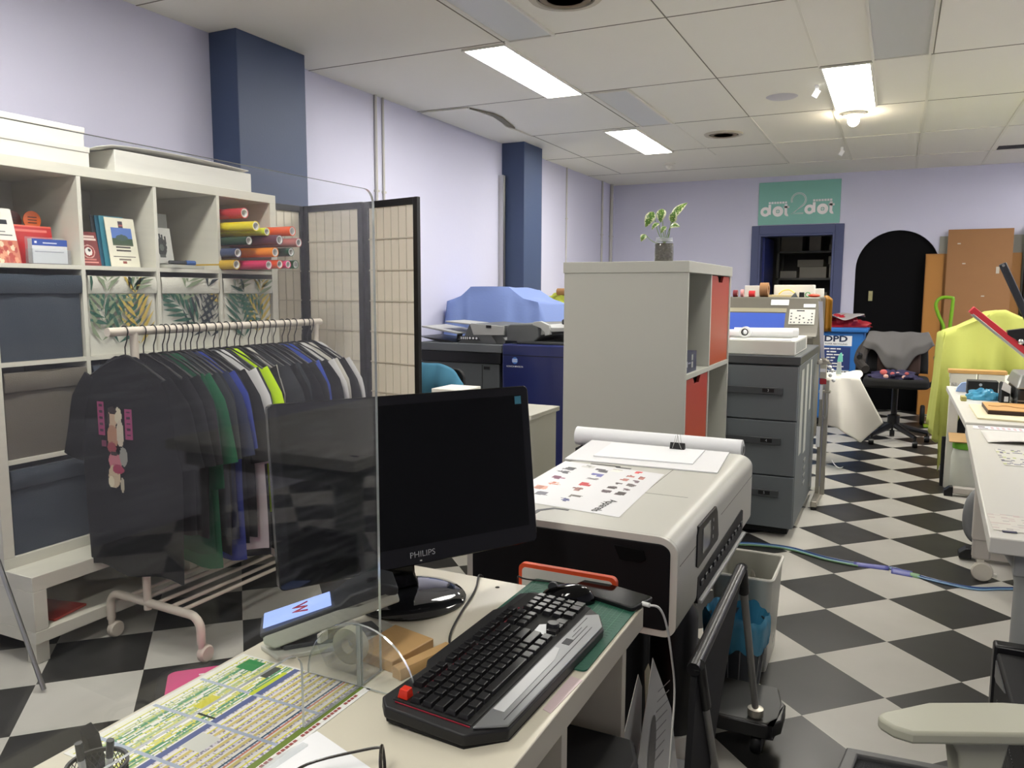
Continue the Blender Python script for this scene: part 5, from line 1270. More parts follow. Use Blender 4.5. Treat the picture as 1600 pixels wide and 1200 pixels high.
# scanner / document feeder
AD = mat('feeder_grey', (86,88,90), .5)
b = LB(); b.box(.10, .93, .02, .64, .974, .992); build('scanner_bed', b, DGREY, t, bevel=.004)
b = LB(); b.prism([(.02, .985), (.22, .985), (.26, 1.02), (.25, 1.085), (.21, 1.108), (.04, 1.100), (.02, 1.080)], 'y', .03, .52); build('document_feeder', b, AD, t, bevel=.008)
b = LB(); b.prism([(.26, 1.03), (.34, 1.055), (.90, 1.09), (.90, 1.105), (.34, 1.085), (.27, 1.10)], 'y', .05, .48); build('feeder_tray', b, LGREY, t, bevel=.004)
b = LB(); b.prism([(.21, 1.10), (.27, 1.08), (.30, 1.05), (.30, 1.03), (.34, 1.04), (.33, 1.10), (.27, 1.125), (.22, 1.12)], 'y', .03, .06); build('feeder_arm', b, LGREY, t, bevel=.003)
b = LB(); b.box(.36, .92, .16, .50, 1.10, 1.135); build('feeder_lid', b, DGREY, t, bevel=.01)
t = thing('finisher', 'dark grey finishing unit left of the dark blue printer with an output tray', 'machine', (-2.8, 5.0, 0))
FG = mat('finisher_grey', (84,88,90), .5)
Mq = Matrix.Translation((-3.02, 4.745, 0)) @ Matrix.Rotation(-.03, 4, 'Z')
build('body', LB().box(0, .63, .01, .70, .03, .83), FG, t, bevel=.006)
build('base', LB().box(.02, .61, .03, .68, 0, .03), BLACKM, t)
build('dark_band', LB().box(0, .645, 0, .70, .832, .905), BLACK, t, bevel=.003)
build('top_slab', LB().box(0, .655, -.01, .71, .907, .962), GREY, t, bevel=.004)
b = LB(); b.box(.50, .501, .005, .0095, .05, .82); b.box(.515, .56, .004, .0095, .79, .81); build('door_seam', b, BLACKM, t)
b = LB(); b.prism([(.285, .962), (.60, .962), (.56, 1.02), (.52, 1.095), (.40, 1.10), (.385, 1.09), (.34, 1.00)], 'y', .03, .045)
b.prism([(.29, .963), (.655, .963), (.66, .99), (.64, 1.01), (.64, 1.09), (.43, 1.10), (.40, 1.09), (.35, 1.0)], 'y', .045, .45); fd = build('upper_feeder', b, AD, t, bevel=.004)
b = LB(); b.prism([(.42, 1.02), (.655, 1.025), (.655, 1.085), (.44, 1.098), (.39, 1.098)], 'y', .028, .0449); build('feeder_flap', b, LGREY, fd, bevel=.002)
b = LB(); b.box(.52, .56, .026, .03, 1.07, 1.09); build('grip_hole', b, BLACK, fd)
b = LB(); b.prism([(.30, .985), (.48, .985), (.46, 1.012), (.315, 1.012)], 'y', .024, .030); pn_ = build('button_panel', b, DGREY, fd)
b = LB()
for k in range(4): b.box(.322+.020*k*.8, .330+.016*k, .0225, .0239, .990, 1.006)
for k in range(3): b.cyl((.395+.026*k, .0239, .999), (.395+.026*k, .0225, .999), .0075, n=14)
build('button', b, PAPER, pn_)
b = LB(); b.prism([(-.02, 1.062), (.28, 1.02), (.29, 1.032), (-.02, 1.074)], 'y', .05, .38); build('output_tray', b, LGREY, t, bevel=.003)
b = LB(); b.prism([(.15, 1.10), (.36, 1.085), (.36, 1.095), (.15, 1.110)], 'y', .1, .36); build('upper_tray', b, LGREY, t, bevel=.003)
b = LB(); b.prism([(-.05, 1.00), (.14, .963), (.26, .963), (.20, .978)], 'y', .04, .36); b.cyl((.20, .2, .97), (.21, .2, 1.03), .02, n=12); build('lower_tray', b, BLACK, t)
# blue sheet over a machine by the wall
t = thing('dust_sheet', 'light blue cloth draped over a machine by the left wall', 'cloth', (-2.95, 5.75, 0))
CLB = mat('light_blue_cloth', (122,142,196), .9, bump=.1, bscale=60)
pr_ = [(0, .96), (.03, 1.235), (.17, 1.285), (.28, 1.352), (.66, 1.352), (.80, 1.27), (.93, 1.235), (.99, 1.06), (1.02, .96), (1.04, .80)]
def lerp(P, u):
    x = u*(len(P)-1); i = min(int(x), len(P)-2); f = x-i; return tuple(P[i][k]*(1-f)+P[i+1][k]*f for k in range(len(P[0])))
def cl(u, v):
    # v: front hem 0 -> top .5..1 back
    x, z = lerp(pr_, u); x0 = -3.28
    fold = .03*math.sin(u*21+math.sin(v*5)*1.5)+.016*math.sin(u*47+2+3*v)
    if v < .5:
        f = v/.5; zz = .72+(z-.72)*f; y = 5.50-.05*(1-f)+fold*(1-f*.8)
    else:
        f = (v-.5)/.5; zz = z+.004*math.sin(u*20+f*9)-.02*f*f; y = 5.50+.60*f
    return (x0+x*.90+.012*math.sin(u*9), y, zz)
b = MB(); b.grid(90, 36, cl); build('cloth', b, CLB, t, smooth=70)
t['category'] = 'cloth'
single('covered_machine', 'machine body hidden under the light blue cloth', 'machine', MB().box(-3.24, -2.50, 5.56, 6.05, 0, 1.20), GREY, bevel=.01)
# box with lime cloth behind
t = thing('work_table', 'pale counter by the left wall behind the second pilaster', 'table', (-2.8, 7.6, 0))
build('top', MB().box(-3.28, -2.30, 7.15, 8.2, 1.10, 1.18), WHITE_LAM, t, bevel=.003); build('body', MB().box(-3.25, -2.33, 7.18, 8.17, 0, 1.10), mat('counter_body', (170,160,150), .6), t)
def crumple(c, r_, sx, sy, sz, seed, n=36):
    R = random.Random(seed); ph = [R.uniform(0, 6) for _ in range(6)]
    b = MB()
    def f(u, v):
        a, p = 2*PI*u, PI/2*v
        k = 1+.14*math.sin(3*a+ph[0]+p*4)+.09*math.sin(7*a+ph[1]-p*6)+.06*math.sin(11*a+9*p+ph[2])
        return (c[0]+r_*sx*math.cos(a)*math.cos(p)*k, c[1]+r_*sy*math.sin(a)*math.cos(p)*k, c[2]+r_*sz*math.sin(p)*(k if v < 1 else 1))
    b.grid(n, n//2, f); b.add([f(i/n, 0) for i in range(n)], [tuple(range(n-1,-1,-1))]); return b
single('lime_cloth', 'crumpled yellow-green cloth heaped on the pale counter by the wall', 'cloth', crumple((-3.02, 7.42, 1.181), .20, 1., .6, .55, 4), mat('lime_cloth', (178,186,76), .9))
single('cardboard_tube', 'short brown cardboard tube on top of the yellow-green cloth', 'tube', MB().cyl((-3.06, 7.36, 1.315), (-2.94, 7.36, 1.315), .035, n=18), mat('carton', (150,112,74), .8))
single('leaning_sheet', 'white sheet leaning on the wall right of the yellow-green cloth', 'sheet', MB().box(-3.0, -2.60, 7.75, 7.77, 1.181, 1.29), mat('cream_sheet', (226,218,206), .6))
# white unit behind the monitor with boxes
t = thing('white_cabinet', 'white cabinet behind the monitor in front of the dark blue printer', 'cabinet', (-1.9, 3.5, 0))
build('carcass', MB().box(-2.06, -1.505, 3.30, 3.62, .06, .725), WHITE_LAM, t, bevel=.003)
build('top', MB().box(-2.08, -1.49, 3.28, 3.63, .727, .75), WHITE_LAM, t, bevel=.003)
build('plinth', MB().box(-2.04, -1.53, 3.33, 3.60, 0, .06), WHITE_LAM, t)
for x in (-2.05, -1.785): d_ = build('drawer', MB().box(x, x+.25, 3.288, 3.30, .09, .70), WHITE_LAM, t, bevel=.002); build('knob', MB().ball((x+.125, 3.276, .55), .012), STEEL, d_)
carton(-2.07, -1.90, 3.36, 3.55, .7505, .835, 'white paper box on the white cabinet behind the monitor top edge', WBOX)
single('paper_cup', 'white roll standing beside the paper box on the white cabinet', 'roll', MB().cyl((-1.86, 3.45, .7505), (-1.86, 3.45, .81), .035, n=20), PAPER)
t = thing('desk_chair', 'chair with a teal cloth draped over its back', 'chair', (-2.55, 4.2, 0))
TEAL = mat('teal_cloth', (66,122,150), .9)
b = MB(); b.grid(18, 14, lambda u, v: (-2.70+.34*u, 4.20-.06*math.sin(PI*v)+.01*math.sin(u*18), .60+.27*v+(-.12*max(0, u-.5)**2*4*v))); build('draped_cloth', b, TEAL, t, thick=.012)
build('back', MB().prism(rrect(-2.70, -2.38, .45, .84, .06), 'y', 4.23, 4.26), BLACKM, t, bevel=.005)
build('seat', MB().prism(rrect(-2.74, -2.30, 3.84, 4.26, .06), 'z', .42, .48), BLACKM, t, bevel=.008)
for x in (-2.70, -2.34):
    for y in (3.88, 4.22): build('leg', MB().cyl((x, y, 0), (x, y, .42), .013), STEEL, t)
# ================= BACK WALL AND RIGHT SIDE =================
# --- teal wall sign
t = thing('wall_sign', 'teal wall sign with white lettering above the blue doorway', 'sign', (-1.075, Y1, 2.10))
WY = Y1
build('panel', MB().box(-1.52, -.63, WY-.012, WY, 2.098, 2.585), mat('sign_teal', (132,188,176), .55), t, bevel=.002)
LW = mat('sign_white', (244,238,238), .5)
b = MB(); yf = WY-.0135
def ring(cx, cz, r0, r1, a0=0, a1=360, n=24, y=yf):
    P = [(cx+r1*math.cos(math.radians(a0+(a1-a0)*i/n)), cz+r1*math.sin(math.radians(a0+(a1-a0)*i/n))) for i in range(n+1)]
    Q = [(cx+r0*math.cos(math.radians(a0+(a1-a0)*i/n)), cz+r0*math.sin(math.radians(a0+(a1-a0)*i/n))) for i in range(n+1)]
    for i in range(n): b.add([(P[i][0], y, P[i][1]), (P[i+1][0], y, P[i+1][1]), (Q[i+1][0], y, Q[i+1][1]), (Q[i][0], y, Q[i][1])], [(0,1,2,3)])
def dot_word(x0, z0):
    ring(x0+.055, z0+.055, .022, .055)                                   # d bowl
    b.box(x0+.088, x0+.118, yf-.001, yf, z0+.02, z0+.135)                # d stem
    ring(x0+.195, z0+.055, .022, .060)                                   # o
    b.box(x0+.192, x0+.198, yf-.001, yf, z0+.036, z0+.074); b.box(x0+.176, x0+.214, yf-.001, yf, z0+.052, z0+.058)
    b.box(x0+.268, x0+.298, yf-.001, yf, z0+.02, z0+.135); b.box(x0+.255, x0+.320, yf-.001, yf, z0+.090, z0+.112); ring(x0+.302, z0+.030, .004, .034, 180, 290, 8)
    for k in range(7): b.box(x0+.090+.030*k, x0+.113+.030*k, yf-.001, yf, z0+.142, z0+.165)
dot_word(-1.495, 2.195); b1_ = b; b = MB(); dot_word(-1.010, 2.205)
b2 = b; b = MB()
for off in (0, .013):
    r_ = .083-off
    pts = [(-1.075+r_*math.cos(math.radians(a)), 2.37+r_*math.sin(math.radians(a))) for a in range(200, -61, -10)]
    pts += [(-1.155+off*2.2, 2.215+off*.7), (-1.02, 2.215+off*.7)]
    b.tube([(p[0], yf-.001, p[1]) for p in pts], .0028, 6)
build('lettering', b1_, LW, t, smooth=0); build('lettering', b2, LW, t, smooth=0); build('figure_two', b, LW, t)

# --- store room: blue door leaf, racks, cartons
struct('door_3', MB().obox((-1.466, Y1+.50, .99), (.035, .74, 1.96), (0, 0, 0)), mat('deep_blue_door', (40,52,120), .4), bevel=.003)
t = thing('storage_rack', 'dark metal rack of cartons seen through the blue doorway', 'rack', (-1.0, Y1+1.2, 0))
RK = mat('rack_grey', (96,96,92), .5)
rz = [.75, 1.13, 1.50, 1.84]; dz_of = {.62: .13, 1.02: .11, 1.36: .14, 1.72: .12}
def lift_(z): return z+dz_of[max(q for q in dz_of if q <= z+1e-6)]
for x in (-1.42, -.46):
    for y in (Y1+.98, Y1+1.45): build('upright', MB().box(x, x+.03, y, y+.03, 0, 2.3), RK, t)
for z in rz: build('rack_shelf', MB().box(-1.42, -.43, Y1+.98, Y1+1.48, z-.025, z), RK, t)
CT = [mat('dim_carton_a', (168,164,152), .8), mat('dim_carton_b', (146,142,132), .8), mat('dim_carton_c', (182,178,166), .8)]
cl_ = [(-1.38,-1.16,.62,.74,'left carton on the lowest visible rack shelf in the store room'),(-1.15,-.84,.62,.74,'wide middle carton on the lowest visible rack shelf in the store room'),(-.83,-.60,.62,.72,'right carton on the lowest visible rack shelf in the store room'),
 (-1.38,-1.13,1.02,1.12,'lower left carton of the pile on the second rack shelf'),(-1.38,-1.13,1.121,1.21,'upper left carton of the pile on the second rack shelf'),(-1.12,-.80,1.02,1.12,'lower middle carton of the pile on the second rack shelf'),(-1.12,-.80,1.121,1.21,'upper middle carton of the pile on the second rack shelf'),(-.79,-.50,1.02,1.13,'right carton on the second rack shelf in the store room'),
 (-1.38,-1.18,1.36,1.45,'low left carton on the third rack shelf in the store room'),(-1.14,-.82,1.36,1.50,'wide middle carton on the third rack shelf in the store room'),(-1.17,-.86,1.501,1.59,'carton stacked on the wide middle one on the third rack shelf'),(-.79,-.50,1.36,1.53,'right carton on the third rack shelf in the store room'),(-.80,-.52,1.531,1.63,'top right carton on the third rack shelf in the store room'),
 (-1.38,-1.12,1.72,1.92,'left carton on the top rack shelf in the store room'),(-1.04,-.90,1.72,1.96,'narrow middle carton on the top rack shelf in the store room'),(-.80,-.50,1.72,1.80,'lower right carton on the top rack shelf'),(-.79,-.51,1.801,1.93,'upper right carton on the top rack shelf')]
for k, (x0, x1, z0, z1, lb) in enumerate(cl_):
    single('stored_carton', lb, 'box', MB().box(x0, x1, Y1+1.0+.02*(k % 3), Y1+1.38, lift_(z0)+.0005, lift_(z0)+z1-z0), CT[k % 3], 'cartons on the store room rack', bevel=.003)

# --- boards leaning at the back wall
MDF = mat('hardboard_brown', (150,106,64), .6, var=.05, vscale=6); MDF2 = mat('hardboard_orange', (164,112,52), .55, var=.08, vscale=5)
def lean(x0, x1, h, yb, yt, th=.006):
    b = MB(); b.add([(x0,yb,0),(x1,yb,0),(x1,yt,h),(x0,yt,h),(x0,yb+th,0),(x1,yb+th,0),(x1,yt+th,h),(x0,yt+th,h)], [(0,1,2,3),(5,4,7,6),(4,0,3,7),(1,5,6,2),(3,2,6,7),(0,4,5,1)]); return b
single('grey_board', 'pale grey board leaning at the wall behind the brown boards', 'board', lean(.38, 1.16, 1.92, 9.70, 9.755), mat('board_grey', (150,148,140), .7))
single('wide_board', 'wide orange-brown board leaning behind the tallest brown board', 'board', lean(.255, 1.14, 1.735, 9.62, 9.735, .01), MDF2)
single('strip_board', 'narrow brown strip of board at the left of the leaning boards', 'board', lean(.262, .43, 1.72, 9.585, 9.715, .008), mat('hardboard_amber', (170,116,48), .55, var=.06, vscale=5))
t = thing('tall_board', 'tallest brown hardboard sheet leaning at the back wall on the right', 'board', (.77, 9.5, 0))
build('sheet', lean(.455, 1.05, 1.985, 9.53, 9.70, .006), MDF, t)
for x, z in ((.545, 1.83), (.91, 1.52), (.60, 1.62), (.79, 1.28)):
    y = 9.53+.17*z/1.985; b = MB(); b.box(x, x+.03, y-.0025, y-.0012, z, z+.012 if z != 1.52 else z+.07); build('torn_tape', b, mat('torn_tape', (196,188,170), .6), t, smooth=0)
single('black_panel', 'black upright panel at the right end of the back wall', 'panel', MB().box(1.16, 1.50, 9.60, 9.70, 0, 2.02), BLACKM, bevel=.004)  # dark column of unknown kind, drawn as a plain black panel

# --- green hand truck
t = thing('hand_truck', 'bright green hand truck with a looped handle before the brown boards', 'hand truck', (.42, 8.8, 0))
GR = mat('green_enamel', (116,166,26), .3, coat=.2)
hl = spl([(.425, 8.80, .10), (.425, 8.80, .9), (.420, 8.80, 1.00), (.375, 8.80, 1.10), (.347, 8.80, 1.19), (.362, 8.80, 1.25), (.410, 8.80, 1.275), (.470, 8.80, 1.272)], 6) + [Vector((.489, 8.80, 1.270)), Vector((.491, 8.80, 1.25)), Vector((.480, 8.80, 1.0)), Vector((.478, 8.80, .10))]
build('handle_frame', MB().tube(hl, .0165, 12), GR, t)
build('toe_plate', MB().box(.30, .60, 8.62, 8.80, .012, .02), GR, t)
for z in (.35, .65, .95): build('cross_bar', MB().cyl((.425, 8.80, z), (.48, 8.80, z), .008, n=8), GR, t)
build('axle', MB().cyl((.27, 8.86, .10), (.63, 8.86, .10), .01, n=10), STEEL, t)
for x in (.27, .60): build('wheel', MB().lathe([(.02,0),(.09,0),(.1,.01),(.1,.03),(.09,.04),(.02,.04)], (x, 8.86, .101), 24, axis='x'), BLACKM, t)

# --- blue recycling bin
t = thing('wheelie_bin', 'blue recycling bin with white lettered panels beside the draped chair', 'bin', (-.50, 8.7, 0))
BB = mat('bin_blue', (44,110,184), .4)
b = MB()
def ringz(z, f): return [(-.50-.235*f, 8.42+.05*(1-f)), (-.50+.235*f, 8.42+.05*(1-f)), (-.50+.235*f, 9.0-.05*(1-f)), (-.50-.235*f, 9.0-.05*(1-f))]
vs = [(x, y, .06) for x, y in ringz(0, .78)]+[(x, y, .93) for x, y in ringz(0, 1)]
b.add(vs, [(3,2,1,0),(0,1,5,4),(1,2,6,5),(2,3,7,6),(3,0,4,7)]); build('body', b, BB, t, bevel=.015)
b = MB(); b.box(-.765, -.235, 8.38, 9.04, .93, .975); build('rim', b, BB, t, bevel=.012)
for k in range(5):
    pass
for x in (-.72, -.32): build('wheel', MB().lathe([(0,0),(.09,0),(.09,.04),(0,.04)], (x, 8.97, .0905), 20, axis='x'), BLACKM, t)
b = MB()
for x in (-.68, -.35): b.cyl((x, 8.46, 0), (x, 8.46, .07), .03, n=10)
build('front_foot', b, BLACKM, t)
def ybin(z): return 8.42+.05*(1-(.78+.22*(z-.06)/.87))-.0015
def binp(nm, x0, x1, z0, z1, m, o=0):
    b = MB(); b.add([(x0, ybin(z0)-.001-o, z0), (x1, ybin(z0)-.001-o, z0), (x1, ybin(z1)-.001-o, z1), (x0, ybin(z1)-.001-o, z1)], [(0,1,2,3)]); return b
NB = mat('bin_navy', (40,58,116), .5); NBt = mat('navy_ink', (28,44,76), .5)
b = binp('l', -.66, -.375, .795, .895, 0); text(b, 'DPD', (-.522, ybin(.86)-.004, .862), (1,0,0), (0,0,1), .080, 1, .03, 1.35); text(b, 'PAPER RECYCLING', (-.517, ybin(.81)-.004, .812), (1,0,0), (0,0,1), .021, 1, .01, 1.15)
build('name_label', b, [PAPER, NBt], t, smooth=0)
b = binp('l', -.66, -.385, .56, .785, 0)
for k, s_ in enumerate(('CONFIDENTIAL', 'FOR YOUR', 'DISPOSAL BIN', 'CALL NOW', 'BEFORE', 'FOR ACT', 'OF RECYCLING')):
    z = .765-.029*k
    # small unreadable lines shown as dashes
    R_ = random.Random(k)
    x = -.60 if k else -.63
    for wd in [R_.uniform(.02, .06) for _ in range(3 if k in (0, 2, 6) else 2)]:
        b.box(x, x+wd, ybin(z)-.0045, ybin(z)-.0035, z-.006, z+.006, 1); x += wd+.008
build('notice_label', b, [NB, PAPER], t, smooth=0)
b = binp('l', -.63, -.39, .52, .553, 0); 
for k in range(6): b.box(-.60+.033*k, -.578+.033*k, ybin(.535)-.0045, ybin(.535)-.0035, .525, .545, 1)
build('number_label', b, [PAPER, NBt], t, smooth=0)
single('red_bag', 'crumpled red plastic bag on top of the blue recycling bin', 'bag', crumple((-.50, 8.68, .976), .25, 1.0, .7, .42, 8), mat('red_film', (176,40,54), .35))
single('white_bag', 'grey-white plastic sheet lying over the red bag on the bin', 'bag', MB().grid(20, 12, lambda u, v: (-.74+.46*u, 8.40+.42*v, 1.092+.018*math.sin(u*7+v*4)-.05*max(0, .25-abs(u-.62))*(1-v)*2.2)), mat('greyed_film', (186,180,180), .4), thick=.004, smooth=70)
single('blue_pole', 'blue pole standing behind the bin before the doorway', 'handle', MB().cyl((-.73, 9.2, 0), (-.705, 9.2, 1.13), .013, n=10), mat('tool_blue', (70,120,190), .4))

# --- office chair with a grey jacket
t = thing('office_chair', 'black swivel office chair carrying a grey jacket near the arched door', 'chair', (.03, 7.7, 0))
CF = mat('chair_fabric', (24,24,26), .9, bump=.2, bscale=300)
cx_, cy_ = .03, 7.72
b = MB().prism(rrect(cx_-.26, cx_+.26, cy_-.26, cy_+.24, .09), 'z', .50, .58); build('seat', b, CF, t, bevel=.025, seg=4)
b = MB()
def bk(u, v): a = (u-.5); return (cx_+.50*a*(1-.10*v*v), cy_+.24+.05*v-.12*a*a*1.2, .60+.34*v)
b.grid(14, 10, bk); build('backrest', b, CF, t, thick=.05, smooth=70)
build('back_bar', MB().tube([(cx_, cy_+.1, .48), (cx_, cy_+.27, .50), (cx_, cy_+.31, .62)], .02, 8), BLACKM, t)
build('gas_column', MB().lathe([(.05,.13),(.05,.24),(.025,.25),(.025,.48),(.08,.49)], (cx_, cy_, 0), 20), BLACK, t)
for k in range(5):
    a = 2*PI*k/5+.33; ex, ey = cx_+.29*math.cos(a), cy_+.29*math.sin(a)
    lg = build('base_arm', MB().tube([(cx_, cy_, .16), (cx_+.15*math.cos(a), cy_+.15*math.sin(a), .12), (ex, ey, .085)], .02, 8, rs=[.028,.024,.017]), BLACK, t)
    w_ = MB(); w_.lathe([(0,-.022),(.029,-.020),(.031,0),(.029,.020),(0,.022)], (ex, ey, .0312), 18, axis='x'); w_.cyl((ex, ey, .05), (ex, ey, .09), .010, n=8); build('castor', w_, BLACK, lg)
for s_ in (-1, 1):
    build('armrest', MB().tube(spl([(cx_+s_*.25, cy_+.08, .50), (cx_+s_*.31, cy_+.07, .56), (cx_+s_*.31, cy_+.04, .74), (cx_+s_*.30, cy_-.04, .765), (cx_+s_*.30, cy_-.16, .755)]), .022, 8), BLACK, t)
t = thing('grey_jacket', 'grey jacket hung over the office chair back', 'jacket', (.03, 7.9, .9))
b = MB()
def jk(u, v):
    a = u-.5; x, y, z = bk(min(1, max(0, u)), 1)
    drop = (.25+.12*math.cos(a*6.5)+.02*math.sin(u*23))
    if v < .35:   # behind
        f = 1-v/.35; return (cx_+.50*a, cy_+.345+.02*f, .955-.18*f)
    f = (v-.35)/.65
    yy = cy_+.255 - .145*min(1, f*1.6) + .012*math.sin(u*25+f*3)*f
    return (cx_+(.48+.10*f)*a, yy if f > .12 else cy_+.345-(.09)*f/.12, .962-drop*max(0, f-.06)+.004*math.sin(u*20))
b.grid(40, 26, jk); build('jacket_body', b, mat('jacket_grey', (98,96,96), .85), t, thick=.006, smooth=70)
b = MB(); b.tube(spl([(cx_-.24, cy_+.20, .86), (cx_-.29, cy_+.12, .78), (cx_-.30, cy_+.04, .69), (cx_-.25, cy_-.06, .64)]), .045, 10, rs=[.05]*6+[.05]*6+[.042]*6+[.04]); build('sleeve', b, mat('jacket_dark', (60,56,54), .9), t)
single('patterned_bag', 'navy bag with pink flower print lying on the office chair seat', 'bag', crumple((.02, 7.62, .5815), .19, 1, .7, .32, 12), mat('bag_navy', (44,40,74), .7))
b = MB()
for k, (dx, dz, r_) in enumerate(((-.09,.055,.030), (-.07,.02,.022), (-.02,.045,.018), (.02,.05,.015), (.09,.05,.018), (.07,.02,.018))): b.ball((.02+dx, 7.62-.125+dz*.3, .582+dz), r_, 10, k % 2, (1,.25,.8))
single('pink_flowers', 'pink fabric flower bunch on the front of the navy bag', 'flowers', b, [mat('flower_pink', (206,104,104), .7), mat('flower_pale', (226,180,170), .7)])
single('brown_cushion', 'dark brown cushion at the back of the office chair seat', 'cushion', MB().prism(rrect(-.13, .22, .5815, .80, .04), 'y', 7.865, 7.93), mat('brown_fabric', (62,46,42), .9), bevel=.02)

# --- draped white sheet on a small stand, aluminium stand
t = thing('sheet_stand', 'small dark stand hidden under the hanging white sheet', 'stand', (-.35, 6.5, 0))
build('top', MB().box(-.46, -.22, 6.33, 6.60, .655, .675), BLACKM, t)
build('support', MB().box(-.445, -.435, 6.36, 6.58, 0, .655), mat('pale_board', (170,172,176), .5), t)
t = thing('white_sheet', 'large white sheet hanging down from the small stand, one corner low', 'sheet', (-.30, 6.3, .2))
def ws(u, v):
    # u across, v from the back edge over the top to the hem
    if v < .3:
        f = v/.3; return (-.475+.255*u+.02*math.sin(f*3), 6.62-.32*f, .690+.006*math.sin(u*9)+.03*(1-f)*u)
    f = (v-.3)/.7
    hem = .335+.0*u if u < .42 else .335-.115*((u-.42)/.30 if u < .72 else 1-(u-.72)/.28*1.45)
    top = (-.47+.26*u)
    xx = top + f*(.17*max(0, u-.35)/.65)
    yy = 6.295 - .05*math.sin(min(1, f*1.3)*PI/2) - .045*math.exp(-((u-.48)/.10)**2)*f + .03*math.sin(u*9+1)*f
    return (xx, yy, .688-(.688-hem)*f)
b = MB(); b.grid(44, 40, ws); build('sheet', b, mat('white_fabric', (222,218,208), .75), t, thick=.003, smooth=70)
t = thing('aluminium_stand', 'thin metal stand with a red box and white knobs beside the grey cabinet', 'stand', (-.385, 5.2, 0))
build('foot_bar', MB().box(-.408, -.372, 5.02, 5.62, .02, .055), ALU, t, bevel=.004)
build('post', MB().box(-.403, -.383, 5.24, 5.265, .055, .86), ALU, t, bevel=.002)
build('post', MB().box(-.372, -.348, 5.22, 5.25, .055, .78), ALU, t, bevel=.002)
build('cross_plate', MB().box(-.405, -.340, 5.21, 5.27, .700, .712), ALU, t)
build('head_box', MB().box(-.408, -.368, 5.22, 5.27, .79, .875), mat('head_beige', (186,182,168), .5), t, bevel=.003)
build('red_label', MB().box(-.404, -.365, 5.212, 5.2195, .755, .788), mat('label_red', (168,40,50), .5), t)
build('white_label', MB().box(-.404, -.372, 5.212, 5.2195, .83, .85), PAPER, t)
build('white_tag', MB().box(-.400, -.384, 5.20, 5.212, .66, .75), PAPER, t)
build('hanging_tag', MB().box(-.408, -.386, 5.205, 5.210, .36, .49), PAPER, t)
for (x, z) in ((-.350, .86), (-.335, .84), (-.345, .81), (-.325, .78)): build('knob', MB().ball((x, 5.23, z), .012), PAPER, t)
build('hook', MB().tube(spl([(-.36, 5.21, .70), (-.355, 5.205, .60), (-.362, 5.205, .54), (-.372, 5.205, .56)]), .004, 6), STEEL, t)
for y in (5.04, 5.60): build('rubber_foot', MB().cyl((-.39, y, 0), (-.39, y, .021), .018, n=14), BLACK, t)
b = MB(); b.add([(-.452,5.44,1.262),(-.428,5.44,1.262),(-.385,5.44,.70),(-.405,5.44,.70),(-.452,5.455,1.262),(-.428,5.455,1.262),(-.385,5.455,.70),(-.405,5.455,.70)], [(0,1,2,3)[::-1],(4,5,6,7),(0,4,5,1)[::-1],(1,5,6,2)[::-1],(2,6,7,3)[::-1],(3,7,4,0)[::-1]])
b.box(-.405, -.385, 5.44, 5.455, .057, .70)
single('grey_strip', 'pale grey strip standing upright behind the metal stand', 'strip', b, mat('strip_lilac', (170,170,184), .4))
single('clear_bag', 'small crumpled clear bag on top of the metal stand head', 'bag', crumple((-.388, 5.245, .8755), .035, 1.1, .8, 1.0, 51, 24), mat('smoky_film', (176,170,160), .25, trans=.4))
t = thing('glue_bottle', 'small clear bottle with a mint cap standing on the white sheet', 'bottle', (-.36, 6.4, .70))
build('body', MB().prism([(-.385, .706), (-.345, .706), (-.352, .80), (-.378, .80)], 'y', 6.40, 6.425), mat('frosted', (200,210,208), .3, trans=.4), t, bevel=.003)
build('cap', MB().prism([(-.380, .801), (-.342, .801), (-.344, .84), (-.352, .87), (-.360, .868), (-.374, .84)], 'y', 6.40, 6.425), mat('mint', (130,216,196), .4), t, bevel=.002)
single('paper_curl', 'curled white paper strip on the floor below the hanging white sheet', 'strip', MB().grid(12, 1, lambda u, v: (-.365+.065*u, 6.10+.03*v+.28*u, .10*(1-u)**2+.003)), PAPER, thick=.0015)
# blue film on the floor reflecting further back
# --- lime dust cover over equipment
t = thing('lime_dust_cover', 'lime green cloth draped over tall equipment on the right', 'cloth', (.75, 6.6, 0))
LM = mat('lime_cover', (188,194,100), .85, bump=.08, bscale=40)
topp = [(.300, .95), (.316, 1.050), (.40, 1.085), (.53, 1.150), (.60, 1.20), (.66, 1.205), (.78, 1.145), (.95, 1.12), (1.25, 1.10)]
def tz(x):
    for i in range(len(topp)-1):
        if x <= topp[i+1][0]: f = max(0, (x-topp[i][0])/(topp[i+1][0]-topp[i][0])); return topp[i][1]*(1-f)+topp[i+1][1]*f
    return topp[-1][1]
def hemz(x):
    P = [(.27, .30), (.30, .275), (.315, .285), (.318, .06), (.345, .16), (.39, .34), (.45, .52), (.55, .60), (1.3, .5)]
    for i in range(len(P)-1):
        if x <= P[i+1][0]: f = max(0, min(1, (x-P[i][0])/(P[i+1][0]-P[i][0]))); return P[i][1]*(1-f)+P[i+1][1]*f
    return .5
def lf(u, v):
    x = .305+.95*u**1.25
    if v < .6:
        f = v/.6; xh = x-.035*(1-f)*max(0, 1-u*3); h = hemz(xh); z = h+(tz(x)-h)*f
        fold = (.035*math.sin(x*38+f*2)*(1-f)+.018*math.sin(x*17+f*5+1)*(1-.4*f))
        return (xh, 6.20+fold-.03*math.sin(PI*f), z)
    f = (v-.6)/.4
    return (x, 6.20+1.0*f, tz(x)-.05*f*f+.012*math.sin(x*14+f*7)*f)
b = MB(); b.grid(110, 50, lf)
def ls(u, v):   # side fall on the left
    z0, z1 = .30, 1.05-.05*u*u; return (.305-.030*(1-v)+.016*math.sin(u*14+v*2)*(1-v), 6.20+1.0*u, z0+(z1-z0)*v)
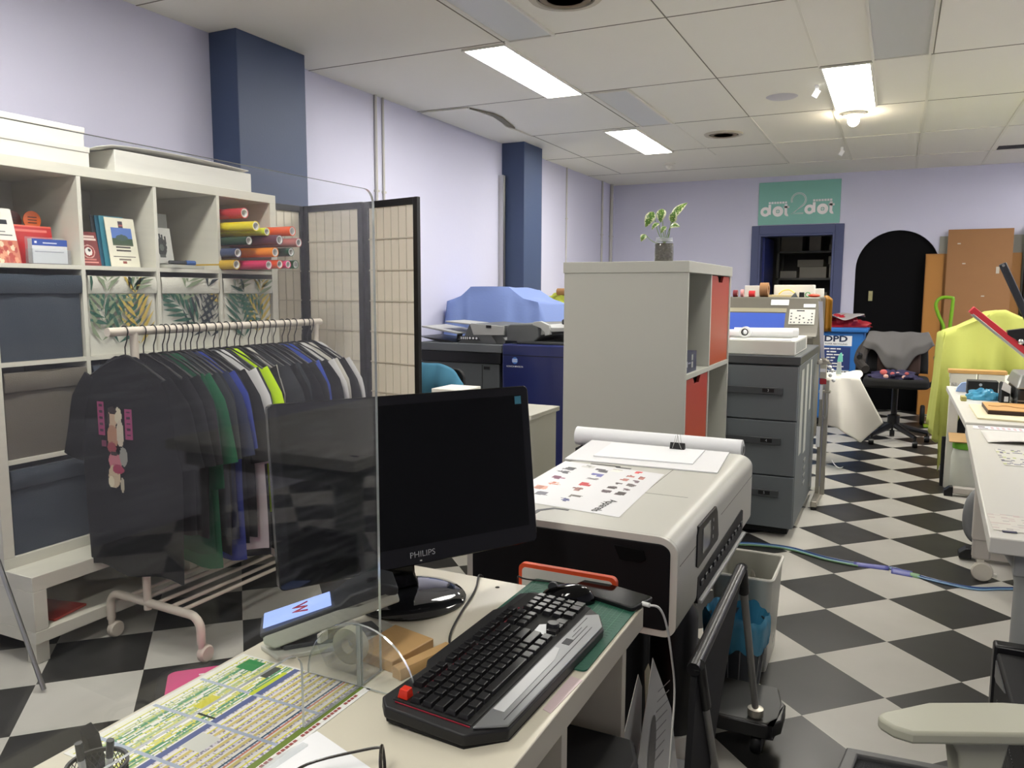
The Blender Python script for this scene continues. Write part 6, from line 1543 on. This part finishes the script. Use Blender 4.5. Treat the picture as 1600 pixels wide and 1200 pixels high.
b.grid(40, 16, ls); build('cloth', b, LM, t, thick=.004, smooth=75)
single('covered_press', 'equipment body hidden under the lime green cloth', 'machine', MB().box(.42, 1.20, 6.35, 7.10, 0, .98), DGREY, bevel=.01)
# --- red screen-printing press
t = thing('screen_press', 'screen printing press with a red arm and a black lever at the right edge', 'press', (1.15, 5.6, 0))
RDP = mat('press_red', (196,52,62), .35)
b = MB(); A, Bp = Vector((.405, 5.5, 1.222)), Vector((1.02, 5.56, .70)); d = (Bp-A).normalized(); side = Vector((0,1,0)); up = d.cross(side).normalized()*-1
def bar(A, B, w_, h_, m=0, bb=None):
    bb = bb or MB(); A, B = Vector(A), Vector(B); d = (B-A).normalized(); s_ = Vector((0,1,0)) if abs(d.y) < .9 else Vector((1,0,0)); s_ = (s_-d*s_.dot(d)).normalized(); u_ = d.cross(s_)
    vs = [P+s_*(i*w_/2)+u_*(j*h_/2) for P in (A, B) for i in (-1, 1) for j in (-1, 1)]
    bb.add(vs, [(0,1,3,2)[::-1],(4,5,7,6),(0,1,5,4),(2,3,7,6)[::-1],(0,2,6,4)[::-1],(1,3,7,5)], m); return bb
ra = build('red_arm', bar(A, Bp, .05, .042), RDP, t, bevel=.003)
build('under_rail', bar(A+Vector((.005,0,-.030)), Bp+Vector((0,0,-.030)), .05, .014), STEEL, ra, bevel=.001)
for k in (.45, .55, .62): c_ = A+(Bp-A)*k; build('clamp_screw', MB().cyl(c_, c_+Vector((.012,0,.036)), .009, n=10), BLACK, ra)
lv_ = build('black_lever', bar((.548, 5.5, 1.492), (.74, 5.52, 1.08), .03, .040), mat('lever_black', (40,42,48), .4), t, bevel=.006)
build('lever_bolt', MB().cyl((.553, 5.482, 1.480), (.553, 5.486, 1.480), .008, n=12), STEEL, lv_)
build('black_bracket', MB().prism([(.60, 1.10), (.80, 1.13), (.82, 1.02), (.66, 1.035), (.60, 1.075)], 'y', 5.49, 5.56), BLACK, t, bevel=.003)
build('chrome_knob', MB().ball((.668, 5.47, 1.035), .017), STEEL, t)
build('column', MB().box(1.0, 1.10, 5.52, 5.62, .03, 1.15), BLACK, t, bevel=.005)
build('column_head', bar((.74, 5.54, 1.09), (1.08, 5.56, 1.09), .05, .06), BLACK, t, bevel=.004)
build('base', MB().box(.85, 1.25, 5.44, 5.78, 0, .03), BLACK, t, bevel=.005)

# --- far right table with its things
TT = mat('table_white', (214,212,204), .35)
t = thing('small_table', 'narrow white table behind the longer tables, holding the wooden tray', 'table', (.75, 5.6, 0))
build('tabletop', MB().box(.345, .83, 5.345, 6.08, .755, .785), TT, t, bevel=.003)
for x_ in (.352, .76): build('leg', MB().box(x_, x_+.06, 6.03, 6.07, .0, .755), WHITE_PL, t, bevel=.004); build('leg', MB().box(x_+.03, x_+.07, 5.36, 5.40, .0, .755) if x_ > .5 else MB().box(.60, .64, 5.36, 5.40, 0, .755), WHITE_PL, t, bevel=.004)
t = thing('work_table', 'white table in the middle right with the small printer and blue bag', 'table', (.7, 4.6, 0))
build('tabletop', MB().box(.292, 1.06, 3.86, 5.325, .742, .770), TT, t, bevel=.003)
LG = mat('leg_paint', (190,184,176), .4)
for x in (.375, .95):
    l_ = build('leg', MB().box(x, x+.075, 4.10, 4.15, .10, .742), LG, t, bevel=.010); build('leg_sleeve', MB().box(x-.004, x+.079, 4.095, 4.155, .19, .742), LG, l_, bevel=.008)
    b = MB().lathe([(0,-.018),(.040,-.017),(.045,-.010),(.045,.010),(.040,.017),(0,.018)], (x+.045, 4.11, .0455), 26, axis='y'); b.box(x+.02, x+.05, 4.10, 4.14, .085, .102)
    c = build('castor', b, mat('castor_cream', (210,204,190), .4), l_); build('brake', MB().box(x+.085, x+.105, 4.10, 4.115, .028, .042), WHITE_PL, c, bevel=.003)
for y in (4.39,):
    f_ = build('foot_bar', MB().box(.40, 1.02, y, y+.07, .02, .06), LG, t, bevel=.004)
    build('end_cap', MB().prism([(.345, .012), (.40, .012), (.40, .064), (.375, .062), (.345, .035)], 'y', y-.002, y+.072), BLACK, f_, bevel=.003)
    build('upright', MB().box(.68, .74, y+.01, y+.06, .06, .742), LG, t, bevel=.004)
f_ = single('floor_bar', 'pale metal foot bar with a black end in front of the white canister', 'bar', MB().box(.395, 1.0, 5.78, 5.84, .02, .06), LG, bevel=.004)
b = MB(); b.prism([(.345, .0), (.395, .0), (.395, .064), (.375, .062), (.345, .035)], 'y', 5.778, 5.842); build('end_cap', b, BLACK, f_, bevel=.003)
t = thing('main_table', 'long white table nearest the right edge of the photo with papers on it', 'table', (.65, 3, 0))
build('tabletop', MB().prism([(.293, 3.845), (.222, 2.075), (1.10, 2.075), (1.10, 3.845)], 'z', .722, .7605), TT, t, bevel=.003)
LG2 = mat('leg_grey', (150,152,150), .4)
b = MB().lathe([(.052,0),(.052,.62),(.060,.66),(.085,.70),(.10,.722)], (.345, 2.20, 0), 28); build('leg', b, LG2, t)
b = MB().lathe([(.045,0),(.045,.722)], (1.0, 2.20, 0), 24); build('leg', b, LG2, t); b = MB().lathe([(.045,0),(.045,.722)], (.70, 3.70, 0), 24); build('leg', b, LG2, t); b = MB().lathe([(.045,0),(.045,.722)], (1.0, 3.70, 0), 24); build('leg', b, LG2, t)
build('apron', MB().box(.28, 1.05, 2.12, 2.14, .66, .722), LG2, t, bevel=.003)
# wooden tray
t = thing('wooden_tray', 'shallow wooden tray on the narrow table in front of the lime cloth', 'tray', (.45, 5.4, .785))
WD = mat('tray_wood', (196,154,92), .5, var=.1, vscale=20)
b = MB(); b.box(.300, .60, 5.35, 5.44, .845, .866); build('rim', b, WD, t, bevel=.002)
build('tray_box', MB().box(.312, .445, 5.352, 5.43, .787, .844), mat('tray_white', (206,204,190), .5), t, bevel=.002); build('tray_box', MB().box(.456, .59, 5.352, 5.43, .787, .844), mat('tray_white', (206,204,190), .5), t, bevel=.002)
# things on the tables
Zt = .7705
t = thing('black_box', 'black cardboard box with a small round white mark on the table', 'box', (.45, 4.95, Zt))
build('carton', MB().box(.372, .515, 4.92, 5.02, Zt, .845), BLACKM, t, bevel=.002); build('round_mark', MB().cyl((.432, 4.9195, .826), (.432, 4.918, .826), .0075, n=18), mat('mark_grey', (170,176,184), .5), t)
single('blue_papers', 'fanned pale blue papers left of the black box', 'paper', MB().prism([(.325, Zt+.001), (.372, Zt+.001), (.372, Zt+.055), (.350, Zt+.05), (.330, Zt+.022)], 'y', 5.03, 5.06), mat('pale_blue', (160,186,230), .5))
single('blue_plastic_bag', 'bright blue plastic packet in front of the black box', 'bag', crumple((.432, 4.72, Zt+.0005), .078, 1.05, .6, .62, 21), mat('blue_film', (90,180,220), .25, trans=.15))
t = thing('small_printer', 'black and silver desktop machine at the right edge on the table', 'printer', (.7, 4.6, Zt))
build('body', MB().box(.545, .86, 4.42, 4.80, Zt, .865), BLACK, t, bevel=.01)
b = MB(); b.add([(.535,4.41,.866),(.87,4.41,.866),(.87,4.81,.866),(.535,4.81,.866),(.555,4.45,.930),(.85,4.45,.930),(.85,4.78,.930),(.555,4.78,.930)], [(3,2,1,0),(4,5,6,7),(0,1,5,4),(1,2,6,5),(2,3,7,6),(3,0,4,7)]); build('lid', b, mat('silver_lid', (168,170,168), .3, .5), t, bevel=.008)
build('side_slot', MB().box(.5435, .545, 4.55, 4.66, .80, .845), BLACKM, t); build('trim_line', MB().box(.5435, .862, 4.418, 4.4195, .805, .811), SILV, t)
t = thing('swing_tag', 'white and black printed carton standing beside the desktop machine', 'box', (.52, 4.65, Zt))
build('carton', MB().prism([(.493, Zt), (.528, Zt), (.528, .862), (.500, .872), (.493, .86)], 'y', 4.56, 4.70), BLACKM, t); build('white_top', MB().prism([(.490, .845), (.529, .825), (.529, .862), (.498, .887)], 'y', 4.553, 4.5595), PAPER, t); build('white_patch', MB().box(.505, .522, 4.553, 4.5595, .785, .810), PAPER, t)
single('yellow_tin', 'small yellow and grey packet on the left edge of the middle table', 'packet', MB().box(.322, .347, 4.60, 4.67, Zt, Zt+.022), mat('olive_tin', (170,164,96), .5), bevel=.002)
single('glass_plate', 'faint grey sheet at the far left corner of the middle table', 'sheet', MB().box(.325, .42, 5.06, 5.22, Zt, Zt+.001), mat('grey_sheet', (186,188,176), .3))
single('envelopes', 'cream envelopes lying under the wooden plaque on the middle table', 'envelope', MB().prism([(.345, 4.44), (.60, 4.44), (.62, 3.93), (.345, 3.96)], 'z', Zt, Zt+.008), mat('cream_envelope', (232,222,186), .6), bevel=.001)
t = thing('wood_plaque', 'engraved wooden plaque with a dark edge on the cream envelopes', 'plaque', (.5, 4.2, Zt+.009))
build('board', MB().box(.395, .70, 4.09, 4.38, Zt+.0085, Zt+.026), mat('dark_edge', (60,40,32), .5), t, bevel=.001); build('face', MB().box(.396, .699, 4.092, 4.378, Zt+.0262, Zt+.029), mat('plaque_wood', (214,164,100), .45, var=.08, vscale=14), t)
b = MB(); b.tube(spl([(.41, 4.24, Zt+.0295), (.44, 4.22, Zt+.0295), (.48, 4.25, Zt+.0295), (.53, 4.20, Zt+.0295), (.58, 4.22, Zt+.0295)]), .0022, 4); build('engraving', b, mat('burnt', (150,96,44), .6), t)
ZB = .7612
t = thing('printed_sheet', 'white printed sheet at the far end of the nearest right table', 'paper', (.5, 3.8, ZB))
b = MB(); b.prism([(.318, 3.83), (.60, 3.83), (.60, 3.74), (.312, 3.74)], 'z', ZB, ZB+.001, 0); build('sheet', b, mat('sheet_pinkish', (232,228,230), .5), t, smooth=0)
b = MB(); b.box(.335, .36, 3.79, 3.81, ZB+.001, ZB+.0014, 0); b.box(.335, .368, 3.755, 3.765, ZB+.001, ZB+.0014, 0)
for k in range(10): b.box(.38+.02*k, .39+.02*k, 3.76, 3.81, ZB+.001, ZB+.0014, 1)
build('print', b, [mat('ink_dark', (70,66,70), .6), mat('ink_pink', (206,176,180), .6)], t, smooth=0)
single('tracing_sheet', 'large pale translucent sheet curling on the nearest right table', 'sheet', MB().grid(14, 8, lambda u, v: (.335+.45*u, 3.40+.28*v+.02*u, ZB+.003+.010*math.sin(PI*u*.9)*(1-v)+.004*math.sin(7*u))), mat('tracing', (220,218,212), .5), thick=.001, smooth=70)
def prn_card(nm, lb, x0, x1, y0, y1, seed, cols, dens=.5, bg=(226,224,214)):
    r = Ras(26, 18, bg); R_ = random.Random(seed)
    for j in range(18):
        for i in range(26):
            if R_.random() < dens and (j % 3): r.a[j][i] = R_.choice(cols)
    b = MB(); b.box(x0, x1, y0, y1, ZB, ZB+.0006); b.c = [bg]*6; r.put(b, (x0, y0, ZB+.0009), (x1-x0,0,0), (0,y1-y0,0)); return single(nm, lb, 'card', b, PR, smooth=0)
prn_card('colour_card', 'yellow and grey printed card near the right edge of the long table', .345, .60, 2.98, 3.28, 5, [(190,200,110),(120,120,140),(90,90,110),(226,226,214),(226,226,214)])
prn_card('sketch_sheet', 'white sheet with fine grey drawings at the near end of the table', .236, .60, 2.14, 2.30, 6, [(190,186,180),(210,204,198),(206,190,184)], .35, (222,218,208))
single('black_tablet', 'black pad at the far right of the long table', 'pad', MB().obox((.56, 3.18, ZB+.012), (.18, .24, .02), (0,0,.3)), BLACKM, bevel=.003)
single('navy_chip', 'small navy label at the near edge of the long table', 'label', MB().obox((.268, 2.135, ZB+.001), (.030, .012, .0016), (0,0,.05)), mat('chip_navy', (52,50,80), .5))
# canister with green lid and cardboard on it
t = thing('white_canister', 'white plastic canister with a green lid on the floor behind the tables', 'canister', (.47, 5.95, 0))
build('body', MB().lathe([(0,.0),(.076,.0),(.082,.02),(.082,.24),(.072,.29),(.06,.305)], (.462, 5.935, 0), 30), mat('milky_plastic', (204,206,194), .4), t); build('lid', MB().lathe([(.078,.30),(.078,.335),(.072,.345),(0,.346)], (.462, 5.935, 0), 30), mat('green_lid', (110,176,50), .5), t)
single('cardboard_sheet', 'brown cardboard piece lying tilted on the green canister lid', 'cardboard', MB().obox((.46, 5.93, .366), (.20, .16, .006), (.22,0,0)), mat('kraft', (196,160,112), .7))
# grey hose round the leg, mop-like black leg by the lime cloth
single('grey_hose', 'thick grey flexible hose curling on the floor behind the castored leg', 'hose', MB().tube(spl([(.62, 4.62, .30), (.50, 4.62, .33), (.42, 4.61, .28), (.395, 4.60, .19), (.405, 4.60, .10), (.46, 4.60, .052), (.60, 4.60, .034), (.85, 4.62, .034)]), .030, 14), mat('hose_grey', (126,128,130), .35))
single('black_tube', 'black upright tube on the floor beside the hanging lime cloth', 'tube', MB().cyl((.352, 6.09, 0), (.35, 6.10, .34), .022, n=14), BLACKM)
# --- black computer tower right and its neighbour chair
t = thing('computer_tower', 'black computer tower standing by the grey table leg at the right edge', 'computer', (.36, 1.9, 0))
build('case', MB().box(.255, .46, 1.62, 2.085, .012, .485), BLACKM, t, bevel=.006); b = MB()
for x in (.27, .43): b.box(x, x+.02, 1.65, 2.06, 0, .012)
build('foot', b, BLACK, t)
build('bezel', MB().box(.250, .466, 2.086, 2.125, .012, .50), BLACK, t, bevel=.006)
b = MB()
for k in range(30): b.box(.2535, .2549, 1.66+.012*k, 1.668+.012*k, .05, .40)
build('side_rib', b, mat('rib_black', (34,34,36), .5), t, kind='stuff')
build('button_strip', MB().prism([(1.90, .470), (2.07, .470), (2.07, .430), (2.04, .430)], 'x', .2525, .2549), mat('strip_grey', (70,72,74), .35), t)
t = thing('task_chair', 'task chair with a cream armrest and dark mesh seat at the bottom right', 'chair', (.18, 1.25, 0))
ARM = mat('cream_armrest', (176,176,158), .4)
Ma = Matrix.Translation((.155, 1.372, 0)) @ Matrix.Rotation(.43, 4, 'Z')
pp = [(-.160, -.008), (-.150, -.030), (-.128, -.046), (.16, -.046), (.175, -.02), (.17, .012), (.135, .040), (.06, .050), (-.06, .046), (-.148, .014), (-.160, .004)]
a_ = build('armrest_pad', MB(Ma).prism(pp, 'z', .640, .660), ARM, t, bevel=.005, seg=3)
b = MB(Ma); b.prism([(-.062, .640), (.035, .640), (.028, .60), (.020, .56), (.022, .35), (-.030, .35), (-.036, .56), (-.044, .61)], 'y', -.022, .022); build('armrest_post', b, ARM, t, bevel=.004)
sp_ = [(-.040, 1.535), (.46, 1.580), (.50, 1.10), (-.02, 1.06), (-.05, 1.46)]
fr_ = MB(); n = len(sp_); cxs = sum(p[0] for p in sp_)/n; cys = sum(p[1] for p in sp_)/n
inn = [(cxs+(p[0]-cxs)*.90, cys+(p[1]-cys)*.90) for p in sp_]
vs = [(p[0], p[1], z) for z in (.445, .470) for p in sp_]+[(p[0], p[1], z) for z in (.445, .470) for p in inn]
fs = []
for i in range(n):
    j = (i+1) % n; fs += [(i, j, n+j, n+i), (2*n+j, 2*n+i, 3*n+i, 3*n+j), (n+i, n+j, 3*n+j, 3*n+i), (j, i, 2*n+i, 2*n+j)]
fr_.add(vs, fs); build('seat_frame', fr_, mat('frame_grey', (78,78,78), .45), t, bevel=.004)
b = MB(); b.prism(inn, 'z', .452, .462); build('mesh_seat', b, mat('mesh_black', (40,42,44), .9, bump=.5, bscale=500), t)
build('gas_column', MB().lathe([(.03,.12),(.03,.445)], (.20, 1.30, 0), 18), BLACK, t)
for k in range(5):
    a = 2*PI*k/5+.6; ex, ey = .20+.26*math.cos(a), 1.30+.26*math.sin(a)
    lg = build('base_arm', MB().tube([(.20, 1.30, .13), (ex, ey, .075)], .018, 8), BLACK, t); build('castor', MB().lathe([(0,-.02),(.028,-.018),(.028,.018),(0,.02)], (ex, ey, .0282), 16, axis='x'), BLACK, lg)

# ================= FLOOR BETWEEN THE DESK AND THE AISLE =================
t = thing('square_bin', 'tall grey-white square waste bin behind the round bin with a blue bag', 'bin', (-.43, 2.87, 0))
BW = mat('bin_white', (196,196,186), .35, trans=.12)
b = MB()
def rr_(z, f): c_ = (-.432, 2.872); return [(c_[0]+(x-c_[0])*f, c_[1]+(y-c_[1])*f, z) for x, y in rrect(-.535, -.330, 2.725, 3.02, .02, 4)]
o0, o1, i1, i0 = rr_(0, .86), rr_(.335, 1), rr_(.335, .965), rr_(.01, .83); n = len(o0)
b.add(o0+o1+i1+i0, [tuple(range(n-1,-1,-1))]+[(k*n+i, k*n+(i+1) % n, (k+1)*n+(i+1) % n, (k+1)*n+i) for k in range(3) for i in range(n)]+[tuple(range(3*n, 4*n))])
build('body', b, BW, t); b = MB(); b.tube([Vector(p)+Vector((0,0,.003)) for p in rr_(.335, 1.0)], .006, 6, closed=True); build('rim', b, WHITE_PL, t)
single('clear_wrap', 'crumpled clear plastic inside the square bin', 'plastic', crumple((-.43, 2.87, .012), .085, .9, 1.2, 2.9, 31), mat('wrap_film', (190,186,176), .25, trans=.3))
t = thing('round_bin', 'round wire waste bin lined with a bright blue plastic bag', 'bin', (-.415, 2.535, 0))
BGM = mat('blue_bag_film', (80,160,196), .25, trans=.25)
bc = Vector((-.415, 2.545, 0))
build('wire_body', MB().lathe([(.070,.0),(.082,.10),(.095,.262),(.093,.262),(.080,.10),(.068,.004),(0,.004)], bc, 30), mat('smoke_mesh', (70,74,80), .4, trans=.3), t)
b = MB()
for k in range(15): a = 2*PI*k/15; b.cyl((bc.x+.072*math.cos(a), bc.y+.072*math.sin(a), .0), (bc.x+.097*math.cos(a), bc.y+.097*math.sin(a), .26), .003, n=6)
build('wire', b, mat('wire_grey', (130,132,136), .3, .6), t, kind='stuff')
def bag(u, v):
    a = 2*PI*u; w_ = 1+.022*math.sin(11*a+v*3)+.018*math.sin(23*a+v*9)
    P = [(.100, .185), (.104, .22), (.106, .272), (.100, .290), (.078, .22), (.070, .12), (.05, .06)]
    x = v*(len(P)-1); i = min(int(x), len(P)-2); f = x-i; r_ = P[i][0]*(1-f)+P[i+1][0]*f; z = P[i][1]*(1-f)+P[i+1][1]*f
    return (bc.x+r_*w_*math.cos(a), bc.y+r_*w_*math.sin(a), z+.008*math.sin(5*a+2)+.006*math.sin(13*a)*(1-v))
b = MB(); b.grid(72, 20, bag); build('liner', b, BGM, t, smooth=60)
single('waste_paper', 'pinkish waste paper inside the blue-lined bin', 'paper', crumple((bc.x+.01, bc.y+.01, .125), .055, 1, 1, .8, 41), mat('waste_pink', (206,170,186), .6))
t = thing('dolly', 'low black dolly platform with wheels in front of the waste bins', 'dolly', (-.34, 2.32, 0))
b = MB(); b.prism([(-.50, 2.20), (-.265, 2.20), (-.238, 2.25), (-.238, 2.33), (-.262, 2.43), (-.50, 2.43)], 'z', .095, .113); build('platform', b, mat('dolly_top', (62,62,60), .45), t, bevel=.006)
b = MB(); b.prism([(-.50, 2.19), (-.262, 2.19), (-.230, 2.24), (-.230, 2.335), (-.25, 2.36), (-.25, 2.20), (-.50, 2.20)], 'z', .070, .112); build('bumper', b, BLACK, t, bevel=.004)
for y in (2.24, 2.39):
    for x in (-.295, -.46): build('castor', MB().lathe([(0,-.016),(.030,-.015),(.034,-.006),(.034,.006),(.030,.015),(0,.016)], (x, y, .0345), 22, axis='x').cyl((x, y, .06), (x, y, .095), .012), BLACK, t)
build('socket', MB().lathe([(.016,.113),(.022,.12),(.022,.14),(.012,.142)], (-.30, 2.225, 0), 18), ALU, t)
t = thing('folding_stand', 'folded black fabric panel on grey tube legs leaning beside the dolly', 'panel', (-.30, 1.8, 0))
FP = mat('panel_fabric', (20,20,22), .85)
b = MB(); pg = [(1.408, .625), (1.885, .660), (1.64, .42), (1.38, .12), (1.34, .02), (1.30, .02)]
b.prism(pg, 'x', -.3085, -.2965); build('fabric', b, FP, t, bevel=.002)
build('top_sleeve', MB().tube([(-.302, 1.40, .625), (-.302, 1.885, .660)], .013, 12), BLACK, t)
TU = mat('grey_tube', (146,146,142), .35, .4)
for (p0, p1, k) in (((-.300, 1.885, .660), (-.300, 2.215, .150), .14), ((-.296, 1.410, .625), (-.290, 1.78, .012), .17)):
    p0, p1 = Vector(p0), Vector(p1); build('leg', MB().cyl(p0, p1, .0095, n=14), TU, t); build('corner_grip', MB().cyl(p0+Vector((0,0,.006)), p0+(p1-p0)*k, .0135, n=14), BLACK, t)
t = thing('desk_computer', 'black computer tower with a tiny blue light under the desk', 'computer', (-.47, 1.1, 0))
build('case', MB().prism([(-.60, .80), (-.360, .80), (-.335, .84), (-.345, 1.20), (-.372, 1.262), (-.60, 1.262)], 'z', .012, .545), BLACKM, t, bevel=.008)
b = MB(); b.box(-.58, -.55, .83, 1.24, 0, .012); b.box(-.40, -.37, .86, 1.2, 0, .012); build('foot', b, BLACK, t)
build('blue_led', MB().ball((-.338, 1.06, .515), .0018, 8), emit('led_blue', (.25, .35, 1), 6), t)
t = thing('black_canister', 'black cylindrical canister with a pale base behind the folded panel', 'canister', (-.515, 2.12, 0))
build('body', MB().lathe([(0,.09),(.062,.09),(.066,.12),(.066,.42),(.05,.46),(0,.465)], (-.515, 2.12, 0), 28), BLACK, t); build('base', MB().lathe([(0,0),(.072,0),(.076,.05),(.070,.089),(0,.0895)], (-.515, 2.12, 0), 28), WHITE_PL, t)
# loose papers leaning by the plotter cabinet
def leanp(lb, pts, nm='loose_sheet', dr=None, x=-.45, slope=.10, c=(206,206,204)):
    P = [Vector((x+slope*(.45-p[1])*.5, p[0], p[1])) for p in pts]
    b = MB(); n = len(P); Q = [p+Vector((.0012,0,0)) for p in P]
    b.add(P+Q, [tuple(range(n-1,-1,-1)), tuple(range(n, 2*n))]+[(i, (i+1) % n, n+(i+1) % n, n+i) for i in range(n)]); b.c = [c]*len(b.f)
    if dr: dr(b, lambda y, z, o=.0022: (x+slope*(.45-z)*.5+o, y, z))
    return single(nm, lb, 'paper', b, PR, 'loose papers by the plotter cabinet', smooth=0)
leanp('furthest left loose sheet leaning in the dark beside the desk panel', [(1.45, .02), (1.46, .34), (1.635, .470), (1.66, .43), (1.60, .02)], x=-.475)
def d1(b, P):
    for k in range(8):
        y, z = 1.735-.010*k+.03, .378-.020*k; b.add([P(y-.05, z+.02), P(y+.055, z), P(y+.055, z-.003), P(y-.05, z+.017)], [(0,1,2,3)], 0, [(130,130,130)])
    el = [P(1.655+.032*math.cos(a)*1.0+.02*math.sin(a), .285+.075*math.sin(a)) for a in [2*PI*k/20 for k in range(20)]]
    b.add(el, [tuple(range(20))], 0, [(110,108,106)])
leanp('largest loose sheet with a grey oval picture and lines of print', [(1.47, .02), (1.50, .25), (1.684, .492), (1.83, .30), (1.90, .02)], dr=d1, x=-.455)
leanp('small green-tinged loose sheet behind the largest one', [(1.72, .02), (1.735, .43), (1.765, .435), (1.86, .29), (1.90, .02)], x=-.49, c=(160,156,130))
t = thing('magazine_pile', 'pile of magazines with a red label on the floor behind the folded panel', 'magazine', (-.43, 1.98, 0))
for k in range(5): build('magazine', MB().obox((-.425+.008*(k % 2), 1.92+.006*k, .0052+.0102*k), (.12, .17, .0098), (0,0,.05*(k-2))), mat('mag_%d' % (k % 3), [(206,206,208), (190,192,196), (214,212,208)][k % 3], .35), t, bevel=.001)
b = MB(); b.obox((-.425, 1.985, .0512), (.03, .018, .0008), (0,0,.5), 0); b.obox((-.45, 1.90, .0512), (.03, .02, .0008), (0,0,.5), 1); b.obox((-.40, 1.93, .0512), (.04, .02, .0008), (0,0,.2), 2); build('cover_label', b, [mat('label_red', (168,40,50), .5), mat('chip_navy', (52,50,80), .5), GREY], t, smooth=0)
# cables across the floor
FB = mat('floor_cable_blue', (70,110,170), .4); FT = mat('violet_tape', (96,100,170), .35); FG2 = mat('green_tape_floor', (120,160,120), .5); FW = mat('cable_pale_blue', (130,170,205), .4)
pth = [(-.75, 4.13, .006), (-.60, 4.19, .006), (-.43, 4.20, .006), (-.25, 4.12, .006), (-.10, 4.09, .006), (.052, 4.10, .006), (.14, 4.05, .006), (.276, 3.99, .006), (.39, 3.98, .006), (.504, 4.035, .006), (.7, 4.12, .006), (1.0, 4.2, .006)]
single('floor_cable', 'dark blue cable running across the checkered floor', 'cable', MB().tube(spl(pth), .0055, 8), mat('cable_navy', (44,76,130), .4))
single('floor_cable', 'lighter blue cable running beside the dark one across the floor', 'cable', MB().tube(spl([(p[0], p[1]-.016+.004*math.sin(p[0]*30), .005) for p in pth]), .0042, 8), FW)
single('floor_cable', 'short green cable running with the blue ones in front of the grey cabinet', 'cable', MB().tube(spl([(p[0], p[1]-.034, .005) for p in pth[:5]]), .0045, 8), FG2)
def tape(x0, x1, y, w_, m, lb, dy=0):
    single('floor_tape', lb, 'tape', MB().grid(8, 6, lambda u, v: (x0+(x1-x0)*u, y+w_*(v-.5)+dy*u, .0008+.0135*max(0, 1-abs(v-.5)*2.2)**.5)), m, 'tape over the floor cables', thick=.0006)
tape(-.12, .035, 4.085, .055, FT, 'longer violet tape strip over the floor cables, on the left', .008)
tape(.045, .135, 4.070, .085, FT, 'shorter violet tape piece over the floor cables, in the middle', -.012)
tape(.125, .165, 4.045, .05, FG2, 'small green tape end on the floor cables beside the violet tape', -.01)
